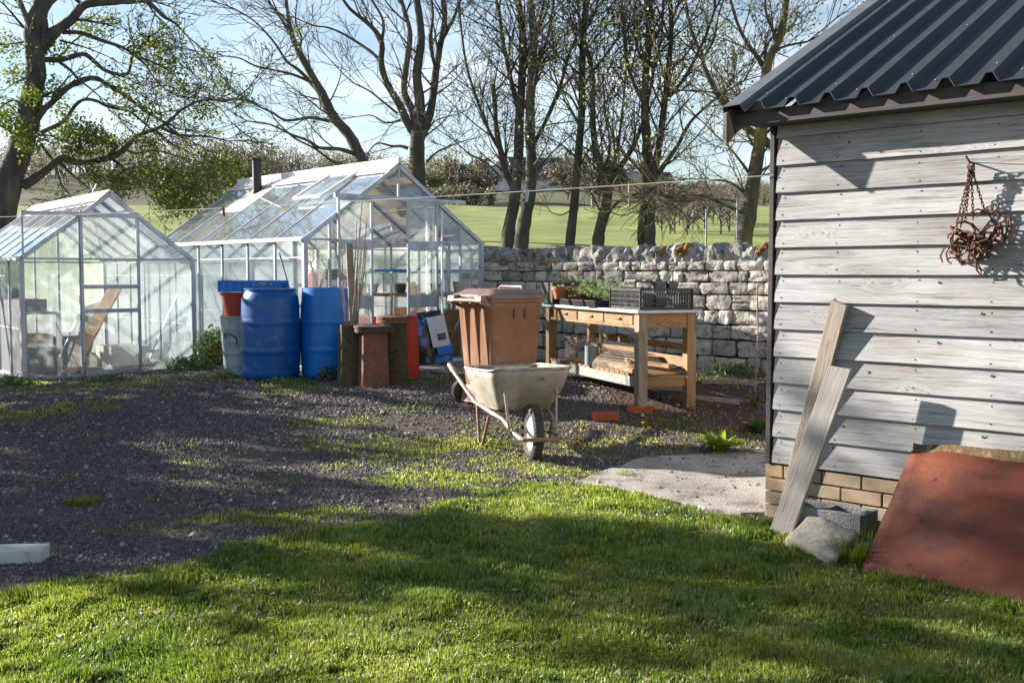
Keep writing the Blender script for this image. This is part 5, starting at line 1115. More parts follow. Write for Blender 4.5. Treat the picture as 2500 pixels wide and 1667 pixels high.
# ================================================================ BENCH
BN = Vector((1.09, 9.13, 0)); BY = math.radians(20)   # local x: along the short end, local y: away
BH = 1.04
def bench():
    z0 = gzf(BN.x, BN.y); r = thing('workbench', 'long weathered timber workbench with drawer and lower slatted shelf', 'bench', (BN.x, BN.y, z0), BY); H = BH - z0; Wb, Lb = .56, 2.15; lg = .088
    def lift(x, y):
        w = Matrix.Rotation(BY, 3, 'Z') @ Vector((x, y, 0)); return gzf(BN.x + w.x, BN.y + w.y) - z0
    for x, y in ((0, 0), (Wb - lg, 0), (0, Lb - lg), (Wb - lg, Lb - lg)):
        m_ = MB(); zb = lift(x, y) - .01 + (.055 if (x, y) == (0, 0) else 0); m_.tone = random.random(); m_.box((x + lg / 2, y + lg / 2, (H - .03 + zb) / 2), (lg, lg, H - .03 - zb)); m_.build('leg', M['benchshade_z'] if (x, y) == (0, 0) else M['benchwood'], r, bevel=.004)
    t = MB(); t.hexa([(x, y, z) for z in (H - .028, H) for x, y in ((-.03, -.035), (Wb + .04, -.035), (Wb + .04, Lb + .04), (-.03, Lb + .04))]); t.build('bench_top', M['greytop'], r, bevel=.004)
    
    for yy in (.026, Lb - .03): ap = MB(); ap.tone = .6; ap.box((Wb / 2, yy, H - .095), (Wb - 2 * lg - .002, .03, .125)); ap.build('apron', M['benchwood_x'], r)
    pass
    a2 = MB(); a2.tone = .4
    a2.box((Wb - .03, Lb / 2, H - .095), (.028, Lb - 2 * lg, .125)); a2.box((.03, Lb / 2, H - .148), (.028, Lb - 2 * lg - .002, .022)); a2.box((.03, Lb / 2, H - .040), (.028, Lb - 2 * lg - .002, .020)); 
    for y in (.12, .72, 1.33, 1.95): a2.box((.032, y, H - .095), (.026, .05, .086))
    a2.build('drawer_rail', M['benchwood_y'], r)
    for y in (.42, 1.025, 1.64):
        d = MB(); d.tone = random.random(); d.box((.020, y, H - .094), (.020, .545, .082)); d.box((.2, y, H - .10), (.34, .5, .06)); do = d.build('drawer', M['benchwood_y'], r, bevel=.002)
        k = MB(); k.bar((0.0, y - .05, H - .085), (0.0, y + .05, H - .085), .018, .018); k.build('drawer_handle', M['benchwood_y'], do, bevel=.004)
    zr = .30
    
    for xx in (.035, Wb - .035): s1 = MB(); s1.tone = .5; s1.box((xx, Lb / 2, zr - .045), (.03, Lb - 2 * lg, .09)); s1.build('side_stretcher', M['benchgrey'], r)
    pass
    
    for yy in (.045, Lb - .045): s2 = MB(); s2.tone = .3; s2.box((Wb / 2, yy, zr - .045), (Wb - 2 * lg, .03, .09)); s2.build('end_stretcher', M['benchwood_x'], r)
    sl = MB(); y = .10
    while y < Lb - .12:
        sl.tone = random.random(); sl.box((Wb / 2, y + .04, zr + .009 + random.uniform(0, .004)), (Wb - .02, .085, .016), Matrix.Rotation(random.uniform(-.02, .02), 3, 'Z')); y += .105
    sl.build('shelf_slats', M['benchwood_x'], r)
    bk = MB(); bk.tone = .2; bk.box((Wb - .012, Lb / 2, zr + .11), (.022, Lb - .02, .09)); bk.tone = .7; bk.box((Wb - .008, Lb / 2, zr + .24), (.018, Lb - .05, .06)); bk.build('back_rail', M['benchwood_y'], r)
    return z0, H
bz, bH = bench()
def bp(x, y, z=None): 
    w = Matrix.Rotation(BY, 3, 'Z') @ Vector((x, y, 0)); return Vector((BN.x + w.x, BN.y + w.y, BH if z is None else z))
def black_crate():
    r = thing('black_crate', 'black plastic slatted crate at the near corner of the workbench', 'crate', bp(.265, .30, BH + .001), BY); w, d, h = .50, .60, .185; s = MB(); t = .007
    s.box((0, 0, .006), (w - .02, d - .02, .008))
    def wallx(y, L_, sw):
        M_ = lambda a, b_: ((a, y, b_) if not sw else (y, a, b_))
        def bx(a, z, la, lz): s.box(M_(a, z), (la, t, lz) if not sw else (t, la, lz))
        bx(0, .012, L_, .022); bx(0, h - .010, L_, .02); bx(0, h * .5, L_, .007); bx(0, h * .28, L_, .005); bx(0, h * .74, L_, .005)
        k = int(L_ / .024)
        for i in range(k + 1): a = -L_ / 2 + L_ * i / k; bx(a, h / 2, .0055 if 0 < i < k else .022, h)
    wallx(-d / 2, w, False); wallx(d / 2, w, False); wallx(-w / 2, d, True); wallx(w / 2, d, True)
    s.build('crate_body', M['black'], r)
    # square pots inside, some stacked above the rim
    def sqpot(x, y, z, w_, h_, lab, mat='greypot', n_=1):
        for i in range(n_):
            m_ = MB(); m_.loft([rrect(0, 0, w_ * .75, w_ * .75, .008, 0, 3), rrect(0, 0, w_ * .95, w_ * .95, .01, h_ * .85, 3), rrect(0, 0, w_ * 1.02, w_ * 1.02, .01, h_ * .85, 3), rrect(0, 0, w_ * 1.02, w_ * 1.02, .01, h_, 3), rrect(0, 0, w_ * .94, w_ * .94, .01, h_, 3), rrect(0, 0, w_ * .72, w_ * .72, .01, .01, 3)])
            o = m_.build('square_pot', M[mat], None, loc=bp(.265 + x, .30 + y, BH + z + i * .0), rot=(0, 0, BY + random.uniform(-.1, .1))); tag(o, lab, 'pot', 'square pots in the black crate')
    for i in range(2):
        for j in range(3): sqpot(-.14 + .13 * i, -.17 + .15 * j, .014, .115, .13, 'grey square pot inside the black crate, ' + ('left', 'right')[i] + ' column, ' + ('nearest', 'middle', 'farthest')[j] + ' of three')
    for (x, y), w_ in zip(((.03, -.10), (.14, -.13), (.08, .02)), ('left', 'right', 'rear')): sqpot(x, y, .125, .095, .115, w_ + ' one of three grey pots standing proud of the black crate rim')
    m_ = MB(); m_.box((0, 0, .0), (.30, .20, .008)); 
    for a in (-.1, 0, .1): m_.box((a, 0, .010), (.07, .18, .012))
    o = m_.build('pot_tray', M['greypot'], None, loc=bp(.20, .30, BH + .245), rot=(0, 0, BY)); tag(o, 'grey pot tray laid on top of the pots in the black crate', 'tray')
black_crate()
def seedlings():
    spec = [(.10, .90, .34, .24, 'black tray of seedlings next to the black crate'), (.42, .92, .34, .24, 'black seedling tray at the wall side of the bench, next to the crate'), (.12, 1.22, .36, .3, 'black tray with the tallest leafy seedlings on the bench'), (.42, 1.28, .3, .3, 'black tray of pale green seedlings in the middle of the bench at the wall side'), (.14, 1.60, .36, .3, 'black tray of seedlings partly hidden by the bin lid'), (.42, 1.70, .3, .3, 'black seedling tray far down the bench by the wall')]
    for i, (x, y, w, d, lab) in enumerate(spec):
        r = thing('seed_tray', lab, 'seed tray', bp(x, y, BH + .001), BY + random.uniform(-.06, .06), 'seedling trays on the bench'); m_ = MB()
        m_.loft([rrect(0, 0, w * .88, d * .88, .02, 0, 3), rrect(0, 0, w * .98, d * .98, .02, .055, 3), rrect(0, 0, w, d, .02, .055, 3), rrect(0, 0, w, d, .02, .062, 3), rrect(0, 0, w * .95, d * .95, .02, .062, 3), rrect(0, 0, w * .93, d * .93, .02, .045, 3)]); m_.build('tray', M['black'], r)
        s = MB(); s.add(rrect(0, 0, w * .93, d * .93, .02, .050, 3), [tuple(range(12))]); s.build('compost', M['soil'], r)
        V = []; T = []
        for k in range(150 if i == 2 else 90):
            c = Vector((random.uniform(-w * .42, w * .42), random.uniform(-d * .42, d * .42), .05)); hh = random.uniform(.03, .12) * (1.6 if i in (2, 3) else 1); n_ = 3
            for q in range(n_):
                a = random.uniform(0, 6.28); o = Vector((math.cos(a), math.sin(a), random.uniform(.1, .9))).normalized(); e = c + Vector((0, 0, hh)) ; s_ = random.uniform(.016, .034) * (1.4 if i == 2 else 1); b_ = Vector((-math.sin(a), math.cos(a), 0))
                V += [e, e + o * s_ * .5 + b_ * s_ * .35, e + o * s_, e + o * s_ * .5 - b_ * s_ * .35]; T += [random.random()] * 4
        npmesh('seedling_leaves', np.array([tuple(v) for v in V]), F4=np.arange(len(V)).reshape(-1, 4), mats=M['seedling'], tone=T, parent=r)
    # deeper planter box with orange rims at the far end, above the bin lid
    r = thing('planter_box', 'deep black planter of seedlings at the far bench end behind the bin lid', 'planter', bp(.20, 2.0, BH + .001), BY); m_ = MB(); m_.box((0, 0, .11), (.50, .30, .22)); m_.build('planter_body', M['black'], r, bevel=.006); leaves(r, .20, .21, .10, 120, .028, 'seedling')
    for i, (x, y) in enumerate(((-.02, 1.72), (.16, 1.76))):
        r = thing('plant_pot', ('terracotta pot', 'second terracotta pot')[i] + ' of seedlings just behind the bin lid', 'pot', bp(x, y, BH + .06), 0, 'terracotta pots on the bench'); m_ = MB(); m_.lathe([(0, 0), (.055, 0), (.075, .09), (.085, .09), (.085, .125), (.075, .125), (.07, .10), (0, .10)], 20); m_.build('pot', M['terra'], r, smooth=True); leaves(r, .08, .10, .06, 40, .025, 'seedling')
M['seedling'] = leafmat('seedling_leaf', (0.16, 0.25, 0.08), (0.30, 0.36, 0.18), .4)
seedlings()
def under_bench():
    zs = bz + .32
    def wire_box(name, lab, c, rot, w, d, h, st=.026, cyl=False):
        m_ = MB(); r_ = .0016
        def grid(o, a, b_, la, lb):
            na, nb = int(la / st), int(lb / st)
            for i in range(na + 1): p = o + a * (la * i / na); m_.tube([p, p + b_ * lb], r_, 4, cap=False)
            for i in range(nb + 1): p = o + b_ * (lb * i / nb); m_.tube([p, p + a * la], r_, 4, cap=False)
        if not cyl:
            X, Y, Z_ = Vector((1, 0, 0)), Vector((0, 1, 0)), Vector((0, 0, 1)); o = Vector((-w / 2, -d / 2, 0))
            grid(o, X, Z_, w, h); grid(o + Y * d, X, Z_, w, h); grid(o, Y, Z_, d, h); grid(o + X * w, Y, Z_, d, h); grid(o, X, Y, w, d)
            m_.tube([o + Z_ * h, o + Z_ * h + X * w, o + Z_ * h + X * w + Y * d, o + Z_ * h + Y * d, o + Z_ * h], .004, 6, cap=False)
        else:
            na = 16
            for i in range(na + 1):
                a = PI * i / na; m_.tube([(-w / 2, math.cos(a) * d, math.sin(a) * h), (w / 2, math.cos(a) * d, math.sin(a) * h)], r_, 4, cap=False)
            for i in range(int(w / st) + 1):
                x = -w / 2 + st * i; m_.tube([(x, math.cos(PI * k / 12) * d, math.sin(PI * k / 12) * h) for k in range(13)], r_, 4, cap=False)
        o = m_.build(name, M['wire'], None, loc=c, rot=rot); return tag(o, lab, 'wire basket')
    wire_box('wire_basket', 'rusty square wire basket on the shelf beside the bin', bp(.20, 1.55, zs), (0, 0, BY), .34, .3, .24)
    wire_box('wire_cloche', 'arched wire mesh cloche lying on the workbench shelf', bp(.22, .68, zs), (0, 0, BY + PI / 2 + .1), .62, .19, .165, .022, True)
    m_ = MB(); m_.lathe([(0, 0), (.058, 0), (.06, .01), (.06, .185), (.062, .19), (.056, .19), (.056, .012), (0, .012)], 24); o = m_.build('tin_can', M['galv'], None, smooth=True, loc=bp(.02, 1.04, zs + .005)); tag(o, 'tall bluish metal tin on the bench shelf', 'tin')
    for i, (x, y, L_, z, rz, lab) in enumerate([(.30, 1.2, 1.0, .15, .08, 'orange brown batten lying high along the shelf'), (.12, .55, .8, .0, -.12, 'pale batten at the front edge of the shelf'), (.36, .5, .8, .04, .05, 'dark brown batten at the back of the shelf')]):
        m_ = MB(); m_.tone = random.random(); m_.box((0, 0, .02), (.075, L_, .035)); o = m_.build('batten', M['benchwood_y'], None, loc=bp(x, y, zs + z), rot=(0, 0, BY + rz), bevel=.003); tag(o, lab, 'batten', 'battens on the bench shelf')
    p = ground_pt(1478, 1026); 
    def brick(c, rz, tilt, lab):
        m_ = MB(); m_.box((0, 0, .0325), (.215, .1, .065)); ob = m_.build('red_brick', M['redbrick'], None, loc=c, rot=(tilt, 0, rz), bevel=.003); tag(ob, lab, 'brick', 'red bricks by the bench')
        h = MB()
        for a in (-.06, 0, .06): h.lathe([(.014, -.001), (.014, .0008), (0, .0008)], 12, (a, 0, .0652))
        h.build('brick_hole', M['nail'], ob)
    p.z = gzf(p.x, p.y) - .005; brick(p, -.25, 0, 'loose red brick lying on the gravel left of the bench leg')
    q = bp(.03, .03, 0); q.z = gzf(q.x, q.y) - .02; brick(q, -.15, 0, 'red brick under the near leg of the bench')
under_bench()
# ================================================================ SMALL THINGS IN THE YARD
def small_things():
    a = ground_pt(98, 1372); m_ = MB(); m_.box((-.42, 0, .034), (.84, .135, .068)); o = m_.build('white_board', M['white'], None, loc=(a.x, a.y + .06, gzf(a.x, a.y) - .004), rot=(0, 0, math.radians(5)), bevel=.004); tag(o, 'white painted timber lying on the gravel at the left edge', 'board')
    # clothes line
    p = C_SHED + N_SHED * .03 + Vector((0, 0, 1.885)); q = at_depth(-260, 536, 11.2); mb = MB(); pts = []
    for i in range(41):
        t = i / 40; w = p.lerp(q, t); w.z -= .09 * 4 * t * (1 - t) * .45; pts.append(w - p)
    mb.tube(pts, .0022, 6); o = mb.build('clothes_line', M['rope'], None, loc=p); tag(o, 'thin pale washing line strung from the shed corner across the yard', 'clothes line')
    def peg(px, mat, lab):
        best = min(range(40), key=lambda i: abs((Vector(pts[i]) + p).x / (Vector(pts[i]) + p).y * FPX + 1250 - px)); a_, b_ = Vector(pts[best]) + p, Vector(pts[best + 1 if best < 40 else best - 1]) + p
        f = lambda v: v.x / v.y * FPX + 1250
        t = (px - f(a_)) / (f(b_) - f(a_) + 1e-9); c = a_.lerp(b_, t); m_ = MB(); m_.bar((-.006, 0, .012), (-.004, 0, -.065), .009, .007); m_.bar((.006, 0, .012), (.004, 0, -.065), .009, .007); m_.tube([(-.012, 0, -.018), (.012, 0, -.018)], .004, 6)
        o = m_.build('clothes_peg', mat, None, loc=c, rot=(0, random.uniform(-.15, .15), -.4)); tag(o, lab, 'peg', 'pegs on the washing line')
    peg(1287, nmat('pale_blue_peg', (.45, .65, .66)), 'pale blue clothes peg on the line in front of the tree trunks'); peg(549, M['redtub'], 'red clothes peg on the line in front of the greenhouse roof')
    # pole the line runs to, outside the picture
    pm = MB(); pm.tube([(0, 0, 0), (0, 0, q.z + .1)], .04, 10); o = pm.build('line_post', M['plank'], None, loc=(q.x, q.y, 0)); tag(o, 'timber post at the far end of the washing line', 'post')
    # bamboo cane at wall + edging boards
    c = ground_pt(1843, 960); m_ = MB(); m_.tube([(0, 0, 0), (.02, 0, .55), (.012, .03, 1.02)], .007, 6); o = m_.build('bamboo_cane', M['cane'], None, loc=(c.x, c.y, gzf(c.x, c.y) - .02)); tag(o, 'single bamboo cane standing in the soil bed near the shed corner', 'cane')
    for i, (x0, y0, x1, y1, lab) in enumerate([(1575, 952, 1665, 956, 'timber edging board of the soil bed behind the bench'), (1697, 974, 1806, 985, 'timber edging board at the front of the soil bed'), (1716, 937, 1850, 942, 'timber edging board below the stone wall')]):
        a, b = ground_pt(x0, y0), ground_pt(x1, y1); m_ = MB(); c = (a + b) / 2; m_.bar(a - c, b - c, .03, .06); o = m_.build('edging_board', M['plank'], None, loc=(c.x, c.y, gzf(c.x, c.y) + .01)); tag(o, lab, 'edging board', 'edging boards of the soil bed')
    # compost tip and slab step in front of the big greenhouse
    a = loc_pt(A2, .20, Y2, (1.3, -.42, 0)); m_ = MB(); m_.box((0, 0, 0), (1.9, .62, .1)); o = m_.build('doorstep', M['concrete'], None, loc=(a.x, a.y, .235), rot=(0, 0, Y2), bevel=.006); tag(o, 'low concrete step in front of the large greenhouse doors', 'step')
small_things()
def blade_plant(name, lab, cat, px, py, n, L_, w, mat, spread=1.0, group=None, flower=0, rise=.8, world=None):
    q = world or ground_pt(px, py); r = thing(name, lab, cat, (q.x, q.y, gzf(q.x, q.y) - .005), random.random() * 6, group); V = []; T = []; F = []
    for i in range(n):
        a = random.uniform(0, 6.28); l_ = L_ * random.uniform(.55, 1.1); ww = w * random.uniform(.7, 1.2); k = 5; tn = random.random(); o = Vector((math.cos(a), math.sin(a), 0)); b_ = Vector((-math.sin(a), math.cos(a), 0)); sp = random.uniform(.25, 1) * spread; b0 = len(V); r0 = o * random.uniform(0, .03)
        for j in range(k + 1):
            t = j / k; c = r0 + o * (l_ * sp * t) + Vector((0, 0, l_ * rise * (t - .75 * sp * t * t))); hw = ww * .5 * math.sin(PI * min(.97, .12 + .86 * t)) * (1 + .12 * math.sin(j * 3)); V += [c - b_ * hw + Vector((0, 0, hw * .5)), c, c + b_ * hw + Vector((0, 0, hw * .5))]; T += [tn] * 3
        for j in range(k):
            s_ = b0 + j * 3; F += [(s_, s_ + 1, s_ + 4, s_ + 3), (s_ + 1, s_ + 2, s_ + 5, s_ + 4)]
    npmesh('leaves', np.array([tuple(v) for v in V]), F4=np.array(F), mats=M[mat], tone=T, smooth=True, parent=r)
    for f in range(flower):
        m_ = MB(); a = random.uniform(0, 6.28); x, y = .04 * math.cos(a), .04 * math.sin(a); h = random.uniform(.03, .07); fo = MB()
        for k in range(20):
            b = 2 * PI * k / 20; ln = .016 if k % 2 else .012; fo.add([(x, y, h), (x + ln * math.cos(b - .2), y + ln * math.sin(b - .2), h + .004 * (k % 3)), (x + ln * 1.15 * math.cos(b), y + ln * 1.15 * math.sin(b), h + .003), (x + ln * math.cos(b + .2), y + ln * math.sin(b + .2), h + .004 * (k % 3))], [(0, 1, 2, 3)])
        fo.lathe([(.008, h + .002), (.006, h + .008), (0, h + .010)], 8, (x, y, 0)); fo.tube([(x * .3, y * .3, 0), (x, y, h)], .0018, 4); fo.build('flower', M['yellow'], r)
    return r
M['broad'] = leafmat('broad_leaf', (0.10, 0.19, 0.02), (0.20, 0.28, 0.04), .45)
blade_plant('leafy_weed', 'large bright green leafy clump growing at the edge of the concrete path', 'plant', 1755, 1102, 75, .22, .045, 'broad', 1.0, rise=.95)
blade_plant('leafy_weed', 'dark green leafy plant against the shed corner post', 'plant', 1850, 1055, 22, .20, .06, 'leaf_d', rise=.9)
blade_plant('tulip_plant', 'small bulb plant with upright leaves at the foot of the single cane', 'plant', 1842, 992, 12, .17, .035, 'leaf_d', .35, rise=1.0)
for i, (px, py, lab) in enumerate([(1572, 1053, 'yellow dandelion in the gravel below the bench leg'), (1417, 1044, 'dandelion right of the loose red brick'), (1671, 1023, 'dandelion on the soil below the far bench leg'), (1417, 1085, 'dandelion right of the barrow wheel'), (1390, 1102, 'dandelion closest to the barrow wheel'), (1498, 1083, 'dandelion midway between barrow and leafy clump'), (1678, 1094, 'dandelion touching the leafy clump'), (1396, 1158, 'dandelion at the lawn edge below the barrow'), (1807, 1048, 'dandelion near the shed corner post')]):
    blade_plant('dandelion', lab, 'dandelion', px, py, 9, .07, .016, 'broad', 1.1, 'dandelions in the yard', flower=2 if i == 0 else 1, rise=.5)
def shrub(lab, px, py, rad, h, n, size, mat='leaf', grp=None):
    q = ground_pt(px, py); r = thing('bushy_plant', lab, 'plant', (q.x, q.y + rad * .5, gzf(q.x, q.y) - .01), 0, grp); leaves(r, rad, .02, h, n, size, mat)
    s = MB()
    for i in range(14):
        a = random.uniform(0, 6.28); s.tube([(0, 0, 0), (math.cos(a) * rad * .35, math.sin(a) * rad * .35, h * .4), (math.cos(a) * rad * .6, math.sin(a) * rad * .6, h * .7)], [.006, .004, .002], 4)
    s.build('stems', M['twig'], r)
shrub('rounded leafy plant between the greenhouses and the dustbin', 512, 892, .26, .50, 1500, .042)
shrub('low dark leafy plant at the corner of the small greenhouse', 455, 905, .30, .17, 900, .035, 'leaf_d')
shrub('small bright weed clump left of the dustbin foot', 545, 925, .13, .10, 260, .025)
shrub('weed clump at the near left corner of the small greenhouse', 12, 945, .25, .10, 500, .03, 'leaf_d')
shrub('low weeds at the foot of the barrels', 690, 940, .30, .06, 500, .025)
shrub('weeds growing between barrel and clay pots', 800, 930, .14, .16, 160, .04, 'leaf_d')
shrub('weeds along the door sill of the small greenhouse', 250, 935, .28, .07, 420, .025, 'leaf_d')
shrub('weeds at the foot of the stone wall by the shed', 1800, 915, .35, .14, 500, .035, 'leaf_d')
def tuft(lab, px, py, n, L_, rad):
    q = ground_pt(px, py); V = []; F = []; T = []; zz = gzf(q.x, q.y)
    for i in range(n):
        a, rr = random.uniform(0, 6.28), rad * math.sqrt(random.random()); c = Vector((rr * math.cos(a), rr * math.sin(a), 0)); la = a + random.uniform(-.8, .8); o = Vector((math.cos(la), math.sin(la), 0)); b = Vector((-o.y, o.x, 0)) * .0022; l_ = L_ * random.uniform(.5, 1.1); le = random.uniform(.1, .8); p1 = c + Vector((0, 0, l_ * .55)) + o * l_ * le * .25; p2 = c + Vector((0, 0, l_ * (1 - .4 * le))) + o * l_ * le * .8; k = len(V); V += [c - b, c + b, p1 + b * .8, p1 - b * .8, p2, p2]; F.append((k, k + 1, k + 2, k + 3)); F.append((k + 3, k + 2, k + 4, k + 5)); T += [random.uniform(.1, .75)] * 6
    V = np.array([tuple(v) for v in V]); o = npmesh('grass_tuft', V, F4=np.array(F)[::2], F3=np.array(F)[1::2][:, :3], mats=bpy.data.materials['grass_blade'], tone=T); o.location = (q.x, q.y, zz - .005); tag(o, lab, 'grass tuft', 'long grass tufts around the shed')
tuft('long grass tuft between the boulder and the rusty sheet', 2080, 1370, 900, .14, .10); tuft('long grass at the foot of the leaning planks', 1935, 1300, 320, .11, .07); tuft('thin grass tuft between block and rusty sheet', 2110, 1335, 200, .14, .05); tuft('long grass along the foot of the rusty sheet', 2230, 1420, 500, .06, .16)
tuft('pale grass tuft growing on the edge of the concrete path', 1525, 1165, 160, .06, .06); tuft('grass tuft growing alone in the gravel', 200, 1228, 500, .045, .09)
# ================================================================ TREES
class Wood:
    """collects branches (tapered tubes) and leaves of one tree, world coordinates"""
    def __init__(s): s.V = []; s.F = []; s.nv = 0; s.L = []
    def tube(s, P, R, n):
        P = np.asarray(P, float); k = len(P); T = np.gradient(P, axis=0); T /= np.linalg.norm(T, axis=1)[:, None] + 1e-9
        ref = np.array([.3, .9, .2]) if abs(T[0][1]) < .8 else np.array([1., 0, 0]); a = np.cross(T, ref); a /= np.linalg.norm(a, axis=1)[:, None] + 1e-9; b = np.cross(T, a)
        w = 2 * PI * np.arange(n) / n; R = np.asarray(R, float)
        ring = P[:, None, :] + (a[:, None, :] * np.cos(w)[None, :, None] + b[:, None, :] * np.sin(w)[None, :, None]) * R[:, None, None]
        i = np.arange(k - 1)[:, None] * n; j = np.arange(n)[None]; j2 = (j + 1) % n
        F = np.stack([i + j, i + j2, i + n + j2, i + n + j], 2).reshape(-1, 4) + s.nv
        s.V.append(ring.reshape(-1, 3)); s.F.append(F); s.nv += k * n
def rnd3(): 
    v = rng.normal(size=3); return v / np.linalg.norm(v)
def grow(wd, p, d, L_, r, level, cfg):
    k = (7, 6, 5, 4, 3)[level]; P = [p]; step = L_ / (k - 1); dd = d / np.linalg.norm(d); cur = dd.copy()
    for i in range(k - 1):
        cur = cur + rnd3() * cfg['wob'] + np.array([0, 0, 1]) * cfg['up']; cur /= np.linalg.norm(cur); P.append(P[-1] + cur * step)
    P = np.array(P); R = r * (1 - .72 * np.linspace(0, 1, k)); R = np.maximum(R, cfg['rmin'])
    wd.tube(P, R, (6, 5, 4, 3, 3)[level])
    if level >= cfg['maxl']:
        if rng.random() < cfg['leafp'](P[-1]): wd.L.append((P[-1], cfg['leafn']))
        if rng.random() < cfg['leafp'](P[1]) * .6: wd.L.append((P[1], cfg['leafn']))
        return
    nc = cfg['kids'][level]; 
    for c in range(nc):
        t = (c + .6 + rng.random() * .7) / nc; t = min(t, 1) ** .9; f = t * (k - 1); i = min(int(f), k - 2); q = P[i] + (P[i + 1] - P[i]) * (f - i); td = P[i + 1] - P[i]; td /= np.linalg.norm(td)
        o = rnd3(); o -= td * o.dot(td); o /= np.linalg.norm(o); ang = rng.uniform(.35, .95); nd = td * math.cos(ang) + o * math.sin(ang)
        grow(wd, q, nd, L_ * rng.uniform(.42, .68) * (1 - .35 * t), max(cfg['rmin'], R[i] * .6), level + 1, cfg)
def tree(name, label, limbs, Y, conv, cfg, bark='bark', group=None, leaf='leaf', leafsize=.06, clusters=(), base_px=None, depth_spread=.25):
    """limbs: lists of picture points with widths; each limb gets its own wandering distance so the crown has real depth"""
    wd = Wood(); pts_all = []
    for li, (pts, w0, w1) in enumerate(limbs):
        pp = [conv(*p) for p in pts]; start = None
        # start depth: nearest point of an earlier limb
        y0 = Y
        if li and pts_all:
            best = min(pts_all, key=lambda q: (q[0] - pp[0][0]) ** 2 + (q[1] - pp[0][1]) ** 2); y0 = best[2]
        drift = rng.uniform(-1, 1) * depth_spread if li else 0.0
        W3 = []; acc = 0
        for i, (px, py) in enumerate(pp):
            if i: acc += math.hypot(px - pp[i - 1][0], py - pp[i - 1][1]) / FPX * Y
            yy = y0 + drift * acc + (.12 * math.sin(acc * 1.3 + li) if li else 0); W3.append(np.array(at_depth(px, py, yy))); pts_all.append((px, py, yy))
        W3 = np.array(W3); n0 = len(W3)
        # smooth resample
        tt = np.linspace(0, n0 - 1, max(6, (n0 - 1) * 4 + 1)); Q = []
        for t in tt:
            i = min(int(t), n0 - 2); f = t - i; p0 = W3[max(i - 1, 0)]; p1 = W3[i]; p2 = W3[i + 1]; p3 = W3[min(i + 2, n0 - 1)]
            Q.append(.5 * ((2 * p1) + (-p0 + p2) * f + (2 * p0 - 5 * p1 + 4 * p2 - p3) * f * f + (-p0 + 3 * p1 - 3 * p2 + p3) * f ** 3))
        Q = np.array(Q); s0 = w0 / FPX * Y / 2; s1 = w1 / FPX * Y / 2; k = len(Q); R = s0 + (s1 - s0) * np.linspace(0, 1, k) ** .85; R = R * (1 + .05 * rng.normal(size=k))
        if li == 0: R[0] *= 1.25; R[1] *= 1.08
        wd.tube(Q, R, 12 if w0 > 25 else 7)
        seg = np.linalg.norm(np.diff(Q, axis=0), axis=1); Ls = seg.sum(); nb = int(Ls * cfg['dens'] * (0.6 if li == 0 else 1.0))
        cum = np.concatenate([[0], np.cumsum(seg)])
        for b in range(nb):
            t = rng.uniform(.30 if li == 0 else .12, 1.0) * Ls; i = min(np.searchsorted(cum, t) - 1, k - 2); i = max(i, 0); q = Q[i]; td = Q[i + 1] - Q[i]; td /= np.linalg.norm(td) + 1e-9
            o = rnd3(); o -= td * o.dot(td); o /= np.linalg.norm(o); ang = rng.uniform(.4, 1.1); nd = td * math.cos(ang) + o * math.sin(ang)
            if q[2] < cfg.get('zmin', -9): continue
            grow(wd, q, nd, cfg['len'] * rng.uniform(.5, 1.2) * (1 - .4 * t / Ls if w1 < 6 else 1), min(R[i] * .45, cfg['r1']) , 1, cfg)
        # a fan of shoots at the tip
        if w1 < 9:
            for b in range(3):
                td = Q[-1] - Q[-3]; td /= np.linalg.norm(td); grow(wd, Q[-1], td + rnd3() * .45, cfg['len'] * rng.uniform(.6, 1.1), max(R[-1] * .8, cfg['rmin']), 1, cfg)
    V = np.concatenate(wd.V); F = np.concatenate(wd.F); base = V[:12].mean(0); org = Vector((base[0], base[1], base[2]))
    root = thing(name, label, 'tree', org, 0, group); npmesh('trunk', V - base, F4=F, mats=M[bark], smooth=True, parent=root)
    LP = [(p, n) for p, n in wd.L]
    for (px, py, rr, n, yy) in clusters:
        cx, cy = conv(px, py); c = np.array(at_depth(cx, cy, yy)); rad = rr * conv.k / FPX * yy
        for q in range(int(n * .95)):
            v = rnd3() * rad * 1.08 * rng.random() ** .5; v[1] *= 1.0; v[2] *= .75; LP.append((c + v, 3))
    if LP:
        P = np.repeat(np.array([p for p, n in LP]), [n for p, n in LP], axis=0); n = len(P); P = P + rng.normal(0, leafsize * 1.3, (n, 3)); a = rng.normal(size=(n, 3)); a[:, 2] *= .6; a /= np.linalg.norm(a, axis=1)[:, None]; b = np.cross(a, rng.normal(size=(n, 3))); b /= np.linalg.norm(b, axis=1)[:, None]; s_ = (leafsize * rng.uniform(.5, 1.25, n))[:, None]
        nn = np.cross(a, b) * s_ * .15
        V = np.stack([P - a * s_ * .5, P + b * s_ * .38 + nn, P + a * s_ * .55, P - b * s_ * .38 + nn], 1).reshape(-1, 3) - base
        npmesh('crown', V, F4=np.arange(len(V)).reshape(-1, 4), mats=M[leaf], tone=np.repeat(rng.random(n), 4), parent=root)
    return root
def mkconv(ox, oy, k):
    f = lambda x, y: (ox + x * k, oy + y * k); f.k = k; return f
CV3 = mkconv(0, 0, 650 / 1960); CV4 = mkconv(550, 0, 700 / 1960); CV5 = mkconv(1200, 0, 800 / 2023)
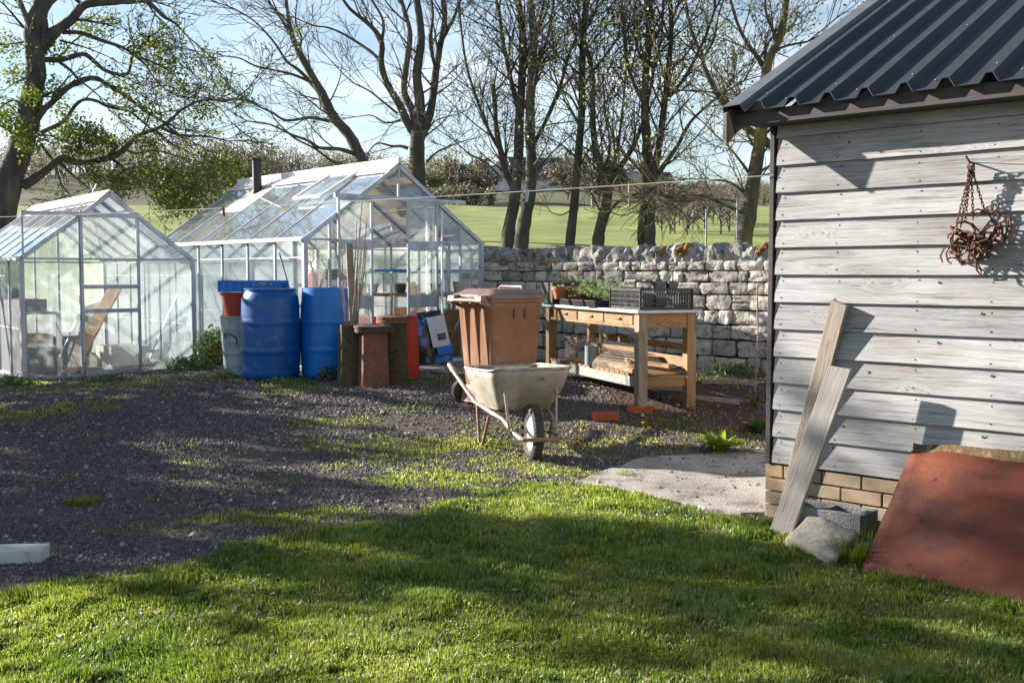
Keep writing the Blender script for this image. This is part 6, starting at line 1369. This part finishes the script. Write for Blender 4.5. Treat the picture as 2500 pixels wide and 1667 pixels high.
# ---- big sycamore on the left, in young leaf
cfgS = dict(wob=.22, up=.02, rmin=.0055, maxl=3, kids=(0, 4, 3, 0), dens=1.9, len=.95, r1=.03, leafp=lambda p: .50 if p[2] < 5.2 else .22, leafn=3, zmin=1.2)
sy = [([(-40, 1900), (20, 1560), (60, 1330), (140, 1130), (200, 930), (225, 760), (262, 560), (255, 400), (235, 250), (280, 90), (330, -60)], 74, 34),
    ([(255, 420), (310, 350), (400, 240), (520, 150), (620, 40), (760, 20), (940, 12), (1080, 15), (1200, 120), (1290, 175), (1380, 270)], 34, 3),
    ([(620, 40), (560, 0), (520, -60)], 12, 6), ([(330, 330), (325, 200), (325, 100), (350, -40)], 24, 14), ([(340, 90), (380, 30), (440, -20)], 9, 5), ([(235, 230), (185, 110), (150, 20), (140, -40)], 17, 9),
    ([(280, 440), (450, 440), (610, 400), (690, 450), (760, 510), (850, 545), (940, 542), (968, 440), (985, 400)], 15, 6), ([(850, 545), (940, 580), (1030, 630)], 5, 2),
    ([(460, 240), (600, 245), (750, 300), (900, 350), (990, 410), (1080, 490), (1130, 570), (1220, 660)], 12, 3), ([(990, 410), (1150, 470), (1290, 560), (1350, 680)], 6, 2),
    ([(440, 300), (560, 330), (680, 370), (800, 420)], 6, 2),
    ([(210, 900), (265, 880), (330, 800), (400, 740), (520, 630), (690, 575), (800, 630), (930, 710), (1060, 810), (1190, 890)], 18, 8),
    ([(440, 460), (520, 520), (580, 590), (650, 640), (720, 700)], 9, 3),
    ([(170, 1370), (250, 1320), (330, 1260), (450, 1165), (540, 1190), (640, 1195), (800, 1165), (860, 1140), (930, 1080), (1000, 1010), (1090, 970), (1190, 930), (1270, 870), (1350, 800), (1500, 735), (1700, 740), (1830, 650)], 24, 3),
    ([(1190, 890), (1180, 820), (1150, 720)], 5, 2), ([(1400, 780), (1460, 680), (1480, 600), (1420, 540)], 4, 2), ([(1500, 735), (1620, 800), (1700, 900)], 4, 2),
    ([(300, 980), (360, 950), (480, 890), (530, 810), (600, 740), (700, 740), (780, 780), (860, 800), (950, 820), (1030, 880), (1100, 940)], 11, 5),
    ([(1190, 940), (1300, 990), (1400, 1000), (1550, 1010), (1680, 1040)], 9, 3), ([(1150, 960), (1250, 1050), (1350, 1100), (1450, 1150)], 6, 2), ([(860, 1190), (930, 1260), (1000, 1340), (1060, 1400)], 8, 3), ([(800, 1165), (860, 1200), (830, 1270), (760, 1330), (700, 1370)], 8, 3), ([(860, 1290), (1000, 1230), (1100, 1250), (1250, 1330), (1400, 1400)], 6, 2), ([(930, 1100), (1000, 1130), (1150, 1110), (1300, 1150), (1420, 1180), (1580, 1230)], 7, 2),
    ([(300, 1060), (350, 1130), (400, 1200), (450, 1350), (510, 1430)], 8, 3), ([(210, 850), (150, 770), (90, 740), (0, 790)], 8, 3), ([(130, 1010), (60, 960), (-40, 900)], 9, 4), ([(240, 560), (130, 600), (40, 660)], 6, 2), ([(230, 300), (120, 320), (20, 330)], 6, 2)]
cl = [(620, 980, 150, 420, 16.5), (780, 1060, 130, 260, 17), (480, 1000, 100, 170, 17.3), (560, 1120, 90, 120, 16.6), (1120, 320, 120, 150, 17.5), (1270, 470, 130, 170, 17.2), (1000, 360, 90, 70, 17), (1340, 640, 70, 60, 17), (1250, 1320, 240, 480, 15.8), (1080, 1250, 160, 180, 16.2), (1420, 1420, 210, 430, 15.5), (1560, 1250, 170, 260, 16), (1300, 1480, 150, 280, 15.6), (900, 1340, 130, 260, 16.3), (1700, 1210, 90, 160, 16.5), (700, 1290, 90, 120, 16.5), (1100, 1050, 110, 120, 16.6), (900, 700, 140, 110, 17), (650, 230, 120, 110, 17.4), (760, 170, 110, 90, 17.3), (380, 640, 100, 100, 17), (60, 350, 110, 130, 17.4), (110, 560, 110, 130, 17.2), (40, 820, 110, 140, 17), (180, 980, 110, 150, 16.6), (60, 920, 80, 90, 17), (480, 820, 90, 80, 17.2), (1480, 430, 130, 60, 17.5), (1500, 830, 120, 110, 17.2), (250, 1080, 100, 120, 16.5), (230, 700, 90, 90, 16.6), (420, 370, 110, 80, 17.1), (1650, 640, 120, 60, 17.6), (1080, 830, 150, 110, 16.8)]
tree('sycamore_tree', 'large spreading sycamore in fresh green leaf behind the smaller greenhouse', sy, 17.0, CV3, cfgS, leaf='leaf', leafsize=.050, clusters=cl)
# ---- row of bare trees behind the wall
cfgB = dict(wob=.16, up=.05, rmin=.0052, maxl=3, kids=(0, 5, 4, 0), dens=3.7, len=1.65, r1=.024, leafp=lambda p: .0, leafn=2, zmin=2.6)
t1 = [([(1010, 1330), (965, 1190), (930, 1095), (850, 930), (740, 800), (660, 640), (570, 480), (500, 350), (460, 260), (430, 120), (410, -60)], 38, 7), ([(740, 830), (680, 740), (640, 640), (580, 560), (500, 480), (420, 420), (360, 330), (300, 250), (190, 140), (60, 60)], 14, 3), ([(580, 560), (460, 510), (330, 480), (200, 450), (100, 400), (0, 385)], 8, 3), ([(715, 830), (580, 805), (480, 820), (400, 820), (320, 770), (250, 740), (150, 690), (0, 680)], 9, 3), ([(800, 1115), (740, 1110), (670, 1060), (600, 1010), (480, 950), (410, 890), (350, 830), (290, 750), (200, 700)], 8, 2), ([(880, 1050), (780, 1020), (640, 1010), (560, 960), (450, 920), (300, 850), (150, 830)], 12, 3), ([(570, 480), (470, 260), (330, 60), (270, -40)], 8, 4), ([(500, 360), (520, 260), (480, 150), (490, 20)], 7, 3), ([(460, 260), (380, 130), (320, 0)], 7, 3)]
t2 = [([(1318, 1500), (1312, 1240), (1312, 1080), (1312, 960), (1318, 860), (1330, 700), (1310, 500), (1340, 250), (1300, -60)], 46, 15), ([(1300, 930), (1240, 830), (1190, 720), (1100, 560), (1065, 430), (1070, 300), (1030, 220), (960, 150), (850, 60), (780, -40)], 24, 6), ([(1305, 850), (1270, 740), (1220, 620), (1240, 430), (1262, 230), (1230, 100), (1190, -40)], 22, 9), ([(1330, 950), (1380, 830), (1410, 720), (1440, 480), (1470, 300), (1500, 130), (1480, -60)], 25, 13), ([(1470, 300), (1520, 200), (1560, 130), (1620, -40)], 12, 7), ([(1250, 1015), (1200, 1000), (1140, 1000), (1040, 980), (980, 1040)], 9, 3), ([(1060, 420), (1000, 360), (900, 290), (800, 230), (700, 190), (600, 175), (470, 120)], 9, 3), ([(1200, 820), (1100, 840), (1000, 790), (900, 800)], 6, 2), ([(1180, 780), (1070, 690), (980, 620), (880, 570), (800, 500), (690, 380)], 6, 2), ([(1375, 1110), (1450, 1040), (1560, 990), (1650, 960)], 7, 2), ([(1390, 880), (1450, 820), (1600, 780)], 6, 2), ([(1440, 480), (1400, 300), (1420, 100), (1400, -40)], 9, 5), ([(1065, 300), (1080, 150), (1000, 0)], 9, 5), ([(1320, 780), (1440, 650), (1560, 560), (1650, 450)], 6, 2)]
t3 = [([(100, 1560), (110, 1400), (140, 1250), (165, 1000), (172, 750), (188, 500), (192, 200), (150, -60)], 36, 14), ([(150, 1180), (95, 1080), (60, 950), (30, 800), (20, 650), (10, 520)], 20, 10), ([(60, 940), (-20, 800), (-110, 560), (-160, 380), (-190, 150)], 10, 5), ([(170, 700), (130, 540), (100, 400), (70, 250), (50, 100), (20, -40)], 14, 7), ([(188, 480), (230, 300), (300, 120), (330, -40)], 10, 6), ([(60, 1100), (-40, 1000), (-140, 950), (-230, 870), (-330, 800)], 6, 2)]
t3b = [([(178, 1560), (195, 1420), (235, 1200), (247, 1000), (238, 800), (243, 500), (262, 250), (230, -60)], 38, 16), ([(255, 900), (320, 780), (400, 600), (440, 480), (475, 350), (540, 200)], 12, 6), ([(400, 590), (500, 470), (600, 420)], 6, 3), ([(245, 620), (290, 400), (360, 180), (390, -40)], 11, 5), ([(262, 240), (330, 100), (360, -40)], 8, 4)]
t4 = [([(480, 1560), (490, 1440), (512, 1250), (532, 1000), (556, 700), (560, 400), (572, 150), (590, -60)], 25, 14), ([(545, 700), (490, 600), (440, 560), (380, 500)], 6, 3), ([(555, 560), (620, 450), (700, 350), (780, 240)], 8, 4), ([(530, 980), (440, 900), (330, 840)], 6, 2), ([(500, 1290), (430, 1330), (370, 1310)], 4, 2), ([(565, 350), (510, 200), (480, 60)], 7, 4), ([(572, 200), (640, 80), (660, -40)], 7, 4)]
t5 = [([(655, 1560), (665, 1440), (705, 1280), (715, 1180), (690, 1080), (650, 950), (625, 760), (622, 450), (570, 250), (540, 100)], 33, 8), ([(718, 1190), (780, 1060), (850, 950), (900, 850), (950, 700), (1000, 450)], 18, 6), ([(715, 1160), (770, 960), (800, 760), (820, 560), (830, 380)], 10, 4), ([(705, 1350), (760, 1270), (830, 1220), (950, 1190), (1040, 1200)], 9, 3), ([(680, 1330), (650, 1260), (600, 1170), (560, 1110)], 6, 3), ([(680, 1120), (730, 900), (700, 700), (690, 500)], 8, 3), ([(740, 1310), (800, 1330), (880, 1310)], 3, 2)]
t6 = [([(975, 1560), (975, 1400), (980, 1250), (985, 1100), (965, 950), (950, 750), (950, 500), (970, 250), (980, -60)], 33, 14), ([(925, 1560), (920, 1420), (940, 1200), (945, 1050), (940, 900)], 17, 10), ([(990, 1100), (1030, 930), (1055, 750), (1090, 450), (1110, 200), (1100, -60)], 22, 10), ([(1005, 1110), (1080, 1000), (1150, 900), (1200, 800), (1260, 720), (1400, 600), (1560, 500)], 14, 4), ([(955, 1090), (850, 980), (790, 900), (730, 790)], 9, 3), ([(1095, 600), (1180, 500), (1250, 380), (1320, 230), (1380, 60)], 11, 6), ([(950, 650), (880, 520), (840, 400), (820, 250), (800, 50)], 12, 6), ([(970, 300), (1050, 150), (1060, -40)], 8, 5), ([(960, 420), (900, 300), (880, 120), (900, -40)], 8, 4)]
t7 = [([(1550, 1560), (1560, 1450), (1590, 1300), (1620, 1100), (1645, 950), (1670, 780), (1690, 500), (1720, 350), (1790, 200), (1830, -60)], 48, 14), ([(1690, 430), (1640, 350), (1580, 270), (1520, 150), (1470, -20)], 14, 7), ([(1640, 930), (1590, 850), (1560, 760)], 8, 4), ([(1590, 1070), (1540, 1000), (1460, 900), (1400, 850), (1300, 750)], 8, 3), ([(1640, 1090), (1690, 1040), (1780, 1010)], 9, 4), ([(1600, 1340), (1450, 1270), (1300, 1210), (1150, 1210), (1030, 1205)], 9, 3), ([(1530, 1250), (1420, 1230), (1300, 1225)], 6, 3), ([(1605, 1230), (1480, 1130), (1350, 1110), (1200, 1105)], 8, 3), ([(1700, 820), (1800, 740), (1900, 700)], 9, 5), ([(1700, 400), (1780, 300), (1950, 260)], 9, 5), ([(1760, 230), (1700, 100), (1690, -40)], 8, 5)]
t8 = [([(1840, 1400), (1800, 1000), (1700, 880), (1560, 780), (1450, 660), (1380, 560), (1320, 430), (1290, 330), (1230, 180), (1200, 20)], 26, 6), ([(1420, 620), (1480, 500), (1560, 420)], 7, 3), ([(1300, 370), (1370, 250), (1400, 100), (1440, -30)], 8, 4)]
lf = lambda lo, hi, p: (lambda q: p * min(1, max(0, (q[2] - lo) / (hi - lo))))
def leafy(c, **k): d = dict(c); d.update(k); return d
tree('ash_tree', 'bare tree leaning left over the big greenhouse ridge', t1, 26.0, CV4, leafy(cfgB, dens=1.6), group='trees behind the drystone wall', leafsize=.05)
tree('ash_tree', 'thick bare tree with many upright stems directly behind the big greenhouse gable', t2, 24.0, CV4, leafy(cfgB, dens=1.6), group='trees behind the drystone wall')
tree('ash_tree', 'left trunk of the close pair just right of the big greenhouse', t3, 23.0, CV5, leafy(cfgB, leafp=lf(4, 8, .3)), group='trees behind the drystone wall', leafsize=.06)
tree('ash_tree', 'right trunk of the close pair just right of the big greenhouse', t3b, 22.6, CV5, leafy(cfgB, leafp=lf(3.5, 6.5, .4)), group='trees behind the drystone wall', leafsize=.06)
tree('ash_tree', 'slender straight tree between the close pair and the forked one', t4, 22.3, CV5, leafy(cfgB, leafp=lf(3.2, 6, .55)), group='trees behind the drystone wall', leafsize=.062)
tree('ash_tree', 'short trunk forking low into a wide vase of stems', t5, 22.0, CV5, leafy(cfgB, leafp=lf(3.0, 5, .65)), group='trees behind the drystone wall', leafsize=.06)
tree('ash_tree', 'twin stemmed grey tree with tall ascending branches, second from the shed', t6, 21.6, CV5, leafy(cfgB, leafp=lf(3.2, 6, .55)), group='trees behind the drystone wall', leafsize=.062)
tree('ash_tree', 'mossy leaning tree nearest the shed with twisted low boughs', t7, 20.0, CV5, leafy(cfgB, leafp=lf(3.0, 5.5, .6)), bark='bark_moss', group='trees behind the drystone wall', leafsize=.06)
tree('ash_tree', 'tree with its trunk hidden by the shed and a long bough arching left', t8, 25.0, CV5, leafy(cfgB, leafp=lf(3.5, 5.5, .7)), group='trees behind the drystone wall', leafsize=.062)
# ---- shade trees, unseen at left, placed and sized for their shadows on the gravel
def shade_tree(label, x, y, H, spread, n, seed, leafp=.6):
    wd = Wood(); cfg = dict(wob=.2, up=.04, rmin=.007, maxl=3, kids=(0, 4, 3, 0), leafp=lambda p: leafp, leafn=5)
    zb = gzf(x, y); P = [np.array([x, y, zb - .1])]; 
    for i in range(6): P.append(P[-1] + np.array([rng.normal(0, .07), rng.normal(0, .07), H / 6]))
    wd.tube(P, np.linspace(.17, .04, 7), 10)
    for i in range(n):
        t = rng.uniform(.22, 1); f = t * 6; k = min(int(f), 5); q = P[k] + (P[k + 1] - P[k]) * (f - k); a = rng.uniform(0, 6.28); grow(wd, q, np.array([math.cos(a), math.sin(a), rng.uniform(.1, .8)]), spread * rng.uniform(.6, 1.1), .035, 1, cfg)
    V = np.concatenate(wd.V); F = np.concatenate(wd.F); b = P[0]; r = thing('shade_tree', label, 'tree', tuple(b), 0, 'unseen shade trees left of the picture'); npmesh('trunk', V - b, F4=F, mats=M['bark'], smooth=True, parent=r)
    Q = np.repeat(np.array([p for p, n_ in wd.L]), 5, axis=0); m_ = len(Q); Q = Q + rng.normal(0, .09, (m_, 3)); a = rng.normal(size=(m_, 3)); a /= np.linalg.norm(a, axis=1)[:, None]; c = np.cross(a, rng.normal(size=(m_, 3))); c /= np.linalg.norm(c, axis=1)[:, None]; s_ = .085
    V = np.stack([Q - a * s_, Q + c * s_ * .7, Q + a * s_, Q - c * s_ * .7], 1).reshape(-1, 3) - b; npmesh('crown', V, F4=np.arange(len(V)).reshape(-1, 4), mats=M['leaf_d'], tone=np.repeat(rng.random(m_), 4), parent=r)
SHADE = [
    ("tall leafy tree unseen left of the picture, nearest the lawn", -12.2, 10.6, 5.4, 1.4, 72, 1),
    ("low leafy tree unseen left of the picture, middle of three", -11.8, 12.1, 3.5, 1.4, 44, 2),
    ("low leafy tree unseen left of the picture, nearest the greenhouses", -10.2, 12.9, 3.0, 1.2, 30, 3)]
for a_ in SHADE: shade_tree(*a_)
# ================================================================ FAR BACKGROUND
def twiggy(name, label, x, y, H, Wd_, n, cat='tree', group=None, leafcol=None, leafn=0, rmin=.012, mat='twig'):
    H = H * .52; zb = float(hfield(np.array(float(x)), np.array(float(y)))); wd = Wood(); cfg = dict(wob=.2, up=.06, rmin=rmin, maxl=3, kids=(0, 4, 3, 0), leafp=lambda p: 1 if leafn else 0, leafn=max(1, leafn)); b = np.array([x, y, zb - .1])
    wd.tube([b, b + [0, 0, H * .3], b + [0, 0, H * .6]], [rmin * 3.5, rmin * 2.5, rmin * 1.5], 5)
    for i in range(n):
        a = rng.uniform(0, 6.28); q = b + [0, 0, H * rng.uniform(.08, .45)]; grow(wd, q, np.array([math.cos(a) * Wd_ / H * 1.1, math.sin(a) * Wd_ / H * 1.1, rng.uniform(.5, 1.2)]), H * rng.uniform(.4, .62), rmin * 2.2, 1, cfg)
    V = np.concatenate(wd.V); F = np.concatenate(wd.F); r = thing(name, label, cat, tuple(b), 0, group); npmesh('trunk', V - b, F4=F, mats=M[mat], parent=r)
    if leafn:
        Q = np.repeat(np.array([p for p, n_ in wd.L]), leafn, axis=0); m_ = len(Q); s_ = H * .024; Q = Q + rng.normal(0, s_ * 1.3, (m_, 3)); a = rng.normal(size=(m_, 3)); a /= np.linalg.norm(a, axis=1)[:, None]; c = np.cross(a, rng.normal(size=(m_, 3))); c /= np.linalg.norm(c, axis=1)[:, None]
        V = np.stack([Q - a * s_, Q + c * s_ * .7, Q + a * s_, Q - c * s_ * .7], 1).reshape(-1, 3) - b; npmesh('crown', V, F4=np.arange(len(V)).reshape(-1, 4), mats=M[leafcol], tone=np.repeat(rng.random(m_), 4), parent=r)
M['leaf_far'] = leafmat('far_leaf', (0.09, 0.11, 0.03), (0.15, 0.17, 0.05), .35)
M['leaf_brown'] = leafmat('budding_leaf', (0.125, 0.115, 0.07), (0.18, 0.165, 0.10), .45)
def px_x(px, Y): return (px - 1250) / FPX * Y
far = [(1130, 66, 7.0, 4.2, 30, 'leaf_brown', 4, 'rounded budding brown tree standing above the far hedge left of the house'), (1040, 64, 5.5, 3.6, 24, 'leaf_far', 4, 'yellow green bush beside the budding tree at the far hedge'), (1460, 70, 7.0, 3.8, 40, 'leaf_brown', 3, 'wide bare brown tree between the two far houses'), (1385, 78, 7, 3.5, 22, 'leaf_brown', 2, 'bare tree at the right end of the far house'), (600, 75, 6.5, 3.5, 26, 'leaf_far', 5, 'olive green round tree behind the stove flue'), (700, 82, 7.5, 4, 20, None, 0, 'bare thin tree right of the stove flue on the far slope'), (655, 85, 7, 3, 16, None, 0, 'bare sapling just above the big greenhouse ridge'), (1700, 92, 3, 2.2, 14, 'leaf_far', 3, 'small dark tree alone on the far ridge'), (1620, 100, 2.8, 2.4, 12, 'leaf_far', 3, 'small bush on the far ridge left of the lone tree')]
for px, Y, H, W_, n, lc, ln, lab in far: twiggy('far_tree', lab, px_x(px, Y), Y, H, W_, n, 'tree', 'far trees on the hillside', lc, ln, rmin=.02)
# thicket of bare saplings right, in front of the shed corner
for i in range(15):
    px = 1600 + 14 * i + random.uniform(-8, 8); Y = random.uniform(27, 36)
    twiggy('bare_sapling', 'thin bare sapling in the thicket beyond the wall, ' + ORD[i] + ' from the left', px_x(px, Y), Y, random.uniform(2.0, 3.0), 1.0, 7, 'sapling', 'bare saplings beyond the wall', rmin=.008)
# woodland and hedges far off (nobody could count them)
def wood_mass(name, label, boxes, mat, n_per, hh, r, leafmatn=None, lsize=.16, dens=1):
    V = []; Fq = []; nv = 0; LV = []; wd = Wood()
    for (x0, x1, y0, y1) in boxes:
        n = int(n_per * abs(x1 - x0) * dens)
        for i in range(n):
            x, y = rng.uniform(x0, x1), rng.uniform(y0, y1); z = float(hfield(np.array(x), np.array(y))); h = hh * rng.uniform(.55, 1.2); top = np.array([x + rng.normal(0, h * .08), y, z + h]); wd.tube([[x, y, z], [x + rng.normal(0, .1), y, z + h * .5], top], [r * 1.6, r, r * .5], 3)
            for q in range(7):
                t = rng.uniform(.2, .95); s_ = np.array([x, y, z + h * t]); e = s_ + np.array([rng.normal(0, h * .22), rng.normal(0, h * .2), h * rng.uniform(.1, .3)]); wd.tube([s_, (s_ + e) / 2 + [0, 0, -.03 * h], e], [r * .7, r * .5, r * .35], 3)
                if leafmatn:
                    for w in range(6): LV.append(e + rng.normal(0, h * .10, 3))
    b = np.array([boxes[0][0], boxes[0][2], 0]); V = np.concatenate(wd.V); F = np.concatenate(wd.F); k = [F]; mats = [M[mat]]
    if LV:
        Q = np.array(LV); m_ = len(Q); a = rng.normal(size=(m_, 3)); a /= np.linalg.norm(a, axis=1)[:, None]; c = np.cross(a, rng.normal(size=(m_, 3))); c /= np.linalg.norm(c, axis=1)[:, None]; L4 = np.stack([Q - a * lsize, Q + c * lsize * .7, Q + a * lsize, Q - c * lsize * .7], 1).reshape(-1, 3)
        F = np.concatenate([F, np.arange(len(L4)).reshape(-1, 4) + len(V)]); nV = len(V); V = np.concatenate([V, L4]); mats.append(M[leafmatn])
    o = npmesh(name, V, F4=F, mats=mats, tone=np.concatenate([np.full(len(V) - (len(LV) * 4), .5), np.repeat(rng.random(len(LV)), 4)]) if LV else None)
    if LV:
        mi = np.zeros(len(F), np.int32); mi[len(F) - len(LV):] = 1; o.data.polygons.foreach_set('material_index', mi)
    o['kind'] = 'stuff'; o['label'] = label; o['category'] = 'woodland'
wood_mass('woodland', 'bare brown woodland on the far hill to the left', [(-52, -16, 88, 120), (-70, -46, 80, 110), (-20, -6, 104, 124)], 'twig', 11, 2.6, .035, 'leaf_brown', .10)
wood_mass('hedge', 'dark ragged hedge along the top of the green field', [(-9, -1, 60, 62)], 'twig', 16, 0.9, .03, 'leaf_brown', .07)
wood_mass('scrub', 'purple brown scrub on the slope beyond the field at the right', [(9, 30, 66, 96)], 'twig', 22, 1.0, .03, 'leaf_brown', .05)
# houses
def house(label, px, Y, W_, D_, H, RH, yaw, wall, roofm):
    x = px_x(px, Y); z = float(hfield(np.array(x), np.array(float(Y)))); r = thing('house', label, 'house', (x, Y, z - .3), yaw, 'far houses')
    w = MB(); w.box((0, 0, H / 2), (W_, D_, H)); w.add([(-W_ / 2, -D_ / 2, H), (-W_ / 2, D_ / 2, H), (-W_ / 2, 0, H + RH), (W_ / 2, -D_ / 2, H), (W_ / 2, D_ / 2, H), (W_ / 2, 0, H + RH)], [(0, 1, 2), (3, 5, 4)]); w.build('wall', wall, r)
    rf = MB(); 
    for s_ in (-1, 1): rf.hexa([(sx, y, zz + dz) for dz in (.05, .25) for sx, y, zz in ((-W_ / 2 - .3, s_ * (D_ / 2 + .3), H - .25), (W_ / 2 + .3, s_ * (D_ / 2 + .3), H - .25), (W_ / 2 + .3, 0, H + RH), (-W_ / 2 - .3, 0, H + RH))])
    ro = rf.build('roof', roofm, r); c = MB(); c.box((W_ * .3, 0, H + RH + .2), (.5, .5, .8)); c.build('chimney', M['stone'], ro)
    for i in range(3):
        f = MB(); f.box((-W_ * .3 + i * W_ * .3, -D_ / 2 - .02, H * .6), (.8, .08, .5)); f.build('window', M['black'], r)
slate = nmat('slate', (.075, .08, .095), (.05, .055, .065), 2, .7)
house('white walled far house with a steep dark roof seen between the tree trunks', 1330, 104, 7, 6, 1.3, 1.9, .25, M['cardwhite'], slate)
house('low white far house with a bluish roof half hidden by the forked tree', 1185, 100, 4.5, 5, 1.3, 1.0, -.2, M['cardwhite'], slate)
house('long low dark far building on the skyline right of the forked tree', 1545, 112, 7, 5, .7, .8, .0, M['block'], slate)
# posts in the field
for i, (px, Y, h) in enumerate([(1722, 19.0, 1.25), (1797, 19.5, 1.35), (1400, 58, 1.3), (1445, 58, 1.3), (1490, 58, 1.3), (1535, 58, 1.3), (1580, 58, 1.3), (1625, 58, 1.3)]):
    x = px_x(px, Y); z = float(hfield(np.array(x), np.array(float(Y)))); m_ = MB(); m_.tube([(0, 0, -.1), (0, 0, h)], .017 if Y < 30 else .07, 6); o = m_.build('fence_post', M['galv'] if Y < 30 else M['plank'], None, loc=(x, Y, z))
    tag(o, ('left of the two thin pale posts beyond the wall by the shed', 'right of the two thin pale posts beyond the wall by the shed')[i] if i < 2 else 'distant timber post at the top of the green field, ' + ORD[i - 2] + ' from the left', 'post', 'fence posts in the field')
